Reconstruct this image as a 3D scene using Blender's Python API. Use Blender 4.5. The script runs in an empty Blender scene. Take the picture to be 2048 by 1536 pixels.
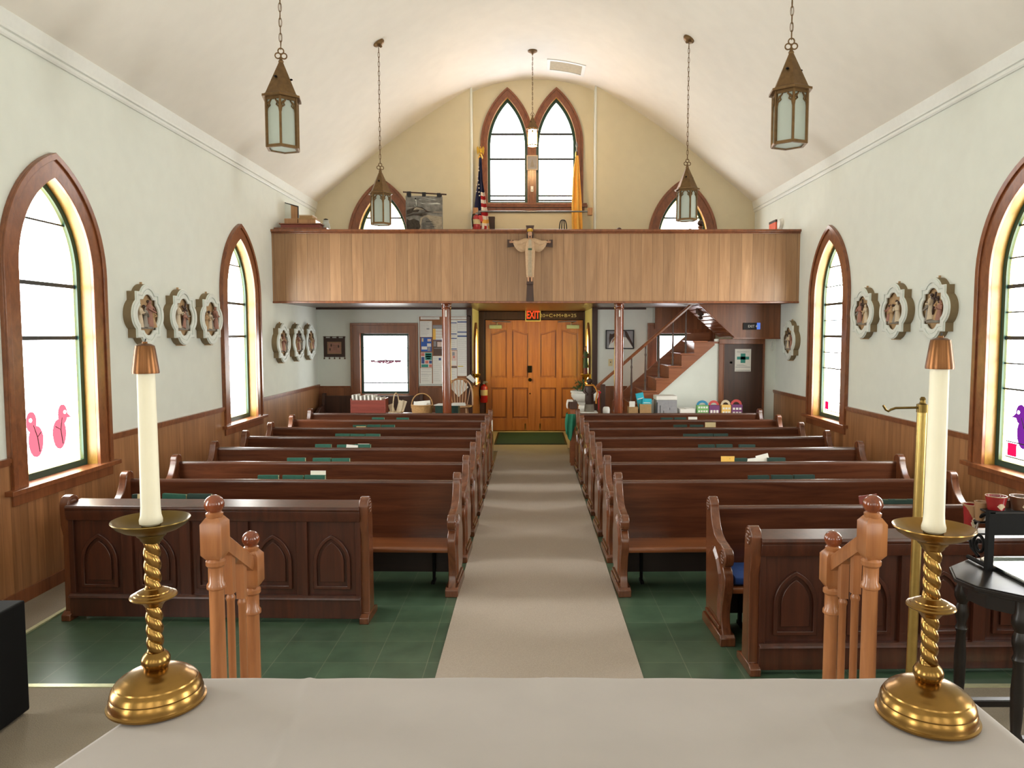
import bpy, bmesh, math, random
from mathutils import Vector, Matrix, Euler
random.seed(7)
SC = bpy.context.scene
COL = SC.collection
PI = math.pi
R = math.radians

# ------------------------------------------------------------------ camera, world, lights, exposure
F = 1480.0                      # focal length in pixels of the 2048 x 1536 frame
CX, CY = 1060.0, 768.0
PITCH = math.atan(100.0 / F)
CAM_Z = 1.85
cam_data = bpy.data.cameras.new('camera')
cam_data.sensor_width = 36.0
cam_data.lens = F / 2048.0 * 36.0
cam_data.shift_x = -(CX - 1024.0) / 2048.0
cam_data.clip_start = 0.02
cam = bpy.data.objects.new('camera', cam_data)
COL.objects.link(cam)
cam.location = (0, 0, CAM_Z)
cam.rotation_euler = (PI / 2 - PITCH, 0, 0)
SC.camera = cam

world = bpy.data.worlds.new('daylight')
SC.world = world
world.use_nodes = True
bg = world.node_tree.nodes['Background']
bg.inputs[0].default_value = (0.75, 0.87, 1.0, 1)
bg.inputs[1].default_value = 0.6

SC.view_settings.view_transform = 'Standard'
SC.view_settings.look = 'None'
SC.view_settings.gamma = 1.0
SC.view_settings.use_curve_mapping = False
SC.view_settings.exposure = 1.12
SC.cycles.use_denoising = True
SC.cycles.max_bounces = 10
SC.cycles.diffuse_bounces = 6
SC.cycles.sample_clamp_indirect = 6.0

GLASS_SIDE = 9.0        # daylight through the stained glass of the side walls
GLASS_BACK = 5.0        # through the glass of the door wall
GLASS_FRONT_FILL = 1.7       # fill light from unseen windows added behind the camera
GLASS_LOBBY = 6.0       # amber lancets beside the doors
LAMP_WARM = 45.0        # the one lantern that is switched on


def at(px, py, y):
    """the point of the nave at distance y that the photograph shows at pixel (px, py)"""
    c, s = math.cos(PITCH), math.sin(PITCH)
    u, v = (px - CX) / F, (CY - py) / F
    d = Vector((u, c + v * s, -s + v * c))
    k = y / d.y
    return Vector((d.x * k, y, CAM_Z + d.z * k))


# ------------------------------------------------------------------ materials
MATS = {}


def new_mat(name):
    m = bpy.data.materials.new(name)
    m.use_nodes = True
    MATS[name] = m
    nt = m.node_tree
    return m, nt, nt.nodes['Principled BSDF']


def rgb(c):
    """sRGB 0-255 to linear"""
    out = []
    for v in c[:3]:
        v = v / 255.0
        out.append(v / 12.92 if v <= 0.04045 else ((v + 0.055) / 1.055) ** 2.4)
    return tuple(out) + (1.0,)


def plain(name, c, rough=0.6, metal=0.0, vary=0.08, scale=25.0, bump=0.0, coat=0.0, spec=0.5):
    m, nt, b = new_mat(name)
    b.inputs['Roughness'].default_value = rough
    b.inputs['Metallic'].default_value = metal
    b.inputs['Specular IOR Level'].default_value = spec
    if coat:
        b.inputs['Coat Weight'].default_value = coat
        b.inputs['Coat Roughness'].default_value = 0.15
    tc = nt.nodes.new('ShaderNodeTexCoord')
    no = nt.nodes.new('ShaderNodeTexNoise')
    no.inputs['Scale'].default_value = scale
    no.inputs['Detail'].default_value = 4
    nt.links.new(tc.outputs['Object'], no.inputs['Vector'])
    ra = nt.nodes.new('ShaderNodeValToRGB')
    a = rgb(c)
    ra.color_ramp.elements[0].position = 0.3
    ra.color_ramp.elements[1].position = 0.7
    ra.color_ramp.elements[0].color = tuple(max(0, x * (1 - vary)) for x in a[:3]) + (1,)
    ra.color_ramp.elements[1].color = tuple(min(1, x * (1 + vary)) for x in a[:3]) + (1,)
    nt.links.new(no.outputs['Fac'], ra.inputs['Fac'])
    nt.links.new(ra.outputs['Color'], b.inputs['Base Color'])
    if bump:
        bu = nt.nodes.new('ShaderNodeBump')
        bu.inputs['Strength'].default_value = bump
        bu.inputs['Distance'].default_value = 0.01
        nt.links.new(no.outputs['Fac'], bu.inputs['Height'])
        nt.links.new(bu.outputs['Normal'], b.inputs['Normal'])
    return m


def wood(name, c1, c2, axis='Z', rough=0.35, scale=18.0, stretch=0.07, plank=None, joint=0.55, coat=0.15, rough2=None):
    """varnished wood: fibres along AXIS; plank = (axis, width) cuts it into boards with their own tone and a worn joint"""
    m, nt, b = new_mat(name)
    L = nt.links.new
    tc = nt.nodes.new('ShaderNodeTexCoord')
    mp = nt.nodes.new('ShaderNodeMapping')
    sc = [scale] * 3
    sc['XYZ'.index(axis)] = scale * stretch
    mp.inputs['Scale'].default_value = sc
    oi = nt.nodes.new('ShaderNodeObjectInfo')
    ad = nt.nodes.new('ShaderNodeVectorMath')
    ad.operation = 'ADD'
    ml = nt.nodes.new('ShaderNodeMath')
    ml.operation = 'MULTIPLY'
    ml.inputs[1].default_value = 9.0
    L(oi.outputs['Random'], ml.inputs[0])
    L(tc.outputs['Object'], ad.inputs[0])
    L(ml.outputs[0], ad.inputs[1])
    vec = ad.outputs[0]
    tone = None
    if plank:
        sp = nt.nodes.new('ShaderNodeSeparateXYZ')
        L(tc.outputs['Object'], sp.inputs[0])
        dv = nt.nodes.new('ShaderNodeMath')
        dv.operation = 'DIVIDE'
        dv.inputs[1].default_value = plank[1]
        L(sp.outputs['XYZ'.index(plank[0])], dv.inputs[0])
        fl = nt.nodes.new('ShaderNodeMath')
        fl.operation = 'FLOOR'
        L(dv.outputs[0], fl.inputs[0])
        wn = nt.nodes.new('ShaderNodeTexWhiteNoise')
        wn.noise_dimensions = '1D'
        L(fl.outputs[0], wn.inputs['W'])
        fr = nt.nodes.new('ShaderNodeMath')
        fr.operation = 'FRACT'
        L(dv.outputs[0], fr.inputs[0])
        pp = nt.nodes.new('ShaderNodeMath')
        pp.operation = 'PINGPONG'
        pp.inputs[1].default_value = 0.5
        L(fr.outputs[0], pp.inputs[0])
        jt = nt.nodes.new('ShaderNodeMath')
        jt.operation = 'LESS_THAN'
        jt.inputs[1].default_value = 0.02
        L(pp.outputs[0], jt.inputs[0])
        a2 = nt.nodes.new('ShaderNodeVectorMath')
        a2.operation = 'ADD'
        m2 = nt.nodes.new('ShaderNodeMath')
        m2.operation = 'MULTIPLY'
        m2.inputs[1].default_value = 7.0
        L(wn.outputs['Value'], m2.inputs[0])
        L(vec, a2.inputs[0])
        L(m2.outputs[0], a2.inputs[1])
        vec = a2.outputs[0]
        tone = (wn.outputs['Value'], jt.outputs[0])
    L(vec, mp.inputs['Vector'])
    no = nt.nodes.new('ShaderNodeTexNoise')
    no.inputs['Scale'].default_value = 1.0
    no.inputs['Detail'].default_value = 6
    no.inputs['Roughness'].default_value = 0.65
    no.inputs['Distortion'].default_value = 0.6
    L(mp.outputs[0], no.inputs['Vector'])
    ra = nt.nodes.new('ShaderNodeValToRGB')
    ra.color_ramp.elements[0].position = 0.28
    ra.color_ramp.elements[1].position = 0.72
    ra.color_ramp.elements[0].color = rgb(c1)
    ra.color_ramp.elements[1].color = rgb(c2)
    L(no.outputs['Fac'], ra.inputs['Fac'])
    col = ra.outputs['Color']
    bu = nt.nodes.new('ShaderNodeBump')
    bu.inputs['Strength'].default_value = 0.12
    bu.inputs['Distance'].default_value = 0.004
    L(no.outputs['Fac'], bu.inputs['Height'])
    nrm = bu.outputs['Normal']
    if tone:
        hv = nt.nodes.new('ShaderNodeHueSaturation')
        mr = nt.nodes.new('ShaderNodeMapRange')
        mr.inputs['To Min'].default_value = 0.86
        mr.inputs['To Max'].default_value = 1.12
        L(tone[0], mr.inputs['Value'])
        L(mr.outputs[0], hv.inputs['Value'])
        L(col, hv.inputs['Color'])
        mx = nt.nodes.new('ShaderNodeMix')
        mx.data_type = 'RGBA'
        mx.blend_type = 'MULTIPLY'
        L(tone[1], mx.inputs['Factor'])
        L(hv.outputs['Color'], mx.inputs['A'])
        mx.inputs['B'].default_value = (joint, joint, joint, 1)
        col = mx.outputs['Result']
    L(col, b.inputs['Base Color'])
    L(nrm, b.inputs['Normal'])
    b.inputs['Roughness'].default_value = rough
    b.inputs['Coat Weight'].default_value = coat
    b.inputs['Coat Roughness'].default_value = 0.2
    return m


def emit(name, c, strength, vary=None, scale=3.0):
    """glass or a screen that gives off light"""
    m, nt, b = new_mat(name)
    nt.nodes.remove(b)
    e = nt.nodes.new('ShaderNodeEmission')
    e.inputs['Strength'].default_value = strength
    e.inputs['Color'].default_value = rgb(c)
    if vary:
        tc = nt.nodes.new('ShaderNodeTexCoord')
        vo = nt.nodes.new('ShaderNodeTexVoronoi')
        vo.inputs['Scale'].default_value = scale
        nt.links.new(tc.outputs['Object'], vo.inputs['Vector'])
        ra = nt.nodes.new('ShaderNodeValToRGB')
        els = ra.color_ramp.elements
        ra.color_ramp.interpolation = 'CONSTANT'
        els[0].color = rgb(vary[0])
        els[1].color = rgb(vary[-1])
        els[1].position = 1.0 - 1.0 / len(vary)
        for i, v in enumerate(vary[1:-1]):
            el = els.new((i + 1) / len(vary))
            el.color = rgb(v)
        sp = nt.nodes.new('ShaderNodeSeparateColor')
        nt.links.new(vo.outputs['Color'], sp.inputs[0])
        nt.links.new(sp.outputs[0], ra.inputs['Fac'])
        nt.links.new(ra.outputs['Color'], e.inputs['Color'])
    nt.links.new(e.outputs[0], nt.nodes['Material Output'].inputs['Surface'])
    return m


plain('plaster', (224, 229, 221), 0.85, vary=0.02, scale=6)
plain('ceiling_plaster', (236, 232, 222), 0.9, vary=0.02, scale=5)
plain('lobby_plaster', (206, 202, 160), 0.85, vary=0.02, scale=6)
plain('gable_plaster', (216, 207, 178), 0.85, vary=0.02, scale=6)
plain('white_trim', (226, 229, 224), 0.5, vary=0.02)
wood('oak_planks', (146, 108, 74), (178, 138, 100), 'Z', 0.42, plank=('X', 0.151), joint=0.6)
wood('wainscot_side', (134, 90, 56), (170, 120, 78), 'Z', 0.38, plank=('Y', 0.083), joint=0.6)
wood('wainscot_back', (112, 68, 42), (146, 92, 58), 'Z', 0.38, plank=('X', 0.083), joint=0.6)
wood('pew_wood', (60, 30, 18), (98, 55, 34), 'X', 0.25, coat=0.3)
wood('pew_seat_lit_wood', (96, 52, 28), (140, 82, 46), 'X', 0.3, coat=0.2)  # lighter than the backs: window light on the seats painted into the colour
wood('under_seat_shade', (30, 18, 13), (46, 28, 20), 'X', 0.6, coat=0.0)  # near-black: the shade below the seats is put into the board's colour
wood('pew_end_wood', (76, 40, 23), (120, 70, 42), 'Z', 0.24, coat=0.35)
wood('screen_wood', (50, 24, 15), (82, 42, 27), 'Z', 0.32, coat=0.12)
wood('casing_wood', (106, 58, 32), (146, 88, 52), 'Z', 0.3, coat=0.3)
wood('casing_arch_wood', (106, 58, 32), (146, 88, 52), 'Z', 0.3, coat=0.3, stretch=0.5)
wood('dark_wood', (48, 27, 18), (76, 44, 29), 'Z', 0.42, coat=0.08)
wood('reveal_glow_wood', (132, 96, 34), (166, 128, 52), 'Z', 0.4, coat=0.1, stretch=0.5)  # golden glow from the amber glass painted into the reveal colour
wood('soffit_wood', (74, 46, 34), (104, 66, 48), 'X', 0.35, plank=('Y', 0.09), coat=0.3)
wood('door_wood', (146, 84, 40), (188, 120, 60), 'Z', 0.3, scale=14, coat=0.3)
wood('stair_wood', (128, 72, 44), (166, 102, 66), 'X', 0.3, coat=0.3)
wood('rail_oak', (138, 84, 48), (180, 120, 74), 'Z', 0.3, coat=0.35)
wood('post_wood', (92, 40, 18), (140, 70, 36), 'Z', 0.15, coat=0.7)
wood('ebony', (9, 6, 6), (20, 13, 12), 'X', 0.38, coat=0.05)
wood('red_wood', (120, 50, 40), (150, 70, 56), 'X', 0.4)
wood('light_wood', (160, 112, 72), (196, 150, 104), 'Z', 0.4)
plain('runner', (170, 158, 146), 0.95, vary=0.1, scale=160, bump=0.35)
plain('carpet', (136, 126, 110), 0.97, vary=0.12, scale=180, bump=0.4)
plain('mat_green', (16, 56, 54), 0.9, vary=0.15, scale=120, bump=0.4)
plain('mat_edge', (20, 34, 30), 0.6)
plain('brass', (148, 114, 62), 0.25, 1.0, vary=0.22, scale=14)
plain('old_brass', (112, 92, 50), 0.34, 1.0, vary=0.25, scale=14)
plain('follower_copper', (112, 76, 48), 0.33, 1.0, vary=0.08, scale=12)
plain('pale_brass', (186, 160, 96), 0.3, 1.0, vary=0.08)
plain('bronze', (116, 90, 58), 0.45, 0.75, vary=0.18, scale=30)
plain('iron', (7, 7, 7), 0.65, 0.0, spec=0.18)
plain('steel', (140, 142, 140), 0.35, 1.0)
plain('silver', (160, 166, 164), 0.2, 1.0)
plain('candle_wax', (226, 220, 196), 0.45, vary=0.02)
plain('altar_linen', (174, 168, 165), 0.9, vary=0.03, scale=9, bump=0.08)
plain('black_vinyl', (7, 7, 8), 0.7, spec=0.15)
plain('hymnal_green', (22, 84, 68), 0.55, vary=0.15)
plain('hymnal_dark', (18, 52, 44), 0.55, vary=0.15)
plain('tapestry_grey', (132, 132, 128), 0.95, vary=0.35, scale=14)
plain('tapestry_dark', (74, 68, 62), 0.95, vary=0.5, scale=22)
plain('tapestry_sand', (172, 164, 146), 0.95, vary=0.22, scale=18)
plain('tunic_beige', (178, 160, 134), 0.75, vary=0.08, scale=40)
plain('vent_plate', (176, 166, 140), 0.8)
plain('paper', (232, 231, 224), 0.85, vary=0.02)
plain('cream_paper', (222, 206, 160), 0.85, vary=0.03)
plain('plaque_white', (218, 224, 218), 0.55, vary=0.03)
plain('plaque_side', (128, 110, 80), 0.7, vary=0.06)
plain('robe_tan', (190, 158, 124), 0.75, vary=0.1, scale=40)
plain('relief_tan', (180, 148, 108), 0.75, vary=0.12)
plain('relief_cream', (204, 188, 162), 0.7, vary=0.1)
plain('relief_rose', (160, 116, 100), 0.7, vary=0.1)
plain('relief_grey', (142, 136, 126), 0.7, vary=0.1)
plain('relief_dark', (70, 52, 44), 0.7, vary=0.1)
plain('skin', (196, 150, 116), 0.6, vary=0.04)
plain('sash_green', (28, 66, 58), 0.4, vary=0.05)
plain('lead', (58, 62, 64), 0.5, 0.4)
plain('cord_teal', (60, 150, 140), 0.4)
plain('red_metal', (178, 26, 30), 0.3, coat=0.5)
plain('red_cloth', (170, 28, 38), 0.8)
plain('white_cloth', (232, 226, 216), 0.8)
plain('navy_cloth', (28, 34, 72), 0.8)
plain('yellow_cloth', (242, 194, 96), 0.8, vary=0.05)
plain('gold', (214, 170, 70), 0.3, 1.0)
plain('wicker', (186, 144, 92), 0.7, vary=0.2, scale=60, bump=0.5)
plain('wicker_pale', (208, 186, 148), 0.7, vary=0.2, scale=60, bump=0.5)
plain('carton', (170, 136, 92), 0.8)
plain('cyan_print', (44, 174, 196), 0.5)
plain('blue_print', (44, 92, 176), 0.6)
plain('navy_print', (60, 84, 140), 0.6)
plain('teal_print', (46, 140, 128), 0.6)
plain('salmon_print', (206, 124, 112), 0.6)
plain('yellow_print', (216, 190, 70), 0.6)
plain('pink_paper', (226, 204, 194), 0.8)
plain('black_print', (30, 30, 34), 0.6)
plain('grey_print', (150, 150, 154), 0.7)
plain('brown_print', (96, 76, 66), 0.7)
plain('cork', (150, 104, 72), 0.9, vary=0.15, scale=90)
plain('marble', (232, 230, 222), 0.35, vary=0.03)
plain('leaf', (34, 78, 34), 0.6, vary=0.25)
plain('statue_dark', (58, 36, 28), 0.5)
plain('blue_cushion', (30, 64, 130), 0.85, vary=0.1)
plain('green_cloth', (36, 120, 92), 0.8)
plain('bag_green', (120, 176, 106), 0.6)
plain('bag_purple', (116, 60, 112), 0.6)
plain('bag_yellow', (232, 190, 104), 0.6)
plain('bag_blue', (46, 130, 170), 0.6)
plain('bag_red', (196, 72, 70), 0.6)
plain('mug_red', (132, 26, 30), 0.25, coat=0.4)
plain('mug_brown', (92, 62, 44), 0.3, coat=0.4)
plain('mug_tan', (150, 116, 84), 0.35, coat=0.3)
plain('orange_cord', (212, 140, 54), 0.8)
plain('robe_green', (60, 84, 60), 0.6)
plain('robe_red', (120, 62, 62), 0.6)
plain('orange_sign', (232, 92, 50), 0.5)
plain('plastic_white', (232, 232, 226), 0.4)
plain('closer_metal', (176, 190, 168), 0.4, 0.4)
plain('strip_metal', (214, 216, 176), 0.35, 0.6)
emit('lamp_lit_glass', (255, 206, 142), LAMP_WARM)
SIDE_TINTS = [(255, 251, 248), (234, 255, 240), (252, 244, 255), (234, 249, 255), (255, 248, 238)]
emit('side_glass', (255, 255, 255), GLASS_SIDE, SIDE_TINTS, 5.0)
emit('back_glass', (255, 255, 255), GLASS_BACK, SIDE_TINTS, 5.0)
emit('amber_glass', (255, 226, 150), GLASS_SIDE * 0.6)
emit('green_glass', (70, 190, 150), GLASS_SIDE * 0.4)
emit('lobby_glass', (255, 228, 120), GLASS_LOBBY)
emit('front_fill_glass', (255, 255, 255), GLASS_FRONT_FILL, SIDE_TINTS, 5.0)
emit('red_glass', (226, 110, 128), 0.75)
emit('purple_glass', (120, 40, 150), 0.55)
emit('mauve_glass', (150, 96, 112), 0.4)
emit('crimson_glass', (220, 20, 70), 0.9)
emit('exit_letters', (255, 84, 40), 0.5)
emit('blue_led', (110, 150, 255), 0.35)


def frosted():
    m, nt, b = new_mat('frosted_glass')
    b.inputs['Base Color'].default_value = rgb((222, 226, 220))
    b.inputs['Roughness'].default_value = 0.35
    tr = nt.nodes.new('ShaderNodeBsdfTranslucent')
    tr.inputs['Color'].default_value = rgb((230, 238, 232))
    mx = nt.nodes.new('ShaderNodeMixShader')
    mx.inputs[0].default_value = 0.55
    nt.links.new(b.outputs[0], mx.inputs[1])
    nt.links.new(tr.outputs[0], mx.inputs[2])
    nt.links.new(mx.outputs[0], nt.nodes['Material Output'].inputs['Surface'])


frosted()


def tiles():
    """old green floor tiles, nine inches square, waxed and worn"""
    m, nt, b = new_mat('green_tiles')
    L = nt.links.new
    tc = nt.nodes.new('ShaderNodeTexCoord')
    br = nt.nodes.new('ShaderNodeTexBrick')
    br.offset = 0.0
    br.inputs['Scale'].default_value = 1.0
    br.inputs['Brick Width'].default_value = 0.29
    br.inputs['Row Height'].default_value = 0.29
    br.inputs['Mortar Size'].default_value = 0.0022
    br.inputs['Color1'].default_value = rgb((66, 88, 70))
    br.inputs['Color2'].default_value = rgb((76, 98, 78))
    br.inputs['Mortar'].default_value = rgb((108, 118, 98))
    L(tc.outputs['Object'], br.inputs['Vector'])
    no = nt.nodes.new('ShaderNodeTexNoise')
    no.inputs['Scale'].default_value = 7.0
    no.inputs['Detail'].default_value = 8
    L(tc.outputs['Object'], no.inputs['Vector'])
    mx = nt.nodes.new('ShaderNodeMix')
    mx.data_type = 'RGBA'
    mx.blend_type = 'MULTIPLY'
    mx.inputs['Factor'].default_value = 1.0
    wr = nt.nodes.new('ShaderNodeMapRange')
    wr.inputs['From Min'].default_value = 0.3
    wr.inputs['From Max'].default_value = 0.7
    wr.inputs['To Min'].default_value = 0.8
    wr.inputs['To Max'].default_value = 1.15
    L(no.outputs['Fac'], wr.inputs['Value'])
    L(br.outputs['Color'], mx.inputs['A'])
    L(wr.outputs[0], mx.inputs['B'])
    L(mx.outputs['Result'], b.inputs['Base Color'])
    b.inputs['Roughness'].default_value = 0.28


tiles()


# ------------------------------------------------------------------ mesh helpers
class MB:
    """collects simple shapes and links them as ONE mesh object"""

    def __init__(s):
        s.v, s.f, s.m = [], [], []

    def add(s, vs, fs, mi=0):
        k = len(s.v)
        s.v += [tuple(p) for p in vs]
        for f in fs:
            s.f.append([i + k for i in f])
            s.m.append(mi)
        return s

    def box(s, x0, y0, z0, x1, y1, z1, mi=0):
        vs = [(x, y, z) for x in (x0, x1) for y in (y0, y1) for z in (z0, z1)]
        return s.add(vs, [(0, 1, 3, 2), (4, 6, 7, 5), (0, 4, 5, 1), (2, 3, 7, 6), (0, 2, 6, 4), (1, 5, 7, 3)], mi)

    def obox(s, c, size, M=None, mi=0):
        """box round C, turned by a 3x3 or Euler"""
        h = [d / 2 for d in size]
        vs = [Vector((x, y, z)) for x in (-h[0], h[0]) for y in (-h[1], h[1]) for z in (-h[2], h[2])]
        if M is not None:
            Mx = M.to_matrix() if isinstance(M, Euler) else M
            vs = [Mx @ v for v in vs]
        c = Vector(c)
        return s.add([v + c for v in vs], [(0, 1, 3, 2), (4, 6, 7, 5), (0, 4, 5, 1), (2, 3, 7, 6), (0, 2, 6, 4), (1, 5, 7, 3)], mi)

    @staticmethod
    def _p(axis, a, p):
        if axis == 'x':
            return (a, p[0], p[1])
        if axis == 'y':
            return (p[0], a, p[1])
        return (p[0], p[1], a)

    def prism(s, o, axis, a0, a1, mi=0):
        n = len(o)
        vs = [s._p(axis, a0, p) for p in o] + [s._p(axis, a1, p) for p in o]
        fs = [list(range(n)), list(range(2 * n - 1, n - 1, -1))]
        fs += [(i, (i + 1) % n, n + (i + 1) % n, n + i) for i in range(n)]
        return s.add(vs, fs, mi)

    def face(s, o, axis, a, mi=0):
        return s.add([s._p(axis, a, p) for p in o], [list(range(len(o)))], mi)

    def ring(s, o, i, axis, a0, a1, closed=True, mi=0):
        """solid band between two outlines with the same number of points"""
        n = len(o)
        vs = [s._p(axis, a0, p) for p in o] + [s._p(axis, a0, p) for p in i] + [s._p(axis, a1, p) for p in o] + [s._p(axis, a1, p) for p in i]
        fs = []
        for k in range(n if closed else n - 1):
            j = (k + 1) % n
            fs += [(k, j, n + j, n + k), (2 * n + k, 3 * n + k, 3 * n + j, 2 * n + j), (k, 2 * n + k, 2 * n + j, j), (n + k, n + j, 3 * n + j, 3 * n + k)]
        if not closed:
            for k in (0, n - 1):
                fs.append((k, n + k, 3 * n + k, 2 * n + k))
        return s.add(vs, fs, mi)

    def sweep(s, o, axis, a0, a1, closed=False, mi=0):
        n = len(o)
        vs = [s._p(axis, a0, p) for p in o] + [s._p(axis, a1, p) for p in o]
        return s.add(vs, [(k, (k + 1) % n, n + (k + 1) % n, n + k) for k in range(n if closed else n - 1)], mi)

    def lathe(s, prof, seg=32, c=(0, 0, 0), sx=1.0, sy=1.0, mi=0, rot=0.0, M=None):
        vs, fs = [], []
        n = len(prof)
        for r, z in prof:
            for k in range(seg):
                a = 2 * PI * k / seg + rot
                p = Vector((r * math.cos(a) * sx, r * math.sin(a) * sy, z))
                if M is not None:
                    p = M @ p
                vs.append((p.x + c[0], p.y + c[1], p.z + c[2]))
        for i in range(n - 1):
            for k in range(seg):
                j = (k + 1) % seg
                fs.append((i * seg + k, i * seg + j, (i + 1) * seg + j, (i + 1) * seg + k))
        fs.append(list(range(seg - 1, -1, -1)))
        fs.append([(n - 1) * seg + k for k in range(seg)])
        return s.add(vs, fs, mi)

    def tube(s, pts, r, seg=10, closed=False, mi=0):
        pts = [Vector(p) for p in pts]
        n = len(pts)
        rr = r if isinstance(r, (list, tuple)) else [r] * n
        vs, fs = [], []
        up = Vector((0, 0, 1))
        prev = None
        for i, p in enumerate(pts):
            if closed:
                t = pts[(i + 1) % n] - pts[i - 1]
            else:
                t = pts[min(i + 1, n - 1)] - pts[max(i - 1, 0)]
            t.normalize()
            if prev is None:
                a = up if abs(t.z) < 0.9 else Vector((1, 0, 0))
                u = t.cross(a).normalized()
            else:
                u = (prev - t * prev.dot(t)).normalized()
            prev = u
            w = t.cross(u)
            for k in range(seg):
                a = 2 * PI * k / seg
                q = p + (u * math.cos(a) + w * math.sin(a)) * rr[i]
                vs.append(tuple(q))
        for i in range(n if closed else n - 1):
            i2 = (i + 1) % n
            for k in range(seg):
                j = (k + 1) % seg
                fs.append((i * seg + k, i * seg + j, i2 * seg + j, i2 * seg + k))
        if not closed:
            fs.append(list(range(seg - 1, -1, -1)))
            fs.append([(n - 1) * seg + k for k in range(seg)])
        return s.add(vs, fs, mi)

    def ball(s, c, r, seg=20, rings=12, mi=0):
        if not isinstance(r, (tuple, list)):
            r = (r, r, r)
        vs = [(c[0], c[1], c[2] - r[2])]
        fs = []
        for i in range(1, rings):
            a = -PI / 2 + PI * i / rings
            for k in range(seg):
                b = 2 * PI * k / seg
                vs.append((c[0] + r[0] * math.cos(a) * math.cos(b), c[1] + r[1] * math.cos(a) * math.sin(b), c[2] + r[2] * math.sin(a)))
        vs.append((c[0], c[1], c[2] + r[2]))
        top = len(vs) - 1
        for k in range(seg):
            j = (k + 1) % seg
            fs.append((0, 1 + j, 1 + k))
            fs.append((top, 1 + (rings - 2) * seg + k, 1 + (rings - 2) * seg + j))
            for i in range(rings - 2):
                fs.append((1 + i * seg + k, 1 + i * seg + j, 1 + (i + 1) * seg + j, 1 + (i + 1) * seg + k))
        return s.add(vs, fs, mi)

    def grid(s, fn, nu, nv, mi=None):
        """surface fn(u, v) -> point; mi(u, v) -> material index of a cell"""
        k = len(s.v)
        for j in range(nv + 1):
            for i in range(nu + 1):
                s.v.append(tuple(fn(i / nu, j / nv)))
        for j in range(nv):
            for i in range(nu):
                a = k + j * (nu + 1) + i
                s.f.append([a, a + 1, a + nu + 2, a + nu + 1])
                s.m.append(mi((i + 0.5) / nu, (j + 0.5) / nv) if mi else 0)
        return s

    def build(s, name, mats, parent=None, smooth=35, bevel=0.0, solid=0.0, loc=None):
        me = bpy.data.meshes.new(name)
        me.from_pydata(s.v, [], s.f)
        if isinstance(mats, str):
            mats = [mats]
        for m in mats:
            me.materials.append(MATS[m])
        me.polygons.foreach_set('material_index', s.m)
        bm = bmesh.new()
        bm.from_mesh(me)
        bmesh.ops.recalc_face_normals(bm, faces=bm.faces)
        bm.to_mesh(me)
        bm.free()
        if smooth:
            me.polygons.foreach_set('use_smooth', [True] * len(me.polygons))
            me.set_sharp_from_angle(angle=R(smooth))
        me.update()
        o = bpy.data.objects.new(name, me)
        COL.objects.link(o)
        if parent:
            o.parent = parent
        if loc:
            o.location = loc
        if bevel:
            b = o.modifiers.new('bevel', 'BEVEL')
            b.width = bevel
            b.segments = 2
            b.limit_method = 'ANGLE'
            b.angle_limit = R(40)
        if solid:
            b = o.modifiers.new('solidify', 'SOLIDIFY')
            b.thickness = solid
            b.offset = 0
        return o


def thing(name, label, cat, loc=(0, 0, 0), rot=0.0, group=None):
    o = bpy.data.objects.new(name, None)
    COL.objects.link(o)
    o.empty_display_size = 0.1
    o.location = loc
    o.rotation_euler = rot if isinstance(rot, (tuple, list)) else (0, 0, rot)
    return tag(o, label, cat, group)


def tag(o, label, cat, group=None):
    o['label'] = label
    o['category'] = cat
    if group:
        o['group'] = group
    return o


def struct(o, label=None):
    o['kind'] = 'structure'
    if label:
        o['label'] = label
    return o


def frame_of(name, loc, rot=0.0):
    """an Empty for a piece of the setting that has parts"""
    o = bpy.data.objects.new(name, None)
    COL.objects.link(o)
    o.location = loc
    o.rotation_euler = (0, 0, rot)
    o['kind'] = 'structure'
    return o


KIDS = {}


def kids(o):
    return [c for c in bpy.data.objects if c.parent == o]


def dup(root, loc, rot=None, label=None):
    def cp(o, par):
        c = o.copy()
        COL.objects.link(c)
        if par:
            c.parent = par
        for ch in kids(o):
            cp(ch, c)
        return c
    src = list(kids(root))
    r = root.copy()
    COL.objects.link(r)
    for ch in src:
        cp(ch, r)
    r.location = loc
    if rot is not None:
        r.rotation_euler = rot if isinstance(rot, (tuple, list)) else (0, 0, rot)
    if label:
        r['label'] = label
    return r


def text(body, size, loc, rot, mat, parent=None, name='lettering', depth=0.001, font_scale=(1, 1), fat=0.0):
    cu = bpy.data.curves.new(name, 'FONT')
    cu.body = body
    cu.size = size
    cu.align_x = 'CENTER'
    cu.align_y = 'CENTER'
    cu.extrude = depth
    cu.materials.append(MATS[mat])
    o = bpy.data.objects.new(name, cu)
    COL.objects.link(o)
    if parent:
        o.parent = parent
    o.location = loc
    o.rotation_euler = rot
    o.scale = (font_scale[0], font_scale[1], 1)
    cu.offset = fat
    bpy.context.view_layer.update()
    me = bpy.data.meshes.new_from_object(o.evaluated_get(bpy.context.evaluated_depsgraph_get()))
    q = bpy.data.objects.new(name, me)
    bpy.data.objects.remove(o)
    q.name = name
    COL.objects.link(q)
    q.parent = parent
    q.location = loc
    q.rotation_euler = rot
    q.scale = (font_scale[0], font_scale[1], 1)
    return q


def lerp(a, b, t):
    return a + (b - a) * t


def arch(e, rad, z0, zsp, n=14):
    """pointed arch outline: centres at +-e on the spring line, radius rad; from the foot on +x over the point to the foot on -x"""
    hw = rad - e
    o = [(hw, z0), (hw, zsp)]
    a1 = math.acos(e / rad)
    for k in range(1, n + 1):
        a = a1 * k / n
        o.append((-e + rad * math.cos(a), zsp + rad * math.sin(a)))
    for k in range(n - 1, -1, -1):
        a = a1 * k / n
        o.append((e - rad * math.cos(a), zsp + rad * math.sin(a)))
    o.append((-hw, z0))
    return o


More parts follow.
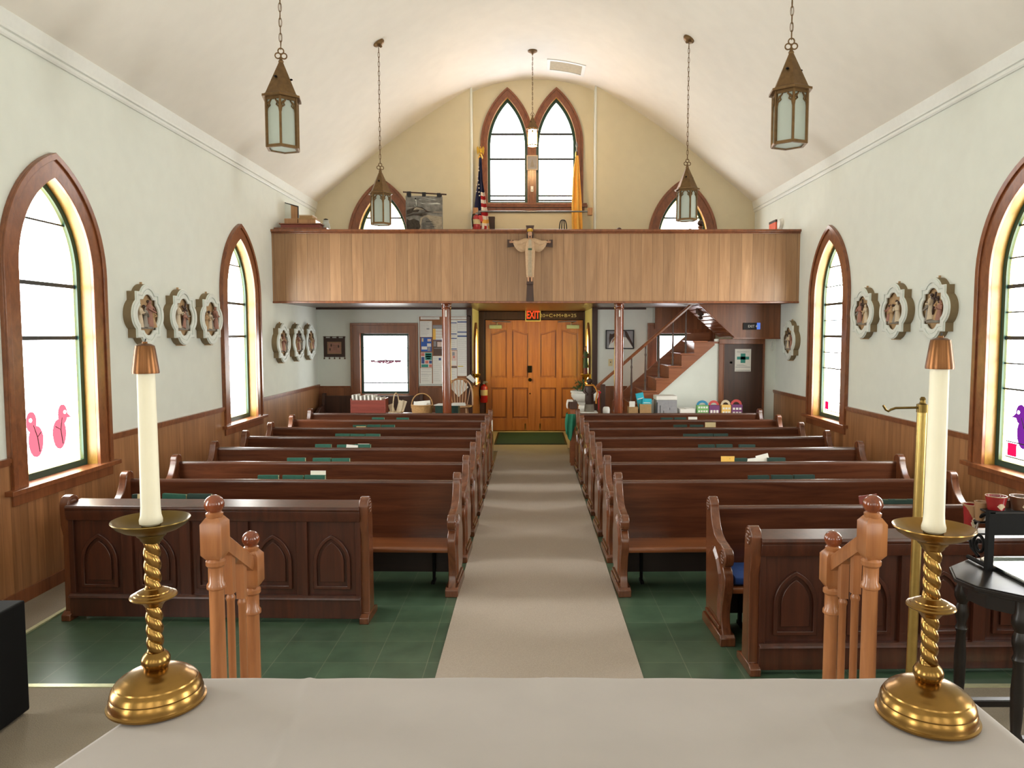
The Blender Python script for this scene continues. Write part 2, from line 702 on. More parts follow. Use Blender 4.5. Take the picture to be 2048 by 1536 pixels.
def fill(name, outer, holes, to3d, mat):
    """flat wall with openings"""
    bm = bmesh.new()
    edges = []
    for loop in [outer] + holes:
        vs = [bm.verts.new(to3d(p)) for p in loop]
        for a, b in zip(vs, vs[1:] + vs[:1]):
            edges.append(bm.edges.new((a, b)))
    bmesh.ops.triangle_fill(bm, use_beauty=True, use_dissolve=False, edges=edges)
    bmesh.ops.recalc_face_normals(bm, faces=bm.faces)
    me = bpy.data.meshes.new(name)
    bm.to_mesh(me)
    bm.free()
    me.materials.append(MATS[mat])
    o = bpy.data.objects.new(name, me)
    COL.objects.link(o)
    return struct(o)

# ------------------------------------------------------------------ the setting
XL, XR = -3.5, 3.66             # side walls
XC = 0.08                       # middle of the nave
YB = 12.2                       # door wall
YF = -3.2                       # wall behind the camera
YD = 14.05                      # doors at the far end of the lobby
AL, AR = -0.97, 1.04            # sides of the lobby
GY = 10.13                      # front of the loft
GZ = 2.28                       # underside of the loft
PZ = 0.2                        # sanctuary platform
PY = 3.13                       # its front edge

# vault: half profile (offset from the middle, height)
VAULT = [(3.58, 3.955), (3.2, 4.265), (2.84, 4.56), (2.54, 4.806), (2.09, 5.142), (1.644, 5.435), (1.344, 5.62), (1.02, 5.815), (0.8, 5.905), (0.5, 5.975), (0.2, 6.01), (0, 6.01)]
PROF = [(XC - a, z) for a, z in VAULT] + [(XC + a, z) for a, z in VAULT[-2::-1]]


def smooth_prof(p, n=3):
    for _ in range(n):
        q = [p[0]]
        for a, b in zip(p, p[1:]):
            q.append((lerp(a[0], b[0], 0.25), lerp(a[1], b[1], 0.25)))
            q.append((lerp(a[0], b[0], 0.75), lerp(a[1], b[1], 0.75)))
        q.append(p[-1])
        p = q
    return p


SPROF = smooth_prof(PROF, 2)


def vault_z(x):
    for a, b in zip(SPROF, SPROF[1:]):
        if a[0] <= x <= b[0]:
            return lerp(a[1], b[1], (x - a[0]) / max(1e-6, b[0] - a[0]))
    return 4.0


m = MB()
m.grid(lambda u, v: (XL - 0.15 + u * (XR - XL + 0.3), YF - 0.1 + v * (YD + 0.2 - YF), 0), 1, 1)
o = struct(m.build('floor', 'green_tiles', smooth=0))
m = MB()
m.sweep(SPROF, 'y', YF, YB + 0.26)
o = struct(m.build('ceiling', 'ceiling_plaster', smooth=60))

# side walls with pointed openings
WO, WCW = 1.19, 0.165                      # outer casing width, casing width
ZSILL, ZSP, ZAP = 0.80, 2.30, 3.17         # sill, spring, point of the casing


def win_geo(wo, zsp, zap):
    a, h = wo / 2, zap - zsp
    r0 = (a * a + h * h) / (2 * a)
    return r0 - a, r0                       # e, outer radius


E0, R0 = win_geo(WO, ZSP, ZAP)
LWIN = [5.5, 8.98, 2.02, -1.46]
RWIN = [5.47, 9.08, 1.97, -1.5]


def side_wall(name, x, wins):
    hole = arch(E0, R0 - WCW * 0.6, ZSILL, ZSP)
    outer = [(YF, 0), (YB, 0), (YB, 4.02), (YF, 4.02)]
    return fill(name, outer, [[(y + p[0], p[1]) for p in hole] for y in wins], lambda p: (x, p[0], p[1]), 'plaster')


side_wall('wall_left', XL, LWIN)
side_wall('wall_right', XR, RWIN)
SE, SR_ = (lambda a, h: ((a * a + h * h) / (2 * a) - a, (a * a + h * h) / (2 * a)))(0.65, 1.1)
fill('wall_front', [(XL, 0), (XR, 0), (XR, 3.98)] + [p for p in reversed(SPROF)] + [(XL, 3.98)], [[(x + p[0], p[1]) for p in arch(SE, SR_ - 0.1, 1.5, 3.3)] for x in (-1.75, 0.08, 1.91)], lambda p: (p[0], YF, p[1]), 'plaster')

# door wall either side of the lobby and of the shallow bay above it
BWO = 1.14                                   # lancets of the door wall
BX = (-2.395, 2.485)                           # their middles
BSP, BAP = 3.38, 4.36
EB, RB = win_geo(BWO, BSP, BAP)


def gable(name, xa, xb, top, holes):
    if xa < XC:
        outer = [(xa, 0), (xb, 0), (xb, vault_z(xb))] + [p for p in reversed(SPROF) if xa < p[0] < xb] + [(xa, vault_z(xa))]
    else:
        outer = [(xa, 0), (xb, 0), (xb, vault_z(xb))] + [p for p in reversed(SPROF) if xa < p[0] < xb] + [(xa, vault_z(xa))]
    return fill(name, outer, holes, lambda p: (p[0], YB, p[1]), 'gable_plaster')


UP = arch(EB, RB - 0.1, 2.46, BSP)
LOW = [(-0.43, 0.84), (0.43, 0.84), (0.43, 1.9), (-0.43, 1.9)]
gable('wall_back_notice_side', XL, AL + 0.02, 0, [[(BX[0] + p[0], p[1]) for p in UP], [(BX[0] + p[0], p[1]) for p in LOW]])
gable('wall_back_stair_side', AR + 0.02, XR, 0, [[(BX[1] + p[0], p[1]) for p in UP], [(BX[1] + p[0], p[1]) for p in LOW]])
# under the loft the same wall is painted white: a coat of white on board up to the loft
m = MB().ring([(BX[0] - 0.56, GZ + 0.02), (BX[0] - 0.56, 0.9), (BX[0] + 0.56, 0.9), (BX[0] + 0.56, GZ + 0.02)], [(BX[0] - 0.46, 1.92), (BX[0] - 0.46, 0.9), (BX[0] + 0.46, 0.9), (BX[0] + 0.46, 1.92)], 'y', YB - 0.004, YB)
m.box(XL, YB - 0.004, 0.9, BX[0] - 0.56, YB, GZ + 0.02)
m.box(BX[0] + 0.56, YB - 0.004, 0.9, AL, YB, GZ + 0.02)
m.box(AR, YB - 0.004, 0.9, BX[1] - 0.46, YB, GZ + 0.02)
m.box(BX[1] - 0.46, YB - 0.004, 1.92, XR, YB, GZ + 0.02)
struct(m.build('wall_back_lower_panel', 'plaster', smooth=0))

# shallow bay above the lobby, with a pair of lancets
RY = YB + 0.24
PWO, PSP, PAP = 0.89, 4.95, 5.88
EP, RP = win_geo(PWO, PSP, PAP)
PX = (-0.372, 0.433)
PSILL = 4.0
bayo = [(AL, 2.3), (AR + 0.04, 2.3), (AR + 0.04, vault_z(AR + 0.04))] + [p for p in reversed(SPROF) if AL < p[0] < AR] + [(AL, vault_z(AL))]
ph = arch(EP, RP - 0.06, PSILL + 0.02, PSP)
fill('wall_bay', bayo, [[(x + p[0], p[1]) for p in ph] for x in PX], lambda p: (p[0], RY, p[1]), 'gable_plaster')
for nm, x in (('wall_bay_notice_side', AL + 0.02), ('wall_bay_stair_side', AR + 0.02)):
    m = MB().box(x - 0.012, YB - 0.012, 2.3, x + 0.012, RY, vault_z(x) + 0.01)
    struct(m.build(nm, 'plaster', smooth=0))

# lobby below
for nm, x, sgn in (('wall_lobby_notice_side', AL, -1), ('wall_lobby_stair_side', AR, 1)):
    m = MB().box(min(x, x + sgn * 0.1), YB + 0.005, 0.95, max(x, x + sgn * 0.1), YD + 0.1, GZ + 0.02)
    struct(m.build(nm, 'lobby_plaster', smooth=0))
    m = MB().box(min(x - sgn * 0.015, x + sgn * 0.1), YB + 0.02, 0, max(x - sgn * 0.015, x + sgn * 0.1), YD + 0.05, 0.95)
    m.box(min(x - sgn * 0.03, x), YB + 0.02, 0.95, max(x - sgn * 0.03, x), YD + 0.05, 0.985)
    struct(m.build('wall_panelling_lobby', 'wainscot_side', smooth=0))
    m = MB().box(min(x - sgn * 0.02, x + sgn * 0.07), YB - 0.03, 0, max(x - sgn * 0.02, x + sgn * 0.07), YB + 0.03, GZ)
    struct(m.build('trim_lobby_corner', 'dark_wood', smooth=0, bevel=0.004))
m = MB().box(AL, YB, GZ, AR, YD + 0.1, GZ + 0.05)
struct(m.build('ceiling_lobby', 'soffit_wood', smooth=0))
m = MB().box(AL, YD + 0.05, 0, AR, YD + 0.15, GZ)
struct(m.build('wall_lobby_end', 'dark_wood', smooth=0))

# ------------------------------------------------------------------ cornice, wainscot
COR = [(0, 3.825), (0.014, 3.825), (0.022, 3.84), (0.022, 3.856), (0.014, 3.862), (0.014, 3.868), (0.03, 3.874), (0.03, 3.895), (0.05, 3.985), (0.0, 4.02)]
for nm, x, s in (('trim_cornice_left', XL, 1), ('trim_cornice_right', XR, -1)):
    m = MB().prism([(x + s * p[0], p[1]) for p in COR], 'y', YF, YB)
    struct(m.build(nm, 'white_trim', smooth=0))


def wainscot(name, x, s, wins):
    m = MB()
    segs, y = [], YF
    for w in sorted(wins):
        segs.append((y, w - WO / 2 + 0.01, 0.99))
        segs.append((w - WO / 2 + 0.01, w + WO / 2 - 0.01, ZSILL - 0.03))
        y = w + WO / 2 - 0.01
    segs.append((y, YB, 0.99))
    for a, b, z in segs:
        m.box(min(x, x + s * 0.018), a, 0.09, max(x, x + s * 0.018), b, z)
    o = struct(m.build(name, 'wainscot_side', smooth=0))
    m = MB()
    for a, b, z in segs:
        if z > 0.9:
            m.box(min(x, x + s * 0.034), a, z, max(x, x + s * 0.034), b, z + 0.03)
            m.box(min(x, x + s * 0.026), a, z - 0.02, max(x, x + s * 0.026), b, z)
    struct(m.build('trim_' + name, 'casing_wood', smooth=0))
    m = MB().box(min(x, x + s * 0.03), YF, 0, max(x, x + s * 0.03), YB, 0.1)
    struct(m.build('baseboard_' + name.split('_')[-1], 'casing_wood', smooth=0))


wainscot('wall_wainscot_left', XL, 1, LWIN)
wainscot('wall_wainscot_right', XR, -1, RWIN)
m = MB().box(XL, YB - 0.022, 0, BX[0] - 0.56, YB, 0.97).box(BX[0] + 0.56, YB - 0.022, 0, AL - 0.06, YB, 0.97).box(BX[0] - 0.56, YB - 0.022, 0, BX[0] + 0.56, YB, 0.76)
m.box(AR + 0.07, YB - 0.022, 0, XR, YB, 0.97)
struct(m.build('wall_wainscot_back', 'wainscot_back', smooth=0))
m = MB().box(XL, YB - 0.036, 0.965, BX[0] - 0.57, YB, 0.995).box(BX[0] + 0.57, YB - 0.036, 0.965, AL - 0.06, YB, 0.995).box(AR + 0.07, YB - 0.036, 0.965, 1.6, YB, 0.995)
struct(m.build('trim_wainscot_back', 'casing_wood', smooth=0))

# ------------------------------------------------------------------ windows
NW = [0]


def sub(m, name, mats, par, **k):
    o = m.build(name, mats, par, **k)
    o['kind'] = 'structure'
    return o


def lancet(loc, rot, e, r0, cw, z0, zsp, bars, glass, depth=0.13, birds=None, border=True, proud=0.03):
    """pointed window in local axes: x along the wall, -y into the room"""
    NW[0] += 1
    w = frame_of('window_%d' % NW[0], loc, rot)
    hw = r0 - e
    oi, ii = arch(e, r0, z0, zsp), arch(e, r0 - cw, z0, zsp)
    mid = arch(e, r0 - cw * 0.28, z0, zsp)
    m = MB().ring(oi, ii, 'y', -proud, 0.0, closed=False)
    m.ring(oi, mid, 'y', -proud - 0.014, -proud, closed=False)
    sub(m, 'window_casing', 'casing_arch_wood', w, smooth=40, bevel=0.003)
    sash = arch(e, r0 - cw - 0.045, z0 + 0.05, zsp)
    m = MB()
    m.ring(arch(e, r0 - cw, z0, zsp), arch(e, r0 - cw + 0.02, z0, zsp), 'y', -0.005, depth, closed=False)
    sub(m, 'window_reveal', 'reveal_glow_wood', w, smooth=40)
    m = MB().ring(arch(e, r0 - cw, z0, zsp), sash, 'y', depth - 0.05, depth, closed=True)
    sub(m, 'window_sash', 'sash_green', w, smooth=40)
    m = MB().face(sash, 'y', depth - 0.012)
    sub(m, 'window_pane', glass, w, smooth=0)
    if border:
        # coloured border strip of the leaded light
        m = MB().ring(sash, arch(e, r0 - cw - 0.078, z0 + 0.085, zsp), 'y', depth - 0.02, depth - 0.016, closed=True)
        sub(m, 'border_glass', 'amber_glass', w, smooth=0)
    ihw = hw - cw - 0.045
    m = MB()
    rr = r0 - cw - 0.045

    def half(z):
        return ihw if z < zsp else max(0.02, math.sqrt(max(0, rr * rr - (z - zsp) ** 2)) - e)
    for z, t in bars:
        h = half(z)
        m.box(-h, depth - 0.035, z - t / 2, h, depth - 0.014, z + t / 2)
    sub(m, 'saddle_bar', 'lead', w, smooth=0)
    m = MB().box(-hw - 0.06, -proud - 0.045, z0 - 0.03, hw + 0.06, 0.02, z0 + 0.004)
    m.box(-(hw - cw), 0.0, z0 - 0.03, hw - cw, depth, z0 + 0.002)
    m.box(-hw, -proud - 0.005, z0 - 0.11, hw, 0.0, z0 - 0.03)
    sub(m, 'window_sill', 'casing_wood', w, smooth=0, bevel=0.003)
    return w, depth


def bird(w, depth, x, z, s, glass):
    """little leaded bird: round body, head with a beak and a bright eye"""
    y = depth - 0.036
    m = MB()
    body = []
    for k in range(24):
        a = 2 * PI * k / 24
        body.append((x + 0.078 * math.cos(a), z + 0.115 * math.sin(a) * (1.1 if math.sin(a) < 0 else 0.9)))
    m.prism(body, 'y', y, y + 0.006)
    head = [(x + s * (0.045 + 0.052 * math.cos(2 * PI * k / 20)), z + 0.135 + 0.075 * math.sin(2 * PI * k / 20)) for k in range(20)]
    m.prism(head, 'y', y - 0.002, y + 0.006)
    m.prism([(x + s * 0.08, z + 0.15), (x + s * 0.145, z + 0.105), (x + s * 0.08, z + 0.1)], 'y', y - 0.001, y + 0.005)
    sub(m, 'bird_motif', glass, w, smooth=0)
    m = MB().prism([(x + s * 0.062 + 0.014 * math.cos(2 * PI * k / 12), z + 0.15 + 0.014 * math.sin(2 * PI * k / 12)) for k in range(12)], 'y', y - 0.006, y - 0.003)
    sub(m, 'bird_eye', 'side_glass', w, smooth=0)
    m = MB().tube([(x + 0.03 * s, y - 0.002, z + 0.11), (x + 0.01, y - 0.002, z + 0.02), (x - 0.05 * s, y - 0.002, z + 0.05)], 0.003, 6)
    m.tube([(x + 0.01, y - 0.002, z + 0.02), (x + 0.03, y - 0.002, z - 0.09)], 0.003, 6)
    sub(m, 'bird_lead', 'lead', w, smooth=0)


def corner_glass(w, depth, ihw, z0, col, where=(-1, 1)):
    for s in where:
        xc = s * (ihw - 0.13)
        m = MB().box(xc - 0.05, depth - 0.034, z0 + 0.1, xc + 0.05, depth - 0.028, z0 + 0.2)
        sub(m, 'corner_square', col, w, smooth=0)
    m = MB()
    for z in (z0 + 0.09, z0 + 0.21):
        m.box(-ihw + 0.06, depth - 0.037, z - 0.004, ihw - 0.06, depth - 0.026, z + 0.004)
    sub(m, 'border_lead', 'lead', w, smooth=0)


SBARS = [(1.82, 0.03), (2.22, 0.03), (2.68, 0.014), (1.42, 0.014), (1.62, 0.011), (2.02, 0.011), (2.44, 0.011)]
for i, y in enumerate(LWIN):
    w, d = lancet((XL, y, 0), PI / 2, E0, R0, WCW, ZSILL, ZSP, SBARS[:3], 'side_glass')
    if i == 0:
        bird(w, d, -0.15, 1.08, -1, 'red_glass')
        bird(w, d, 0.12, 1.1, 1, 'red_glass')
for i, y in enumerate(RWIN):
    w, d = lancet((XR, y, 0), -PI / 2, E0, R0, WCW, ZSILL, ZSP, SBARS, 'side_glass')
    corner_glass(w, d, WO / 2 - WCW - 0.045, ZSILL, 'crimson_glass')
    if i == 0:
        bird(w, d, -0.12, 1.1, -1, 'purple_glass')
        bird(w, d, 0.16, 1.1, 1, 'purple_glass')

# pointed tops of the two door-wall windows, seen above the loft rail
for x in BX:
    lancet((x, YB, 0), 0, EB, RB, 0.165, 2.46, BSP, [(3.75, 0.022)], 'back_glass', depth=0.14, border=True)
# the pair in the bay
for x in PX:
    lancet((x, RY - (0.004 if x > 0 else 0), 0), 0, EP, RP, 0.115, PSILL, PSP, [(5.155, 0.034), (4.75, 0.03), (4.15, 0.026), (4.075, 0.026)], 'back_glass', depth=0.12, border=False)
m = MB().box(-0.83, RY - 0.07, PSILL - 0.06, 0.95, RY, PSILL - 0.02).box(-0.8, RY - 0.03, PSILL - 0.14, 0.9, RY, PSILL - 0.06)
struct(m.build('trim_bay_sill', 'casing_wood', smooth=0, bevel=0.004))

# square lower lights of the same two windows, under the loft
for k, x in enumerate(BX):
    NW[0] += 1
    w = frame_of('window_%d' % NW[0], (x, YB, 0))
    o4 = [(-0.555, 0.78), (0.555, 0.78), (0.555, 2.03), (-0.555, 2.03)]
    i4 = [(-0.4, 0.86), (0.4, 0.86), (0.4, 1.86), (-0.4, 1.86)]
    m = MB().ring(o4, i4, 'y', -0.03, 0).ring(o4, [(p[0] * 0.93, lerp(1.4, p[1], 0.94)) for p in o4], 'y', -0.045, -0.03)
    sub(m, 'window_casing', 'casing_wood', w, smooth=0, bevel=0.004)
    s4 = [(-0.36, 0.9), (0.36, 0.9), (0.36, 1.82), (-0.36, 1.82)]
    m = MB().ring(i4, s4, 'y', 0.06, 0.12)
    sub(m, 'window_sash', 'sash_green', w, smooth=0)
    m = MB().ring(i4, [(p[0] * 1.03, lerp(1.36, p[1], 1.02)) for p in i4], 'y', -0.005, 0.12)
    sub(m, 'window_reveal', 'casing_wood', w, smooth=0)
    m = MB().face(s4, 'y', 0.1)
    sub(m, 'window_pane', 'back_glass', w, smooth=0)
    if k == 0:
        m = MB()
        for z, t in ((1.62, 0.012), (1.41, 0.012), (1.04, 0.016)):
            m.box(-0.36, 0.085, z - t / 2, 0.36, 0.097, z + t / 2)
        sub(m, 'saddle_bar', 'lead', w, smooth=0)
        m = MB()
        rnd = random.Random(3)
        for q in range(60):
            a = rnd.uniform(-1, 1)
            xx, zz = a * 0.24, 1.395 + rnd.uniform(-0.035, 0.02) * (1 - abs(a))
            m.ball((xx, 0.088, zz), (0.018, 0.003, 0.013), 6, 4)
        sub(m, 'leaf_motif', 'mauve_glass', w, smooth=0)
        m = MB()
        for s in (-1, 1):
            m.box(s * 0.27 - 0.05, 0.09, 0.955, s * 0.27 + 0.05, 0.096, 1.02)
        sub(m, 'corner_square', 'amber_glass', w, smooth=0)
    m = MB().box(-0.6, -0.07, 0.77, 0.6, 0.0, 0.8)
    sub(m, 'window_sill', 'casing_wood', w, smooth=0, bevel=0.003)

# slim amber lancets in the sides of the lobby
for x, s in ((AL, 1), (AR, -1)):
    ee, rr = win_geo(0.75, 1.5, 2.05)
    NW[0] += 1
    w = frame_of('window_%d' % NW[0], (x, 13.05, 0), PI / 2 * s)
    m = MB().ring(arch(ee, rr, 0.98, 1.5), arch(ee, rr - 0.09, 0.98, 1.5), 'y', -0.035, 0, closed=False)
    sub(m, 'window_casing', 'casing_arch_wood', w, smooth=40)
    m = MB().prism(arch(ee, rr - 0.09, 0.98, 1.5), 'y', -0.012, -0.004)
    sub(m, 'window_pane', 'lobby_glass', w, smooth=0)
    m = MB().box(-0.42, -0.07, 0.95, 0.42, 0, 0.985)
    sub(m, 'window_sill', 'casing_wood', w, smooth=0)

# tall unseen lancets, added behind the camera to brighten what faces it
for x in (-1.75, 0.08, 1.91):
    lancet((x, YF, 0), PI, *win_geo(1.3, 3.3, 4.4), 0.165, 1.5, 3.3, [(2.2, 0.02), (2.9, 0.02)], 'front_fill_glass', depth=-0.005 + 0.1)

# ------------------------------------------------------------------ double doors
m = MB().box(AL, YD - 0.03, 0, -0.86, YD + 0.05, 2.27).box(1.02, YD - 0.03, 0, AR, YD + 0.05, 2.27).box(-0.86, YD - 0.03, 2.12, 1.02, YD + 0.05, 2.27)
struct(m.build('trim_door_frame', 'dark_wood', smooth=0, bevel=0.006))


def door_leaf(n, x0, x1, hinge):
    d = frame_of('door_%d' % n, (0, YD, 0))
    y0, y1 = 0.0, 0.05
    w = x1 - x0
    st = 0.1
    tops = []
    pw = (w - 3 * st) / 2
    m = MB().box(x0, y0 + 0.012, 0.01, x1, y1, 2.11)
    for x in (x0, x0 + st + pw, x1 - st):
        m.box(x, y0 - 0.03, 0.01, x + st, y0 + 0.012, 2.11)
    for a in (x0 + st, x0 + 2 * st + pw):
        m.box(a, y0 - 0.03, 0.01, a + pw, y0 + 0.012, 0.24)
        m.box(a, y0 - 0.03, 0.83, a + pw, y0 + 0.012, 1.02)
    for q, a in enumerate((x0 + st, x0 + 2 * st + pw)):
        # top rail dips to the outer side in an ogee
        s = 1 if q == 0 else -1
        pts = []
        for k in range(13):
            t = k / 12
            zz = 1.86 + 0.07 * (3 * t * t - 2 * t * t * t if s == 1 else 1 - (3 * t * t - 2 * t * t * t))
            pts.append((a + pw * t, zz))
        tops.append(pts)
        m.prism([(a, 2.11)] + pts + [(a + pw, 2.11)], 'y', y0 - 0.03, y0 + 0.012)
    sub(m, 'door_frame', 'door_wood', d, smooth=0, bevel=0.004)
    for q, a in enumerate((x0 + st, x0 + 2 * st + pw)):
        for z0, z1 in ((0.25, 0.82), (1.03, 1.85)):
            g = 0.022
            top = [(a + pw - g, z1 - g), (a + g, z1 - g)]
            if z1 > 1:
                top = [(p_[0], p_[1] - 0.03) for p_ in reversed(tops[q]) if a + g < p_[0] < a + pw - g]
                top = [(a + pw - g, top[0][1])] + top + [(a + g, top[-1][1])]
            m = MB().prism([(a + g, z0 + g), (a + pw - g, z0 + g)] + top, 'y', y0 - 0.012, y0 + 0.013)
            sub(m, 'door_panel', 'door_wood', d, smooth=0, bevel=0.01)
    hx = x0 + 0.05 if hinge < 0 else x1 - 0.05
    s = -hinge
    m = MB().box(hx + s * 0.02 if s > 0 else hx - 0.26, y0 - 0.07, 1.95, hx + 0.26 if s > 0 else hx - 0.02, y0 - 0.03, 2.02)
    sub(m, 'door_closer', 'closer_metal', d, smooth=0, bevel=0.006)
    m = MB().tube([(hx + s * 0.17, y0 - 0.045, 2.02), (hx + s * 0.17, y0 - 0.05, 2.06), (hx + s * 0.08, y0 - 0.1, 2.09), (hx + s * 0.42, y0 - 0.035, 2.075)], 0.009, 8)
    sub(m, 'closer_arm', 'steel', d)
    return d


d1 = door_leaf(1, -0.84, 0.066, -1)
d2 = door_leaf(2, 0.094, 1.0, 1)
m = MB().box(0.05, -0.04, 0.01, 0.1, -0.03, 2.11)
sub(m, 'door_astragal', 'door_wood', d1, smooth=0)
m = MB().box(-0.045, -0.05, 1.12, 0.035, -0.03, 1.25)
sub(m, 'door_lock', 'iron', d1, smooth=0, bevel=0.008)
m = MB().lathe([(0.012, 0), (0.012, 0.02), (0.03, 0.03), (0.034, 0.045), (0.026, 0.06), (0.0, 0.063)], 16, (0, -0.03, 0.985), M=Euler((PI / 2, 0, 0)).to_matrix())
sub(m, 'door_knob', 'iron', d1)
m = MB().ball((0, -0.03, 0.72), (0.014, 0.004, 0.014), 10, 6)
sub(m, 'door_viewer', 'iron', d1)
for d, x in ((d1, -0.09), (d2, 0.19)):
    m = MB().lathe([(0.02, 0), (0.012, 0.01), (0.008, 0.1), (0.012, 0.12)], 10, (x, -0.03, 0.03))
    m.box(x - 0.012, -0.035, 0.05, x + 0.012, -0.012, 0.14)
    sub(m, 'door_stop', 'old_brass', d)
# chalk blessing over the doors
t = text('20+C+M+B+25', 0.098, (0.53, YD - 0.034, 2.195), (PI / 2, 0, 0), 'cream_paper', name='chalk_inscription', depth=0.001, font_scale=(1.12, 0.9))
tag(t, 'pale chalk letters and crosses written on the dark lintel above the doors', 'inscription')

# ------------------------------------------------------------------ choir loft
loft = thing('choir_loft', 'oak-boarded choir loft front spanning the nave above the doors', 'balcony', (0, GY, 0))
GT = 3.26
m = MB().box(XL, 0, GZ, XR, 0.05, GT - 0.03)
m.build('parapet', 'oak_planks', loft, smooth=0)
m = MB().box(XL, -0.045, GT - 0.035, XR, 0.09, GT).box(XL, -0.02, GT - 0.055, XR, 0.0, GT - 0.035)
m.build('cap_rail', 'casing_wood', loft, smooth=0, bevel=0.006)
m = MB().box(XL, -0.015, GZ - 0.012, XR, 0.06, GZ + 0.016)
m.build('bottom_bead', 'casing_wood', loft, smooth=0, bevel=0.005)
m = MB().box(XL, 0.05, GZ, XR, YB - GY, GZ + 0.03)
m.v = [(x, y + GY, z) for x, y, z in m.v]
struct(m.build('ceiling_under_loft', 'soffit_wood', smooth=0))
m = MB().box(XL, GY + 0.05, GZ + 0.1, XR, YB, GZ + 0.14)
struct(m.build('floor_loft', 'dark_wood', smooth=0))
m = MB().box(XL, YB - GY - 0.05, GZ - 0.03, AL - 0.02, YB - GY, GZ)
m.box(AR, YB - GY - 0.05, GZ - 0.03, 1.9, YB - GY, GZ)
m.v = [(x, y + GY, z) for x, y, z in m.v]
struct(m.build('trim_under_loft', 'dark_wood', smooth=0))

# turned posts under the loft
for x, lb in ((at(893, 640, 10.4).x, 'round varnished loft post before the notice board'), (at(1238, 640, 10.4).x, 'round varnished loft post beside the stair handrail')):
    p = thing('support_post', lb, 'column', (x, 10.4, 0), group=None)
    m = MB().lathe([(0.063, 0.1), (0.063, 2.2), (0.061, 2.22)], 28)
    m.build('shaft', 'post_wood', p)
    m = MB().lathe([(0.061, 2.2), (0.07, 2.215), (0.07, 2.235), (0.062, 2.24), (0.066, 2.262), (0.08, 2.27), (0.08, GZ)], 28)
    m.build('capital', 'post_wood', p)
    m = MB().lathe([(0.09, 0.0), (0.09, 0.06), (0.075, 0.075), (0.075, 0.09), (0.063, 0.105)], 28)
    m.build('base', 'post_wood', p)
    m = MB().box(-0.009, -0.067, 2.09, 0.009, -0.06, 2.18)
    m.build('tag', 'plastic_white', p, smooth=0)

# ------------------------------------------------------------------ runner, mats, platform
m = MB().box(-0.51, 3.79, 0.0005, 0.61, YD - 0.06, 0.008)
tag(m.build('aisle_runner', 'runner', smooth=0), 'long beige carpet runner down the middle aisle to the doors', 'carpet')
dm = thing('door_mat', 'dark green ribbed mat lying on the runner before the doors', 'mat', (0, 0, 0.008))
p1, p2 = (-0.6, 12.25), (0.62, 13.75)
m = MB().box(p1[0] + 0.03, p1[1] + 0.03, 0, p2[0] - 0.03, p2[1] - 0.03, 0.012)
m.build('pile', 'mat_green', dm, smooth=0)
m = MB().ring([(p1[0], p1[1]), (p2[0], p1[1]), (p2[0], p2[1]), (p1[0], p2[1])], [(p1[0] + 0.035, p1[1] + 0.035), (p2[0] - 0.035, p1[1] + 0.035), (p2[0] - 0.035, p2[1] - 0.035), (p1[0] + 0.035, p2[1] - 0.035)], 'z', 0, 0.008)
m.build('rubber_edge', 'mat_edge', dm, smooth=0)
# carpeted margin along both walls and before the platform
m = MB().box(XL, PY, 0.0005, XR, 3.75, 0.007).box(XL, 3.75, 0.0005, -3.13, 9.4, 0.007)
struct(m.build('floor_carpet', 'carpet', smooth=0))
m = MB().box(AL + 0.02, 11.6, 0.0005, -0.512, YD - 0.06, 0.0072).box(0.612, 11.9, 0.0005, AR - 0.02, YD - 0.06, 0.0072)
struct(m.build('floor_lobby_carpet', 'runner', smooth=0))
m = MB().box(-3.13, 3.75, 0.0005, XR, 3.785, 0.012).box(-3.135, 3.75, 0.0005, -3.105, 9.4, 0.012)
struct(m.build('trim_carpet_edge', 'strip_metal', smooth=0))
m = MB().box(XL, YF, 0.0, XR, PY, PZ)
struct(m.build('floor_platform', 'carpet', smooth=0, bevel=0.012))

# ------------------------------------------------------------------ pews
def arc(cx, cz, r, a0, a1, n):
    return [(cx + r * math.cos(R(lerp(a0, a1, k / n))), cz + r * math.sin(R(lerp(a0, a1, k / n)))) for k in range(n + 1)]


def end_profile():
    """bench end, y from the front (0) to the back, z up: plinth, swelling front, arm scroll, leaning upper part, round head"""
    p = [(0.02, 0.06), (0.055, 0.12), (0.06, 0.17), (0.045, 0.24), (0.015, 0.32), (0.0, 0.375), (0.008, 0.42), (0.03, 0.452), (0.052, 0.467)]
    p += arc(0.052, 0.527, 0.056, 262, 82, 12)
    p += [(0.10, 0.59), (0.17, 0.598), (0.235, 0.62), (0.285, 0.663), (0.318, 0.718), (0.335, 0.763)]
    p += arc(0.385, 0.77, 0.05, 178, 0, 12)
    p += [(0.437, 0.71), (0.432, 0.60), (0.42, 0.35), (0.405, 0.06)]
    return p


EP_ = end_profile()
TH = 0.055


def rosette(x, y, z, r, s, par):
    m = MB()
    m.tube([(x, y + r * math.cos(2 * PI * k / 24), z + r * math.sin(2 * PI * k / 24)) for k in range(24)], 0.0045, 6, closed=True)
    for k in range(6):
        a = 2 * PI * k / 6
        m.ball((x, y + 0.55 * r * math.cos(a), z + 0.55 * r * math.sin(a)), (0.006, 0.3 * r, 0.3 * r), 8, 6)
    m.ball((x, y, z), (0.009, 0.2 * r, 0.2 * r), 8, 6)
    return m.build('rosette', 'pew_end_wood', par)


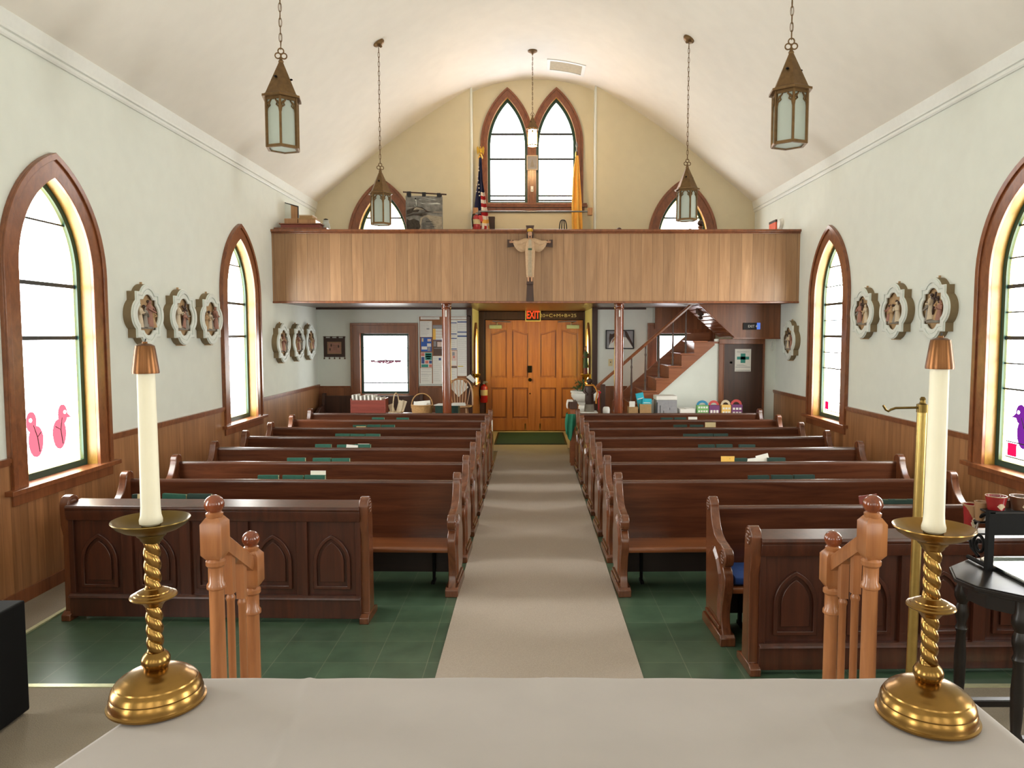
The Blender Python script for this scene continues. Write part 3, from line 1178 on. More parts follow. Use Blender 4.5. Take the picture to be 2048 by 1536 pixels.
def pew_end(par, x, s, carved):
    """x: middle of the board; s: side that faces out"""
    m = MB().prism(EP_, 'x', x - TH / 2, x + TH / 2)
    m.prism([(0.0, 0), (0.0, 0.05), (0.02, 0.065), (0.41, 0.065), (0.43, 0.05), (0.43, 0)], 'x', x - TH / 2 - 0.018, x + TH / 2 + 0.018)
    e = m.build('bench_end', 'pew_end_wood', par, smooth=30, bevel=0.007)
    if carved:
        xo = x + s * TH / 2
        rosette(xo, 0.385, 0.77, 0.037, s, e)
        rosette(xo, 0.054, 0.527, 0.04, s, e)
        # raised field with a pointed head on the outer face
        fld = [(0.09, 0.12), (0.375, 0.12), (0.392, 0.40), (0.36, 0.47), (0.29, 0.53), (0.22, 0.545), (0.14, 0.50), (0.075, 0.42), (0.055, 0.36), (0.09, 0.24)]
        c = (0.22, 0.33)
        inn = [(lerp(c[0], p[0], 0.86), lerp(c[1], p[1], 0.88)) for p in fld]
        n = len(fld)
        vs = [(xo, p[0], p[1]) for p in fld] + [(xo + s * 0.012, p[0], p[1]) for p in inn]
        m = MB().add(vs, [(k, (k + 1) % n, n + (k + 1) % n, n + k) for k in range(n)] + [list(range(n, 2 * n))])
        m.build('raised_field', 'pew_end_wood', e, smooth=0)
        m = MB().box(min(xo, xo + s * 0.012), 0.075, 0.078, max(xo, xo + s * 0.012), 0.385, 0.1)
        m.build('base_bead', 'pew_end_wood', e, smooth=0, bevel=0.004)
    return e


def make_pew(length, label, aisle, loc, rot):
    """seat faces -y; the aisle end is at +x (aisle=1) or -x (aisle=-1)"""
    p = thing('church_pew', label, 'pew', loc, rot)
    h = length / 2
    pew_end(p, aisle * (h - TH / 2), aisle, True)
    pew_end(p, -aisle * (h - TH / 2), -aisle, False)
    a, b = -h + TH * 0.6, h - TH * 0.6
    prof = [(0.03, 0.312), (0.026, 0.322), (0.026, 0.336), (0.034, 0.344), (0.06, 0.346), (0.37, 0.326), (0.37, 0.296)]
    m = MB().prism(prof, 'x', a, b)
    m.build('seat', 'pew_seat_lit_wood', p, smooth=50)
    bk = [(0.36, 0.29), (0.361, 0.30), (0.388, 0.725), (0.386, 0.740), (0.392, 0.752), (0.404, 0.757), (0.418, 0.753), (0.424, 0.741), (0.418, 0.725), (0.39, 0.3), (0.389, 0.29)]
    m = MB().prism(bk, 'x', a, b)
    m.build('backrest', 'pew_wood', p, smooth=40)
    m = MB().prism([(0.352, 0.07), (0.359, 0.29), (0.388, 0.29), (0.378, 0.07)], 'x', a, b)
    m.build('under_board', 'under_seat_shade', p, smooth=0)
    # hymnal rack on the rear of the backrest
    m = MB()
    m.add([(x, y, z) for x in (a + 0.05, b - 0.05) for y, z in ((0.40, 0.525), (0.475, 0.525), (0.475, 0.537), (0.40, 0.537))], [(0, 1, 2, 3), (4, 7, 6, 5), (0, 4, 5, 1), (1, 5, 6, 2), (2, 6, 7, 3), (3, 7, 4, 0)])
    m.box(a + 0.05, 0.49, 0.525, b - 0.05, 0.498, 0.60)
    m.box(a + 0.05, 0.46, 0.525, b - 0.05, 0.498, 0.537)
    m.build('book_rack', 'pew_wood', p, smooth=0)
    for x in (-h + 0.2, 0.0, h - 0.2):
        m = MB().box(x - 0.01, 0.32, 0.02, x + 0.01, 0.355, 0.305).box(x - 0.012, 0.27, 0.0, x + 0.012, 0.37, 0.022)
        m.build('support_leg', 'iron', p, smooth=0, bevel=0.003)
    return p


SIDE = {-1: 'notice-board side', 1: 'stair side'}
ORD = ['first', 'second', 'third', 'fourth', 'fifth', 'sixth', 'seventh']
PEWY = [5.09 + 0.78 * k for k in range(7)]
LL, LR = 2.56, 2.58
TILT = R(1.3)
pews = {}
protoL = protoR = None
for k in range(7):
    for s in (-1, 1):
        L_ = LL if s < 0 else LR
        lab = 'varnished brown pew on the %s, %s full-length row counted from the altar' % (SIDE[s], ORD[k])
        inner = -0.525 if s < 0 else 0.64
        rot = TILT * s
        loc = (inner + s * L_ / 2 * math.cos(TILT), PEWY[k] + L_ / 2 * math.sin(TILT), 0)
        if k == 0:
            p = make_pew(L_, lab, -s, loc, rot)
            if s < 0:
                protoL = p
            else:
                protoR = p
        else:
            p = dup(protoL if s < 0 else protoR, loc, rot, lab)
        p['group'] = 'church pews in rows along the aisle'
        pews[(s, k)] = p
shortp = make_pew(2.06, 'short varnished pew with blue seat cushion behind the dark arched screen', -1, (1.145 + 1.03, 4.29, 0), TILT)
m = MB()


def cush(u, v):
    a = PI * v * 2
    x = lerp(-0.95, 0.95, u)
    k = 0.0
    y = 0.205 + 0.155 * math.copysign(abs(math.cos(a)) ** 0.4, math.cos(a))
    z = 0.378 + 0.03 * math.copysign(abs(math.sin(a)) ** 0.5, math.sin(a))
    return (x, y, z)


m.grid(cush, 24, 28)
m.face([cush(0, k / 28)[1:] for k in range(28)], 'x', -0.95)
m.face([cush(0, k / 28)[1:] for k in range(28)], 'x', 0.95)
cu = m.build('seat_cushion', 'blue_cushion', smooth=50)
cu.location = shortp.location
cu.rotation_euler = shortp.rotation_euler
tag(cu, 'long blue cushion lying on the seat of the short pew', 'cushion')


# ------------------------------------------------------------------ panelled screens before the first pews
def screen(label, x0, x1, y, n, rot=0.0):
    w = x1 - x0
    s = thing('pew_front_screen', label, 'screen', ((x0 + x1) / 2, y, 0), rot)
    h = w / 2
    prof = [(0.0, 0.05), (0.015, 0.06), (0.02, 0.55), (0.0, 0.62), (-0.006, 0.73)] + arc(0.055, 0.75, 0.06, 178, 0, 12) + [(0.125, 0.6), (0.135, 0.06), (0.15, 0.05)]
    for sg in (-1, 1):
        x = sg * (h - 0.028)
        m = MB().prism(prof, 'x', x - 0.028, x + 0.028)
        m.prism([(-0.03, 0), (-0.03, 0.04), (0, 0.06), (0.15, 0.06), (0.22, 0.04), (0.22, 0)], 'x', x - 0.03, x + 0.03)
        e = m.build('end_post', 'pew_end_wood', s, smooth=30, bevel=0.006)
        rosette(x + sg * 0.028, 0.055, 0.752, 0.042, sg, e)
        rosette(x - sg * 0.028, 0.055, 0.752, 0.042, sg, e)
    a, b = -h + 0.05, h - 0.05
    m = MB().prism([(-0.03, 0.728), (-0.034, 0.742), (-0.026, 0.756), (0.14, 0.768), (0.15, 0.758), (0.15, 0.735)], 'x', a, b)
    m.prism([(-0.018, 0.66), (-0.028, 0.71), (-0.028, 0.728), (0.04, 0.728), (0.04, 0.66)], 'x', a, b)
    m.build('cap_rail', 'screen_wood', s, smooth=30, bevel=0.003)
    m = MB().box(a, 0.02, 0.06, b, 0.05, 0.68)
    m.build('backing', 'screen_wood', s, smooth=0)
    m = MB().box(a, -0.014, 0.03, b, 0.05, 0.155).prism([(-0.03, 0.155), (-0.026, 0.168), (-0.012, 0.178), (0.02, 0.178), (0.02, 0.155)], 'x', a, b)
    m.build('base_rail', 'screen_wood', s, smooth=30, bevel=0.003)
    pw = (b - a) / n
    for k in range(n + 1):
        x = a + pw * k
        m = MB().box(max(a, x - 0.035), -0.002, 0.17, min(b, x + 0.035), 0.024, 0.68)
        m.build('stile', 'screen_wood', s, smooth=0, bevel=0.003)
    ea, ra = win_geo(0.215, 0.385, 0.555)
    for k in range(n):
        x = a + pw * (k + 0.5)
        sh = lambda o: [(x + p[0], p[1]) for p in o]
        m = MB().ring(sh(arch(ea, ra + 0.012, 0.215, 0.385, 10)), sh(arch(ea, ra - 0.01, 0.236, 0.385, 10)), 'y', 0.004, 0.021)
        m.prism(sh(arch(ea, ra - 0.03, 0.262, 0.385, 10)), 'y', 0.008, 0.021)
        m.build('arched_panel', 'screen_wood', s, smooth=30, bevel=0.003)
    return s


screen('dark pew-front screen with five arched panels on the notice-board side', -3.02, -1.03, 4.66, 5, -R(1.5))
screen('dark pew-front screen with arched panels on the stair side, before the short pew', 1.19, 3.3, 3.93, 5, R(1.0))


# ------------------------------------------------------------------ hymnals and leaflets in the racks
def make_book(mat, label, loc, rot, w=0.158, h=0.235, t=0.032):
    b = thing('hymnal', label, 'book', loc, rot)
    m = MB().box(-w / 2, -t / 2, 0, w / 2, -t / 2 + 0.003, h).box(-w / 2, t / 2 - 0.003, 0, w / 2, t / 2, h).box(-w / 2, -t / 2, 0, -w / 2 + 0.003, t / 2, h)
    m.build('cover', mat, b, smooth=0, bevel=0.0012)
    m = MB().box(-w / 2 + 0.003, -t / 2 + 0.003, 0.004, w / 2 - 0.004, t / 2 - 0.003, h - 0.004)
    m.build('pages', 'cream_paper', b, smooth=0)
    return b


def pew_point(s, k, px, py, y_off):
    """x along the pew where the photograph shows px, on the rack of pew k"""
    p = pews[(s, k)] if k is not None else shortp
    y = p.location.y + y_off
    for _ in range(3):
        pt = at(px, py, y)
        y = p.location.y + y_off + (pt.x - p.location.x) * math.tan(p.rotation_euler.z)
    return pt.x, y


BOOKS = {  # side, row: [(px0, px1)], row top py
    (-1, 0): ([(515, 558), (564, 606), (607, 651)], 955), (-1, 1): ([(574, 612), (626, 662), (663, 700)], 920),
    (-1, 2): ([(630, 663), (674, 707), (708, 741)], 892), (-1, 3): ([(671, 699), (700, 729), (730, 759)], 870),
    (-1, 4): ([(707, 732), (734, 761), (762, 790)], 852), (-1, 5): ([(743, 769), (792, 818)], 838),
    (1, 0): ([(1497, 1541), (1542, 1587), (1588, 1632)], 952), (1, 1): ([(1468, 1486), (1535, 1570)], 920),
    (1, 2): ([(1397, 1431), (1432, 1466), (1478, 1511)], 892), (1, 3): ([(1366, 1396), (1397, 1426), (1428, 1457)], 870),
    (1, 4): ([(1347, 1376), (1377, 1410)], 852), (1, 5): ([(1320, 1346), (1347, 1374)], 838)}
protoB = {}
WHICH = ['first', 'second', 'third']
for (s, k), (spans, py) in BOOKS.items():
    for q, (a, b) in enumerate(spans):
        x, y = pew_point(s, k, (a + b) / 2, py, 0.445)
        o_ = q if s > 0 else len(spans) - 1 - q
        lab = 'green hymnal in the rack behind the %s full-length pew, %s, %s from the aisle' % (ORD[k], SIDE[s], WHICH[o_])
        mt = 'hymnal_green' if s < 0 else 'hymnal_dark'
        rot = (R(-3 - q), R(random.uniform(-1, 1)), pews[(s, k)].rotation_euler.z)
        z = 0.543 + random.uniform(-0.002, 0.004)
        if mt not in protoB:
            protoB[mt] = make_book(mt, lab, (x, y, z), rot)
            bk = protoB[mt]
        else:
            bk = dup(protoB[mt], (x, y, z), rot, lab)
        bk['group'] = 'hymnals in the pew racks'
# books lying behind the notice-side screen and behind the short pew
lab0 = ['dark hymnal behind the five-panel screen, beside the cream card', 'green hymnal with a loose marker standing behind the five-panel screen', 'dark hymnal behind the five-panel screen, beside the newel ball']
ledge = thing('book_shelf', 'narrow dark shelf fixed behind the five-panel screen', 'shelf', (-2.02, 4.86, 0), -R(1.5))
m = MB().box(-0.93, -0.05, 0.5, 0.93, 0.08, 0.515).box(-0.93, 0.07, 0.515, 0.93, 0.08, 0.57)
m.build('board', 'screen_wood', ledge, smooth=0)
for sg in (-1, 1):
    m = MB().box(sg * 0.92 - 0.01, -0.05, 0, sg * 0.92 + 0.01, 0.08, 0.5)
    m.build('bracket', 'screen_wood', ledge, smooth=0)
for q, (a, b) in enumerate([(262, 312), (314, 369), (372, 417)]):
    pt = at((a + b) / 2, 994, 4.87)
    bk = dup(protoB['hymnal_dark' if q != 1 else 'hymnal_green'], (pt.x, 4.885 - 0.0, 0.518), (R(-4), R((-2, 3, 1)[q]), 0), lab0[q])
    bk.scale = (1.0, 1, 1.12)
for q, (a, b) in enumerate([(1756, 1783), (1786, 1823), (1824, 1860)]):
    x, y = pew_point(1, None, (a + b) / 2, 1000, 0.445)
    bk = dup(protoB['hymnal_dark'], (x, y, 0.543), (R(-3), 0, 0), ['dark hymnal beside the orange folder behind the short pew', 'dark hymnal behind the short pew, between the newel and brass pole', 'dark hymnal behind the short pew, next to the brass pole'][q])


def leaf(name, label, cat, px0, px1, pytop, s, k, mat, zb=0.54, tilt=0.0, yoff=0.43, back=0.0):
    xa, y = pew_point(s, k, px0, pytop, yoff)
    xb, _ = pew_point(s, k, px1, pytop, yoff)
    top = at((px0 + px1) / 2, pytop, y).z
    m = MB().box(-(xb - xa) / 2, -0.002, 0, (xb - xa) / 2, 0.002, top - zb)
    m.box(-(xb - xa) / 2, -0.0035, 0.004, (xb - xa) / 2 - 0.002, -0.0022, top - zb)
    o = m.build(name, mat, smooth=0, loc=((xa + xb) / 2, y, zb))
    o.rotation_euler = (R(-4), R(tilt), 0)
    return tag(o, label, cat)


leaf('leaflet', 'white leaflet sticking up over green hymnals, first full-length pew, notice-board side', 'leaflet', 620, 650, 942, -1, 0, 'paper', yoff=0.468)
leaf('leaflet', 'white tilted sheet among hymnals of the third pew, notice-board side', 'leaflet', 688, 711, 890, -1, 2, 'paper', tilt=5, yoff=0.423)
leaf('leaflet', 'narrow white slip above hymnals of the third pew, notice-board side', 'leaflet', 715, 738, 888, -1, 2, 'paper', yoff=0.466)
leaf('leaflet', 'cream booklet before a hymnal of the fifth pew, notice-board side', 'booklet', 712, 731, 853, -1, 4, 'cream_paper', yoff=0.423)
leaf('leaflet', 'orange yellow booklet in the second pew rack on the stair side', 'booklet', 1443, 1470, 913, 1, 1, 'yellow_cloth')
leaf('leaflet', 'wide white leaflet lying aslant in the second pew rack, stair side', 'leaflet', 1487, 1527, 917, 1, 1, 'paper', tilt=-6, zb=0.553)
leaf('leaflet', 'white printed card tilted up highest in the second pew rack, stair side', 'card', 1526, 1551, 908, 1, 1, 'paper', tilt=-14, yoff=0.45, zb=0.56)
leaf('leaflet', 'cream booklet standing beside dark hymnals of the fifth pew, stair side', 'booklet', 1411, 1432, 845, 1, 4, 'cream_paper')
leaf('leaflet', 'white leaflet beside dark hymnals of the sixth pew, stair side', 'leaflet', 1377, 1395, 834, 1, 5, 'paper')
leaf('folder', 'orange brown folder slanting behind the newel ball in the short pew rack', 'folder', 1730, 1766, 990, 1, None, 'red_wood', tilt=-8, yoff=0.465, zb=0.556)
o = MB().box(-0.028, -0.002, 0, 0.028, 0.002, 0.27).build('leaflet', 'cream_paper', smooth=0, loc=(at(278, 988, 4.84).x, 4.843, 0.518))
o.rotation_euler = (R(-3), R(2), 0)
tag(o, 'cream card upright behind the five-panel screen, beside the altar candle', 'card')


# ------------------------------------------------------------------ step rails with ball newels
def newel(par, y, zb, bz, s):
    """zb: foot; bz: top of the ball"""
    n = thing('newel_post', None, None) if False else None
    m = MB()
    top = bz - 0.075
    h = 0.042
    blk = 0.17
    m.lathe([(0.036, zb), (0.036, zb + 0.02), (0.031, zb + 0.03), (0.029, top - blk - 0.16), (0.029, top - blk - 0.135), (0.037, top - blk - 0.13), (0.037, top - blk - 0.115), (0.03, top - blk - 0.105), (0.03, top - blk - 0.045), (0.038, top - blk - 0.035), (0.038, top - blk - 0.02), (0.03, top - blk - 0.01)], 24, (0, y, 0))
    # square block with nipped corners
    q = 0.016
    m.add([(sx * (h - e), y + sy * (h - e), z) for z, e in ((top - blk - 0.012, q), (top - blk + 0.012, 0), (top - 0.035, 0), (top - 0.012, q)) for sx, sy in ((-1, -1), (1, -1), (1, 1), (-1, 1))],
          [(4 * i + k, 4 * i + (k + 1) % 4, 4 * i + 4 + (k + 1) % 4, 4 * i + 4 + k) for i in range(3) for k in range(4)] + [(0, 3, 2, 1), (12, 13, 14, 15)])
    m.lathe([(0.03, top - 0.014), (0.033, top - 0.005), (0.033, top + 0.003), (0.026, top + 0.008), (0.018, top + 0.014), (0.018, top + 0.022)], 24, (0, y, 0))
    o = m.build('newel_post', 'rail_oak', par, smooth=35, bevel=0.0)
    b = MB().ball((0, y, bz - 0.0375), 0.0385, 24, 16).build('ball_finial', 'post_wood', o)
    return o


def step_rail(label, x, s):
    r = thing('step_railing', label, 'railing', (x, 0, 0))
    yn, yf = 2.9, 3.27
    tn, tf = at(0, 990, yn).z, at(0, 1062, yf).z
    newel(r, yn, PZ, tn, s)
    newel(r, yf, 0.008, tf, s)
    za, zb = tn - 0.16, tf - 0.14
    prof = [(-0.024, -0.035), (-0.028, 0.0), (-0.026, 0.03), (-0.014, 0.042), (0.014, 0.042), (0.026, 0.03), (0.028, 0.0), (0.024, -0.035)]
    vs = [(p[0], yn + 0.03, za - 0.03 + p[1]) for p in prof] + [(p[0], yf - 0.03, zb + 0.0 + p[1]) for p in prof]
    n = len(prof)
    m = MB().add(vs, [list(range(n)), list(range(2 * n - 1, n - 1, -1))] + [(k, (k + 1) % n, n + (k + 1) % n, n + k) for k in range(n)])
    m.build('handrail', 'rail_oak', r, smooth=30)
    for t, foot in ((0.36, PZ), (0.68, 0.008)):
        y = lerp(yn, yf, t)
        zt = lerp(za - 0.03, zb, t) - 0.02
        m = MB().lathe([(0.02, foot), (0.02, foot + 0.02), (0.015, foot + 0.03), (0.016, zt - 0.2), (0.019, zt - 0.19), (0.019, zt - 0.18), (0.014, zt - 0.17), (0.014, zt - 0.16)], 16, (0, y, 0))
        m.box(-0.017, y - 0.017, zt - 0.165, 0.017, y + 0.017, zt + 0.015)
        m.build('baluster', 'rail_oak', r, smooth=35)
    return r


step_rail('oak step railing with ball-topped newels before the five-panel screen', at(431, 1100, 2.9).x, -1)
step_rail('oak step railing with ball-topped newels beside the tall brass pole', at(1743, 1100, 2.9).x, 1)

# ------------------------------------------------------------------ altar, cloth, candlesticks
AZ = 1.2
corners = [(-0.645, 1.375), (0.793, 1.368), (0.80, 0.40), (-0.885, 0.40)]
al = thing('altar_table', 'altar table under the white cloth, its legs out of view', 'altar', (0.07, 0.85, PZ))
m = MB().box(-0.66, -0.4, AZ - PZ - 0.05, 0.66, 0.44, AZ - PZ - 0.006)
m.build('table_top', 'light_wood', al, smooth=0)
for sx in (-1, 1):
    for sy in (-0.34, 0.38):
        m = MB().box(sx * 0.58 - 0.035, sy - 0.035, 0, sx * 0.58 + 0.035, sy + 0.035, AZ - PZ - 0.05)
        m.build('leg', 'light_wood', al, smooth=0)
CREASES = [((-0.42, 1.375), (-0.30, 0.40)), ((0.03, 1.372), (0.03, 0.40)), ((0.50, 1.375), (0.46, 0.4))]


def cloth_pt(u, v):
    # 0.1 of the grid at each side hangs down
    d = 0.12
    uu = min(max((u - d) / (1 - 2 * d), 0), 1)
    vv = min(max((v - d) / (1 - 2 * d), 0), 1)
    a = Vector(corners[3]).lerp(Vector(corners[2]), uu)
    b = Vector(corners[0]).lerp(Vector(corners[1]), uu)
    p = a.lerp(b, vv)
    z = AZ
    hang = max(max(0, d - u, u - 1 + d), max(0, d - v, v - 1 + d)) / d
    # rounded corners on top
    for (cx_, cy_), (ix, iy) in zip(corners, ((1, -1), (-1, -1), (-1, 1), (1, 1))):
        q = Vector((cx_ + ix * 0.03, cy_ + iy * 0.03))
        e = p - q
        if e.x * ix < 0 and e.y * iy < 0 and e.length > 0.03:
            p = q + e.normalized() * 0.03
    if hang > 0:
        out = Vector((p.x - 0.03, p.y - 0.9))
        t = hang
        p = p + out.normalized() * (0.012 + 0.010 * math.sin(9 * (p.x + p.y * 1.3))) * min(1, 3 * t)
        z = AZ - 0.008 - 0.3 * t
    else:
        for k, ((ax, ay), (bx, by)) in enumerate(CREASES):
            cxx = lerp(ax, bx, (ay - p.y) / (ay - by))
            dd = abs(p.x - cxx)
            z += (0.0026, 0.0011, 0.0008)[k] * math.exp(-(dd / (0.008, 0.006, 0.006)[k]) ** 2)
        z += 0.0009 * math.sin(7 * p.x + 3 * math.sin(5 * p.y)) + 0.0007 * math.sin(23 * p.x * p.y + 4 * p.y)
        ed = min(abs(p.y - 1.372), abs(p.x - corners[1][0]), 1)
        z -= 0.004 * math.exp(-(ed / 0.01) ** 2)
    return (p.x, p.y, z)


m = MB().grid(cloth_pt, 320, 120)
clo = m.build('altar_cloth', 'altar_linen', smooth=180)
tag(clo, 'creased off-white linen cloth covering the altar between the two candlesticks', 'cloth')


def candlestick(label, x, y):
    c = thing('candlestick', label, 'candlestick', (x, y, AZ + 0.003))
    base = [(0.0775, 0), (0.0805, 0.002), (0.0805, 0.005), (0.077, 0.008), (0.0765, 0.011), (0.0775, 0.014), (0.075, 0.019), (0.0725, 0.021), (0.0735, 0.025), (0.0715, 0.03), (0.068, 0.033), (0.0685, 0.037), (0.066, 0.045), (0.062, 0.053), (0.0585, 0.056), (0.0575, 0.06), (0.05, 0.068), (0.045, 0.071), (0.043, 0.075), (0.034, 0.082), (0.027, 0.087), (0.0185, 0.094), (0.017, 0.097)]
    base = [(.0775, 0), (.0805, .003), (.0805, .006), (.077, .008), (.0762, .012), (.0758, .019), (.0735, .0235), (.074, .026), (.0725, .032), (.0685, .039), (.0665, .0405), (.0655, .043), (.059, .0485), (.053, .0515), (.051, .0535), (.043, .0575), (.033, .061), (.0225, .0635), (.0165, .0655)]
    m = MB().lathe(base, 56)
    m.build('base', 'brass', c, smooth=25)
    m = MB().lathe([(0.0165, 0.064), (0.0205, 0.067), (0.0235, 0.074), (0.0235, 0.081), (0.020, 0.088), (0.015, 0.093)], 40)
    m.build('lower_collar', 'brass', c, smooth=30)

    def twist(z0, z1, turns, nm):
        m = MB()
        rows, seg = 70, 36
        vs, fs = [], []
        for i in range(rows + 1):
            t = i / rows
            z = lerp(z0, z1, t)
            for k in range(seg):
                a = 2 * PI * k / seg
                r = 0.0105 * (1 + 0.36 * abs(math.cos(a + turns * 2 * PI * t)) ** 0.75)
                vs.append((r * math.cos(a), r * math.sin(a), z))
        for i in range(rows):
            for k in range(seg):
                j = (k + 1) % seg
                fs.append((i * seg + k, i * seg + j, (i + 1) * seg + j, (i + 1) * seg + k))
        m.add(vs, fs)
        m.build(nm, 'brass', c, smooth=60)
    twist(0.092, 0.176, 1.9, 'twisted_shaft')
    kn = [(0.0145, 0.222), (0.017, 0.228), (0.02, 0.236), (0.031, 0.246), (0.039, 0.252), (0.0405, 0.256), (0.039, 0.26), (0.034, 0.263), (0.033, 0.266), (0.0275, 0.269), (0.027, 0.272), (0.021, 0.276), (0.0155, 0.281), (0.0145, 0.284)]
    kn = [(r * 0.95, 0.174 + (z - 0.222) * 0.54) for r, z in kn]
    m = MB().lathe(kn, 48)
    m.build('knop', 'brass', c, smooth=25)
    twist(0.205, 0.29, 1.9, 'twisted_shaft')
    pan = [(0.014, 0.364), (0.019, 0.37), (0.0205, 0.375), (0.025, 0.379), (0.0265, 0.383), (0.032, 0.386), (0.048, 0.392), (0.060, 0.400), (0.067, 0.409), (0.0685, 0.411), (0.068, 0.413), (0.0655, 0.412), (0.057, 0.404), (0.046, 0.397), (0.03, 0.392), (0.0175, 0.3905)]
    pan = [(r * 0.925, 0.286 + (z - 0.364) * 0.85) for r, z in pan]
    m = MB().lathe(pan, 56)
    m.build('drip_pan', 'old_brass' if x < 0 else 'brass', c, smooth=35)
    m = MB().lathe([(0.0155, 0.307), (0.0155, 0.318), (0.0142, 0.318), (0.0142, 0.309)], 28)
    m.build('socket', 'old_brass', c, smooth=30)
    return c


def candle(label, x, y, h):
    c = thing('altar_candle', label, 'candle', (x, y, AZ + 0.003 + 0.309), )
    m = MB().lathe([(0.0138, 0.0), (0.0138, 0.010), (0.0185, 0.012), (0.0188, 0.018), (0.0168, 0.026), (0.0158, 0.04), (0.0142, h - 0.01), (0.0138, h)], 32)
    m.build('wax', 'candle_wax', c, smooth=40)
    m = MB().lathe([(0.0215, h - 0.035), (0.0218, h - 0.032), (0.0165, h + 0.006), (0.0152, h + 0.012), (0.010, h + 0.015), (0.0045, h + 0.016), (0.004, h + 0.019)], 32)
    m.build('follower', 'follower_copper', c, smooth=35)
    m = MB().tube([(0, 0, h + 0.018), (0.001, 0, h + 0.021), (0.0016, 0, h + 0.024)], 0.0011, 6)
    m.build('wick', 'black_print', c)
    return c


cl = (-0.656, 1.262)
cr = (0.672, 1.213)
candlestick('twisted brass candlestick with a dull drip pan, before the five-panel screen', *cl)
candlestick('twisted brass candlestick with a bright drip pan, beside the tall brass pole', *cr)
candle('tall ivory candle with bronze follower in front of the five-panel screen', cl[0], cl[1], 0.306)
candle('tall ivory candle with bronze follower beside the tall brass hook pole', cr[0], cr[1], 0.316)

# brass pole with a hook
px = at(1845, 815, 2.75)
hp = thing('hook_stand', 'tall slim brass pole with a bent hook arm beside the altar candle', 'stand', (at(1822, 1300, 2.75).x, 2.75, PZ))
dx = px.x - hp.location.x
H = px.z - PZ
m = MB().tube([(0, 0, 0.02), (dx, 0, H)], 0.0185, 20)
m.build('pole', 'pale_brass', hp)
m = MB().lathe([(0.021, -0.018), (0.021, 0.012), (0.012, 0.016), (0.009, 0.024), (0.011, 0.032), (0.006, 0.04)], 20, (dx, 0, H))
m.build('cap', 'old_brass', hp)
m = MB().tube([(dx, 0, H + 0.0), (dx - 0.10, 0, H - 0.002), (dx - 0.118, 0, H - 0.008), (dx - 0.127, 0, H - 0.014), (dx - 0.137, 0, H - 0.008), (dx - 0.147, 0, H + 0.008)], 0.0045, 8)
m.build('hook_arm', 'old_brass', hp)
m = MB().lathe([(0.13, 0), (0.13, 0.01), (0.06, 0.02), (0.022, 0.04), (0.022, 0.07)], 28)
m.build('foot', 'brass', hp)
# black cabinet at the edge of the platform
bx = thing('speaker_cabinet', 'black cabinet standing at the platform edge by the wainscot', 'cabinet', (-2.4, 2.86, PZ))
m = MB().box(-0.24, -0.28, 0.01, 0.21, 0.28, 0.50)
m.build('cabinet_body', 'black_vinyl', bx, smooth=0, bevel=0.008)
m = MB().box(-0.2, -0.29, 0.05, 0.17, -0.278, 0.46)
m.build('grille', 'iron', bx, smooth=0)
for sx, sy in ((-0.2, -0.24), (0.17, -0.24), (-0.2, 0.24), (0.17, 0.24)):
    m = MB().lathe([(0.02, 0), (0.02, 0.012)], 12, (sx, sy, 0))
    m.build('foot', 'iron', bx)

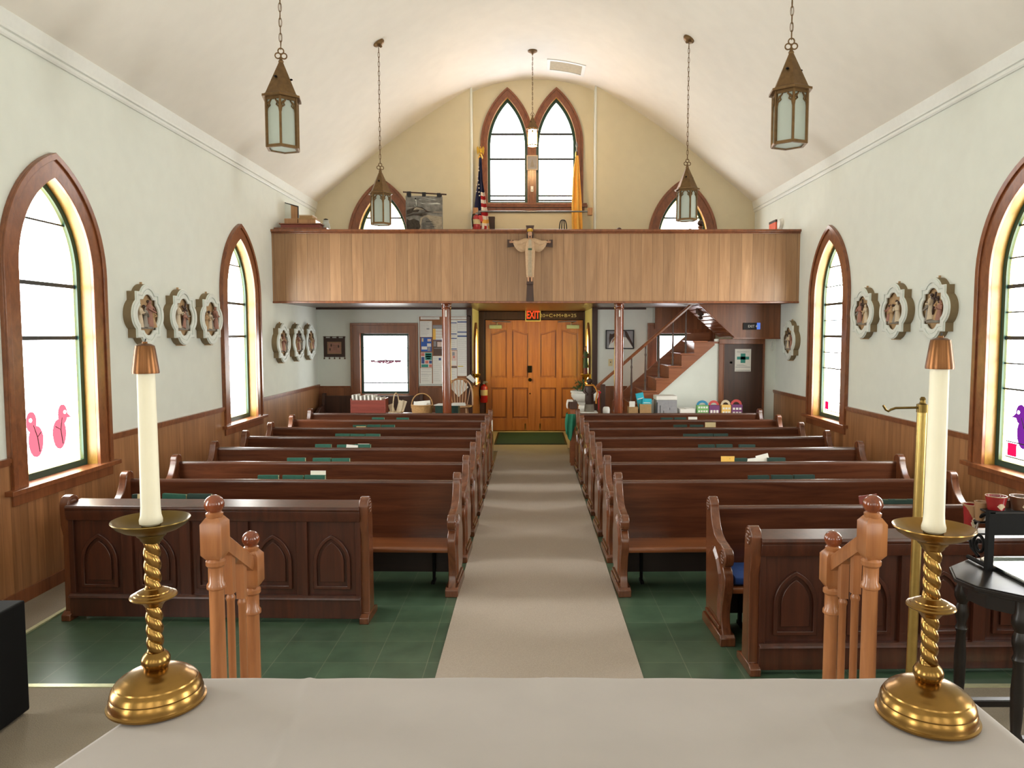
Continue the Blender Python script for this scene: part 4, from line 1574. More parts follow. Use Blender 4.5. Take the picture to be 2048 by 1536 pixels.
# ------------------------------------------------------------------ lanterns
def lantern(label, x, y, zb, scale=1.0, lit=False, rot=0.0, sway=False, detail=True):
    """hexagonal lantern on a chain; zb: underside"""
    l = thing('hanging_lantern', label, 'lantern', (x, y, zb), rot)
    k = scale
    W = 0.119 * k                 # corner radius
    HB = 0.355 * k                 # glazed body
    HR = 0.275 * k                 # roof
    hexa = lambda r, z: [(r * math.cos(PI / 3 * i + PI / 6), r * math.sin(PI / 3 * i + PI / 6), z) for i in range(6)]
    m = MB()
    for i in range(6):
        a = PI / 3 * i + PI / 6
        m.obox((W * math.cos(a), W * math.sin(a), HB / 2), (0.016 * k, 0.016 * k, HB), Euler((0, 0, a)))
    for z, h, r in ((0.006 * k, 0.02 * k, W + 0.008 * k), (HB - 0.01 * k, 0.02 * k, W + 0.006 * k)):
        o_, i_ = [p[:2] for p in hexa(r, 0)], [p[:2] for p in hexa(r - 0.022 * k, 0)]
        m.ring(o_, i_, 'z', z - h / 2, z + h / 2)
    m.build('frame', 'bronze', l, smooth=0)
    # pierced gothic heads over each pane
    m = MB()
    for i in range(6):
        a = PI / 3 * i
        d = W * math.cos(PI / 6)
        w2 = W * 0.5 - 0.006 * k
        ux, uy = -math.sin(a), math.cos(a)
        P = lambda s, z: (d * math.cos(a) + ux * s, d * math.sin(a) + uy * s, z)
        zt = HB - 0.02 * k
        z0 = HB - 0.11 * k
        rr = 0.0055 * k
        for sg in (-1, 1):
            m.tube([P(sg * w2, z0), P(sg * w2 * 0.9, z0 + 0.03 * k), P(sg * w2 * 0.5, z0 + 0.048 * k), P(sg * w2 * 0.62, z0 + 0.062 * k), P(sg * w2 * 0.5, z0 + 0.075 * k), P(sg * w2 * 0.2, z0 + 0.098 * k), P(0, zt)], rr, 6)
            m.tube([P(sg * w2, z0 + 0.03 * k), P(sg * w2 * 0.72, z0 + 0.07 * k), P(sg * w2 * 0.35, zt - 0.008 * k)], rr, 6)
            m.tube([P(sg * w2 * 0.62, z0 + 0.06 * k), P(sg * w2 * 0.95, z0 + 0.062 * k)], rr * 0.9, 6)
    m.build('tracery', 'bronze', l, smooth=60)
    for i in range(6):
        a = PI / 3 * i
        d = W * math.cos(PI / 6) - 0.006 * k
        m = MB().obox((d * math.cos(a), d * math.sin(a), HB / 2), (0.003 * k, W * 0.94, HB - 0.02 * k), Euler((0, 0, a)))
        m.build('glass_pane', 'lamp_lit_glass' if lit else 'frosted_glass', l, smooth=0)
    m = MB().prism([p[:2] for p in hexa(W - 0.012 * k, 0)], 'z', 0.004 * k, 0.008 * k)
    m.build('bottom_glass', 'lamp_lit_glass' if lit else 'frosted_glass', l, smooth=0)
    # eaves and steep roof
    m = MB()
    o_ = [p[:2] for p in hexa(W + 0.032 * k, 0)]
    m.prism(o_, 'z', HB, HB + 0.016 * k)
    vs = hexa(W + 0.02 * k, HB + 0.016 * k) + hexa(W + 0.004 * k, HB + 0.03 * k) + hexa(0.014 * k, HB + HR)
    fs = [(6 * q + i, 6 * q + (i + 1) % 6, 6 * q + 6 + (i + 1) % 6, 6 * q + 6 + i) for q in range(2) for i in range(6)] + [tuple(range(12, 18))]
    m.add(vs, fs)
    m.build('roof', 'bronze', l, smooth=0)
    m = MB()
    for i in range(0, 6, 2):
        a = PI / 3 * i
        m.ball((0.068 * k * math.cos(a), 0.068 * k * math.sin(a), HB + 0.15 * k), (0.012 * k, 0.012 * k, 0.007 * k), 8, 6)
    m.build('vent', 'iron', l)
    # trefoil ring and chain
    z1 = HB + HR
    m = MB().lathe([(0.016 * k, z1 - 0.01 * k), (0.02 * k, z1), (0.012 * k, z1 + 0.012 * k), (0.008 * k, z1 + 0.03 * k)], 14)
    for cx_, cz_ in ((-0.021, 0.04), (0.021, 0.04), (0.0, 0.074)):
        m.tube([(k * (cx_ + 0.02 * math.cos(2 * PI * q / 20)), 0, z1 + k * (cz_ + 0.02 * math.sin(2 * PI * q / 20))) for q in range(20)], 0.005 * k, 6, closed=True)
    m.build('trefoil', 'bronze', l)
    zc = vault_z(x) - zb
    m = MB()
    z = z1 + 0.09 * k
    pitch = 0.052 * (k if k < 1 else 1)
    n = max(1, int((zc - 0.07 - z) / pitch))
    pitch = (zc - 0.06 - z) / n
    for q in range(n):
        c_ = z + pitch * (q + 0.5)
        hl, hw = pitch * 0.62, 0.0105 * min(1, k)
        pts = []
        for w in range(12):
            b = 2 * PI * w / 12
            u, v = hw * math.cos(b), hl * math.copysign(abs(math.sin(b)) ** 0.7, math.sin(b))
            pts.append((u, 0, c_ + v) if q % 2 else (0, u, c_ + v))
        m.tube(pts, 0.0026, 5, closed=True)
    m.tube([(0.004 * math.sin(q), 0.004 * math.cos(q), lerp(z, zc - 0.04, q / 30)) for q in range(31)], 0.002, 5)
    m.build('chain', 'bronze', l, smooth=60)
    # rose on the slope of the vault
    e = 0.02
    slope = math.atan2(vault_z(x + e) - vault_z(x - e), 2 * e)
    Mx = Euler((0, -slope, 0)).to_matrix()
    m = MB().lathe([(0.07, 0.01), (0.07, -0.012), (0.055 * k, -0.03), (0.02 * k, -0.042), (0.012 * k, -0.06)], 24, (0, 0, zc), M=Mx)
    m.build('ceiling_rose', 'bronze', l, smooth=40)
    return l


def lamp_at(px, py_bottom, y):
    p = at(px, py_bottom, y)
    return p.x, y, p.z


lx = lamp_at(566, 299, 5.55)
lantern('bronze hexagonal lantern with unlit frosted panes hung high over the front pews, notice-board side', *lx, rot=R(12))
lx = lamp_at(1578, 291, 5.25)
lantern('bronze hexagonal lantern with unlit frosted panes hung high over the front pews, stair side', *lx, rot=R(-8))
lx = lamp_at(762, 449, 9.0)
lantern('bronze lantern hanging before the pointed loft window beside the lighthouse tapestry', *lx, rot=R(25))
lx = lamp_at(1373, 441, 9.0)
lantern('bronze lantern hanging before the pointed loft window over the stairs', *lx, rot=R(8))
lx = lamp_at(1065, 292, 11.2)
l5 = lantern('small lit lantern glowing between the two tall bay lancets', *lx, scale=0.68, lit=True)


# ------------------------------------------------------------------ stations of the cross
def quatre(k, lobe=0.537, q=0.74, n=12, kx=None):
    """four lobes and four square corners, half size k"""
    o = []
    c = 1 - lobe
    a0 = math.degrees(math.acos((q - c) / lobe))
    for side in range(4):
        base = -90 + 90 * side + 90
        for p in arc(c, 0, lobe, -a0, a0, n):
            b = R(90 * side)
            o.append((k * (p[0] * math.cos(b) - p[1] * math.sin(b)), k * (p[0] * math.sin(b) + p[1] * math.cos(b))))
        b = R(90 * side)
        p = (q, q)
        o.append((k * (p[0] * math.cos(b) - p[1] * math.sin(b)), k * (p[0] * math.sin(b) + p[1] * math.cos(b))))
    return o


def figure_relief(m, x, z0, h, lean, mi_robe, y=0.0, turn=0.0, arm=0.0):
    """small standing robed figure in half relief"""
    b = MB()
    prof = [(0.20, 0), (0.19, 0.08), (0.15, 0.35), (0.125, 0.52), (0.15, 0.66), (0.16, 0.76), (0.11, 0.82), (0.05, 0.845), (0.05, 0.87), (0.075, 0.90), (0.082, 0.94), (0.07, 0.985), (0.03, 1.0)]
    vs0 = len(m.v)
    m.lathe([(r * h, z * h) for r, z in prof], 10, (0, 0, 0), 1.0, 0.75, mi_robe)
    for sg in (-1, 1):
        m.tube([(sg * 0.14 * h, -0.03 * h, 0.74 * h), (sg * 0.2 * h, -0.1 * h, 0.56 * h), ((0.05 * sg + arm * 0.25) * h, -0.17 * h, (0.56 + 0.12 * abs(arm)) * h)], [0.05 * h, 0.045 * h, 0.03 * h], 7, mi=mi_robe)
    M = Euler((0, lean, turn)).to_matrix()
    for i in range(vs0, len(m.v)):
        p = M @ Vector(m.v[i])
        m.v[i] = (p.x + x, p.y + y, p.z + z0)


STN = [0]


def station(label, loc, rot, seed):
    s = thing('cross_station', label, 'plaque', loc, rot, 'stations of the cross on the side walls')
    K = 0.275
    out = quatre(K)
    m = MB().ring(out, quatre(K * 0.72), 'y', -0.07, 0)
    m.build('case', 'plaque_side', s, smooth=30)
    m = MB()
    for a, b, y0, y1 in ((1.0, 0.66, -0.078, -0.068), (0.97, 0.84, -0.088, -0.078), (0.80, 0.67, -0.083, -0.078)):
        m.ring(quatre(K * a), quatre(K * b), 'y', y0, y1)
    m.build('moulding', 'plaque_white', s, smooth=30, bevel=0.003)
    m = MB().prism(quatre(K * 0.715), 'y', -0.046, -0.004)
    m.build('ground', 'relief_tan', s, smooth=0)
    rnd = random.Random(seed)
    cols = ['relief_cream', 'relief_grey', 'relief_rose', 'relief_tan']
    rnd.shuffle(cols)
    n = rnd.choice((3, 4, 4))
    for q in range(n):
        m = MB()
        x = lerp(-0.14, 0.14, (q + 0.5) / n) + rnd.uniform(-0.014, 0.014)
        h = rnd.uniform(0.17, 0.24)
        figure_relief(m, x, -0.115 + rnd.uniform(0, 0.015), h, rnd.uniform(-0.25, 0.25), 0, -0.056 - 0.012 * (q % 2), rnd.uniform(-0.5, 0.5), rnd.uniform(-1, 1))
        m.build('relief_figure', cols[q % 4], s, smooth=50)
        m = MB().ball((x + 0.0, -0.054 - 0.012 * (q % 2), -0.112 + h * 0.985), (0.018, 0.014, 0.014), 8, 6)
        m.build('relief_hair', 'relief_dark', s)
    m = MB().prism([(-0.11, -0.125), (0.11, -0.125), (0.095, -0.09), (0.02, -0.08), (-0.06, -0.088), (-0.1, -0.095)], 'y', -0.075, -0.03)
    m.build('relief_ground', 'relief_grey', s, smooth=0, bevel=0.004)
    if seed % 2 == 0:
        a = rnd.uniform(-0.7, 0.7)
        m = MB().obox((0.01, -0.07, 0.03), (0.016, 0.012, 0.24), Euler((0, a, 0))).obox((0.01 + 0.06 * math.sin(a), -0.07, 0.03 + 0.06 * math.cos(a)), (0.12, 0.012, 0.016), Euler((0, a, 0)))
        m.build('relief_cross', 'relief_dark', s, smooth=0)
    # eye on top and the little number block below
    m = MB().box(-0.006, -0.03, K, 0.006, -0.012, K + 0.018).box(-0.028, -0.07, -K - 0.006, 0.028, -0.0, -K + 0.006)
    m.build('hanger', 'relief_tan', s, smooth=0)
    return s


W_ = ['nearest the altar', 'in the middle of', 'farther along']
stL = [(6.66, 2.02), (7.35, 2.015), (7.99, 2.01)]
for i, (y, z) in enumerate(stL):
    station('white quatrefoil plaque between the tall windows, notice-board side, %s from the altar' % ORD[i], (XL, y, z), PI / 2, 11 + i)
for i, y in enumerate((10.31, 10.99, 11.6)):
    station('white quatrefoil plaque under the loft, notice-board side, %s from the altar' % ORD[i], (XL, y, 1.725), PI / 2, 21 + i)
for i, y in enumerate((6.62, 7.34, 8.03)):
    station('white quatrefoil plaque between the tall windows, stair side, %s from the altar' % ORD[i], (XR, y, 2.075), -PI / 2, 30 + i)
station('white quatrefoil station plaque alone under the loft beside the closet door', (XR, 10.3, 1.76), -PI / 2, 44)


def px_box(m, x0, y0, x1, y1, Y, dy, mi=0):
    """upright box whose camera side fills the given spot of the photograph at distance Y, dy deep"""
    a, b = at(x0, y1, Y), at(x1, y0, Y)
    m.box(a.x, Y, a.z, b.x, Y + dy, b.z, mi)
    return a, b


# ------------------------------------------------------------------ stairs, closet
SY = 11.0
st = thing('staircase', 'reddish wooden staircase with turned balusters rising under the loft', 'stairs', (0, 0, 0))
SB = SY + 0.8
step0 = at(1287, 781, SY)
run = (at(1363, 706.5, SY).x - step0.x) / 3
rise = (at(1363, 706.5, SY).z - step0.z) / 3
for k in range(-2, 5):
    x = step0.x + run * k
    z = step0.z + rise * k
    x2 = x + run
    yb = SB
    m = MB().box(x - 0.022, SY - 0.03, z - 0.026, x2 + 0.01, yb, z)
    m.build('tread', 'stair_wood', st, smooth=0, bevel=0.006)
    m = MB().box(x, SY + 0.005, max(0, z - rise), x + 0.018, yb, z - 0.026)
    m.build('riser', 'stair_wood', st, smooth=0)
# bottom landing of the flight
x = step0.x + run * -3
m = MB().box(AR + 0.06, SY - 0.02, 0.01, step0.x - 2 * run, SB, step0.z - 3 * rise)
m.build('landing', 'stair_wood', st, smooth=0, bevel=0.006)
# notched outer string
pts = []
for k in range(-2, 5):
    x = step0.x + run * k
    z = step0.z + rise * k
    pts += [(x, z - rise - 0.026), (x, z - 0.026)]
xe = step0.x + run * 5
ze = step0.z + rise * 4 - 0.026
pts += [(xe, ze)]
pts += [(at(1429, 690, SY).x, ze), (at(1429, 690, SY).x, at(1429, 690, SY).z), (at(1301, 803, SY).x, at(1301, 803, SY).z), (at(1262, 838, SY).x, at(1262, 838, SY).z - 0.02), (step0.x - 2 * run, 0.15)]
m = MB().prism(pts, 'y', SY - 0.008, SY + 0.022)
m.build('outer_string', 'stair_wood', st, smooth=0)
# wall string behind the treads
slope = rise / run
xa, xb = step0.x - 2 * run, step0.x + 5.2 * run
s0, s1 = at(1320.6, 717, SB), at(1377, 667, SB)
sl_ = (s1.z - s0.z) / (s1.x - s0.x)
m = MB().prism([(xa, s0.z + (xa - s0.x) * sl_ - 0.32), (xa, s0.z + (xa - s0.x) * sl_), (s1.x, s1.z), (s1.x + 0.34, s1.z + 0.02), (s1.x + 0.34, s1.z - 0.3), (s1.x, s1.z - 0.36)], 'y', SB + 0.001, SB + 0.03)
m.build('wall_string', 'stair_wood', st, smooth=0)
# handrail
h0, h1 = at(1186, 781, SY), at(1386, 607, SY)
m = MB()
prof = [(-0.02, -0.025), (-0.028, 0.005), (-0.018, 0.03), (0.018, 0.03), (0.028, 0.005), (0.02, -0.025)]
n = len(prof)
vs = [(h0.x, SY + 0.03 + p[0], h0.z + p[1]) for p in prof] + [(h1.x, SY + 0.03 + p[0], h1.z + p[1]) for p in prof]
m.add(vs, [list(range(n)), list(range(2 * n - 1, n - 1, -1))] + [(k, (k + 1) % n, n + (k + 1) % n, n + k) for k in range(n)])
m.build('handrail', 'casing_wood', st, smooth=30)
for px, pb in ((1263, 800), (1291, 775), (1318, 753), (1346, 728), (1372, 704)):
    b = at(px, pb, SY)
    t = lerp(h0.z, h1.z, (b.x - h0.x) / (h1.x - h0.x)) - 0.02
    z0 = step0.z + rise * math.floor((b.x + 0.03 - step0.x) / run)
    H = t - z0
    m = MB().lathe([(0.02, 0), (0.02, 0.02), (0.014, 0.04), (0.019, 0.09), (0.012, 0.12), (0.02, 0.15), (0.012, 0.18), (0.017, 0.24), (0.016, 0.3), (0.011, H * 0.75), (0.016, H * 0.8), (0.01, H * 0.84), (0.012, H)], 12, (b.x, SY + 0.03, z0))
    m.build('baluster', 'dark_wood', st, smooth=40)
nx = at(1206, 800, SY).x
m = MB().box(nx - 0.035, SY, 0.0, nx + 0.035, SY + 0.06, h0.z + 0.09)
m.build('newel_post', 'dark_wood', st, smooth=0, bevel=0.006)
# upper flight: boarded side, ribbed underside, pendant newel
UY = 10.84
pp = [at(1397, 609, UY), at(1570, 603, UY), at(1570, 675, UY), at(1469, 675, UY)]
top = GZ
m = MB().prism([(pp[0].x, top), (XR - 0.005, top), (XR - 0.005, pp[2].z), (pp[3].x, pp[3].z)], 'y', UY, UY + 0.03)
m.build('side_boarding', 'wainscot_back', st, smooth=0)
m = MB().box(pp[3].x - 0.02, UY - 0.012, pp[3].z - 0.022, XR - 0.005, UY + 0.03, pp[3].z)
dirv = (pp[0] - pp[3])
m.add([(pp[3].x, UY - 0.012, pp[3].z), (pp[0].x, UY - 0.012, top), (pp[0].x + 0.03, UY - 0.012, top), (pp[3].x + 0.03, UY - 0.012, pp[3].z), (pp[3].x, UY, pp[3].z), (pp[0].x, UY, top), (pp[0].x + 0.03, UY, top), (pp[3].x + 0.03, UY, pp[3].z)], [(0, 1, 2, 3), (4, 7, 6, 5), (0, 4, 5, 1), (2, 6, 7, 3), (0, 3, 7, 4), (1, 5, 6, 2)])
m.build('side_bead', 'casing_wood', st, smooth=0)
m = MB()
N = 9
for k in range(N):
    a, b = k / N, (k + 0.92) / N
    p, q = pp[3].lerp(Vector((pp[0].x, UY, top)), a), pp[3].lerp(Vector((pp[0].x, UY, top)), b)
    m.add([(p.x, UY + 0.03, p.z), (q.x, UY + 0.03, q.z - 0.012), (q.x, 11.72, q.z - 0.012), (p.x, 11.72, p.z), (p.x + 0.02, UY + 0.03, p.z + 0.03), (q.x + 0.02, UY + 0.03, q.z + 0.03), (q.x + 0.02, 11.72, q.z + 0.03), (p.x + 0.02, 11.72, p.z + 0.03)],
          [(0, 1, 2, 3), (4, 7, 6, 5), (0, 4, 5, 1), (1, 5, 6, 2), (2, 6, 7, 3), (3, 7, 4, 0)])
m.build('soffit', 'stair_wood', st, smooth=0)
c = at(1401, 640, 11.15)
m = MB().box(c.x - 0.06, 11.09, c.z + 0.1, c.x + 0.06, 11.21, GZ).lathe([(0.0, 0.0), (0.03, 0.012), (0.035, 0.03), (0.02, 0.05), (0.022, 0.06), (0.045, 0.075), (0.05, 0.1), (0.03, 0.12)], 16, (c.x, 11.15, c.z))
m.build('pendant_newel', 'dark_wood', st, smooth=40)
m = MB().box(at(1393, 690, SY).x, SY + 0.01, at(1393, 683, SY).z - 0.03, XR - 0.72, YB - 0.05, at(1393, 683, SY).z)
m.build('upper_landing', 'stair_wood', st, smooth=0)
# dark boarding over the window beside the stairs
m = MB().box(BX[1] - 0.44, YB - 0.07, 1.93, BX[1] + 0.56, YB - 0.046, GZ)
struct(m.build('trim_stair_boarding', 'wainscot_back', smooth=0))

# white wall under the stairs and closet with its door
cz = pp[3].z - 0.022
dl, dr = at(1448, 700, SY), at(1526, 700, SY)
dt = at(1480, 688, SY).z
L1 = at(1262, 838, SY)
wallo = [(L1.x - 0.25, 0), (L1.x - 0.25, 0.2), (at(1301, 803, SY).x, at(1301, 803, SY).z), (at(1429, 690, SY).x, at(1429, 690, SY).z), (at(1429, 690, SY).x, cz), (XR, cz), (XR, 0)]
fill('wall_closet', wallo, [[(dl.x, 0.03), (dr.x, 0.03), (dr.x, dt), (dl.x, dt)]], lambda p: (p[0], SY + 0.02, p[1]), 'plaster')
d3 = frame_of('door_3', (0, SY, 0))
m = MB().box(dl.x, 0.02, 0.03, dr.x, 0.05, dt)
sub(m, 'door_leaf', 'dark_wood', d3, smooth=0)
m = MB().box(dl.x - 0.075, -0.02, 0, dl.x, 0.03, dt).box(dr.x, -0.02, 0, dr.x + 0.025, 0.03, dt).box(dl.x - 0.075, -0.02, dt, dr.x + 0.025, 0.03, cz)
m.box(dl.x - 0.012, -0.03, 0, dl.x, 0.0, dt)
sub(m, 'door_casing', 'casing_wood', d3, smooth=0, bevel=0.004)
kb = at(1463, 725, SY)
m = MB().ball((kb.x, 0.005, kb.z), (0.016, 0.02, 0.016), 12, 8)
sub(m, 'door_knob', 'iron', d3)
# poster with a cross on the closet door
a, b = at(1470, 743, SY), at(1503, 698, SY)
ps = thing('door_poster', 'pale poster with a teal cross on the dark closet door', 'poster', ((a.x + b.x) / 2, SY + 0.018, a.z))
w, h = (b.x - a.x) / 2, b.z - a.z
m = MB().box(-w, -0.003, 0, w, 0.0, h)
m.build('sheet', 'paper', ps, smooth=0)
m = MB().box(-0.035 * 1.0, -0.0055, h * 0.38, 0.035 * 1.0, -0.0035, h * 0.80).box(-0.09, -0.0055, h * 0.53, 0.09, -0.0035, h * 0.66)
m.build('cross', 'teal_print', ps, smooth=0)
m = MB()
for q in range(4):
    m.box(-w * 0.8, -0.005, h * (0.9 - 0.02 * q), w * (0.75 - 0.3 * (q % 2)), -0.0035, h * (0.906 - 0.02 * q))
for q in range(3):
    m.box(-w * 0.8, -0.005, h * (0.30 - 0.025 * q), w * (0.1 + 0.2 * q), -0.0035, h * (0.308 - 0.025 * q))
m.box(-w * 0.92, -0.005, h * 0.185, w * 0.92, -0.0035, h * 0.205).box(-w * 0.92, -0.005, 0.01, w * 0.92, -0.0035, 0.018)
m.build('small_print', 'grey_print', ps, smooth=0)
# exit sign on the stair boarding
a, b = at(1487, 659, UY), at(1513, 646, UY)
ex = thing('exit_sign', 'small black EXIT sign with an arrow on the stair boarding', 'sign', ((a.x + b.x) / 2, UY - 0.003, (a.z + b.z) / 2))
m = MB().box(-(b.x - a.x) / 2 - 0.01, -0.02, -0.05, (b.x - a.x) / 2, 0.0, 0.05)
m.build('box', 'black_print', ex, smooth=0, bevel=0.003)
text('EXIT', 0.055, (0.012, -0.0215, -0.003), (PI / 2, 0, 0), 'plastic_white', ex, font_scale=(0.85, 1))
m = MB().prism([(0.075, 0), (0.093, 0.02), (0.093, 0.007), (0.105, 0.007), (0.105, -0.007), (0.093, -0.007), (0.093, -0.02)], 'y', -0.023, -0.02)
m.build('arrow', 'plastic_white', ex, smooth=0)
m = MB().box((b.x - a.x) / 2, -0.022, -0.045, (b.x - a.x) / 2 + 0.05, 0.0, 0.05)
m.build('pilot_lamp', 'blue_led', ex, smooth=0, bevel=0.004)

# ------------------------------------------------------------------ lit exit sign over the doors
p = at(1066, 630.5, YD - 0.09)
es = thing('exit_sign', 'orange lettered EXIT sign in a cream frame above the double doors', 'sign', p)
m = MB().box(-0.145, -0.02, -0.115, 0.145, 0.05, 0.115)
m.build('housing', 'cream_paper', es, smooth=0, bevel=0.004)
m = MB().box(-0.128, -0.024, -0.098, 0.128, -0.02, 0.098)
m.build('face_plate', 'black_print', es, smooth=0)
text('EXIT', 0.2, (0, -0.026, 0.0), (PI / 2, 0, 0), 'exit_letters', es, font_scale=(0.6, 1.0), depth=0.002, fat=0.006)

# ------------------------------------------------------------------ notice board with its papers
NY = YB - 0.006
a, b = at(838, 769, NY), at(942, 631, NY)
nb = thing('notice_board', 'white framed notice board full of papers beside the lobby', 'notice board', (a.x, NY, a.z))
BWd, BHt = b.x - a.x, b.z - a.z
m = MB().box(0, -0.012, 0, BWd, 0.0, BHt)
m.build('cork_panel', 'cork', nb, smooth=0)
m = MB().ring([(0, 0), (BWd, 0), (BWd, BHt), (0, BHt)], [(0.018, 0.018), (BWd - 0.018, 0.018), (BWd - 0.018, BHt - 0.018), (0.018, BHt - 0.018)], 'y', -0.024, 0.0)
m.build('board_frame', 'white_trim', nb, smooth=0, bevel=0.003)


def poster(label, x0, y0, x1, y1, mat, blocks=(), lines=0, cat='poster', lift=0.014, nm='pinned_paper'):
    """paper pinned on the board; blocks: (u0, v0, u1, v1, material) as shares of the sheet, v from the top"""
    a, b = at(x0, y1, NY - lift), at(x1, y0, NY - lift)
    w, h = b.x - a.x, b.z - a.z
    t = thing(nm, label, cat, (a.x, NY - lift, a.z))
    MB().box(0, -0.0015, 0, w, 0.0, h).build('sheet', mat, t, smooth=0)
    for u0, v0, u1, v1, mt in blocks:
        MB().box(w * u0, -0.003, h * (1 - v1), w * u1, -0.0015, h * (1 - v0)).build('printed_block', mt, t, smooth=0)
    if lines:
        m = MB()
        rnd = random.Random(int(x0 * 7 + y0))
        for q in range(lines):
            v = 0.08 + 0.88 * q / lines
            m.box(w * 0.08, -0.0022, h * (1 - v) - 0.0025, w * rnd.uniform(0.6, 0.93), -0.0015, h * (1 - v))
        m.build('print_lines', 'grey_print', t, smooth=0)
    return t


poster('white heading strip along the top of the notice board', 841, 634, 879, 639, 'paper', lines=2, cat='paper')
poster('tall white printed sheet at the top of the notice board, above the blue poster', 840, 642, 864, 674, 'paper', [(0.55, 0.45, 0.78, 0.53, 'grey_print')], 9, 'paper')
poster('blue poster with small pictures on the notice board', 842, 675, 863, 703, 'blue_print', [(0.08, 0.05, 0.24, 0.3, 'cream_paper'), (0.62, 0.1, 0.95, 0.28, 'pink_paper'), (0.58, 0.42, 0.95, 0.66, 'paper'), (0.06, 0.64, 0.58, 0.86, 'paper'), (0.62, 0.7, 0.9, 0.95, 'grey_print')])
poster('poster of coloured teal, salmon and yellow squares on the notice board', 842, 705, 864, 735, 'paper', [(0.02, 0.03, 0.33, 0.24, 'salmon_print'), (0.38, 0.02, 0.98, 0.5, 'teal_print'), (0.44, 0.1, 0.92, 0.17, 'yellow_print'), (0.44, 0.23, 0.92, 0.31, 'yellow_print'), (0.52, 0.36, 0.84, 0.43, 'yellow_print'), (0.04, 0.3, 0.32, 0.74, 'navy_print'), (0.38, 0.54, 0.68, 0.74, 'salmon_print'), (0.73, 0.54, 0.98, 0.74, 'navy_print'), (0.04, 0.79, 0.66, 0.98, 'teal_print'), (0.72, 0.79, 0.98, 0.98, 'salmon_print')])
poster('white form with ruled boxes at the foot of the notice board', 841, 736, 864, 767, 'paper', [(0.06, 0.22, 0.94, 0.235, 'grey_print'), (0.06, 0.42, 0.94, 0.435, 'grey_print')], 6, 'paper')
poster('calendar sheet with an ochre strip, beside the loft post on the notice board', 866, 650, 884, 681, 'paper', [(0, 0, 1, 0.14, 'grey_print'), (0, 0.17, 1, 0.22, 'black_print'), (0, 0.24, 0.3, 0.95, 'yellow_cloth'), (0.3, 0.4, 1, 0.415, 'salmon_print'), (0.3, 0.58, 1, 0.595, 'salmon_print'), (0.3, 0.77, 1, 0.785, 'salmon_print'), (0, 0.95, 1, 1.0, 'navy_print')])
poster('brown poster with a pale portrait oval on the notice board', 867, 682, 886, 711, 'brown_print', [(0.02, 0.02, 0.3, 0.38, 'grey_print'), (0.4, 0.06, 0.95, 0.4, 'pink_paper'), (0.05, 0.48, 0.95, 0.52, 'grey_print')])
poster('lower white letter with a small dark stamp on the notice board', 866, 712, 886, 767, 'paper', [(0.58, 0.07, 0.8, 0.16, 'navy_print')], 13, 'paper')
poster('narrow sheet with blue headings beyond the loft post on the notice board', 900, 640, 914, 700, 'paper', [(0, 0.08, 0.95, 0.11, 'navy_print'), (0, 0.45, 0.95, 0.48, 'navy_print'), (0, 0.6, 0.95, 0.63, 'navy_print'), (0, 0.95, 0.95, 0.98, 'navy_print')], 12, 'paper')
poster('pink sheet with two small portraits beyond the loft post', 901, 701, 914, 735, 'pink_paper', [(0.3, 0.1, 0.65, 0.3, 'grey_print'), (0.4, 0.32, 0.65, 0.45, 'salmon_print'), (0.02, 0.6, 0.9, 0.85, 'paper'), (0, 0.92, 0.98, 1.0, 'brown_print')])
poster('white sheet with a black margin beyond the loft post, by the chair back', 901, 736, 914, 760, 'paper', [(0.0, 0.1, 0.08, 0.9, 'black_print')], 4, 'paper')
poster('wide white listing with blue heading bars at the lobby edge of the board', 915, 640, 938, 752, 'paper', [(0.02, 0.025, 0.92, 0.045, 'navy_print'), (0.02, 0.205, 0.92, 0.225, 'navy_print'), (0.02, 0.275, 0.92, 0.3, 'navy_print'), (0.04, 0.82, 0.5, 0.835, 'yellow_print')], 26, 'paper')
poster('second white heading strip beyond the loft post on the notice board', 901, 634, 938, 639, 'paper', lines=2, cat='paper')

# ------------------------------------------------------------------ small brown wall hanging
a, b = at(648, 714, YB - 0.006), at(690, 676, YB - 0.006)
wh = thing('wall_hanging', 'small dark brown fringed wall hanging with a pink centre', 'wall hanging', (a.x, YB - 0.006, a.z))
w, h = b.x - a.x, b.z - a.z
MB().box(0, -0.01, 0, w, 0, h).build('cloth', 'statue_dark', wh, smooth=0, bevel=0.003)
m = MB()
for q in range(4):
    x = w * (0.05 + 0.3 * q)
    m.box(x - 0.015 + 0.0, -0.012, h - 0.005, x + 0.02, -0.002, h + 0.028)
m.build('loop', 'statue_dark', wh, smooth=0)
MB().box(w * 0.17, -0.013, h * 0.16, w * 0.83, -0.009, h * 0.8).build('border', 'mug_tan', wh, smooth=0)
MB().box(w * 0.23, -0.015, h * 0.22, w * 0.78, -0.012, h * 0.74).build('centre_field', 'relief_rose', wh, smooth=0)
m = MB()
for u, v in ((0.36, 0.62), (0.3, 0.4), (0.7, 0.56)):
    m.ball((w * u, -0.0155, h * v), (0.012, 0.002, 0.025), 8, 6)
for q in range(3):
    m.box(w * 0.45, -0.016, h * (0.6 - 0.09 * q), w * 0.66, -0.0145, h * (0.615 - 0.09 * q))
m.build('stitched_motif', 'relief_dark', wh, smooth=0)
for q in range(5):
    m = MB().lathe([(0.004, 0.035), (0.004, 0.028), (0.01, 0.022), (0.014, 0.0)], 8, (w * (0.02 + 0.24 * q), -0.006, -0.034))
    m.build('tassel', 'mug_brown', wh)
m = MB().tube([(-0.01, -0.007, h + 0.02), (w + 0.01, -0.007, h + 0.02)], 0.005, 8)
m.build('rod', 'mug_brown', wh)

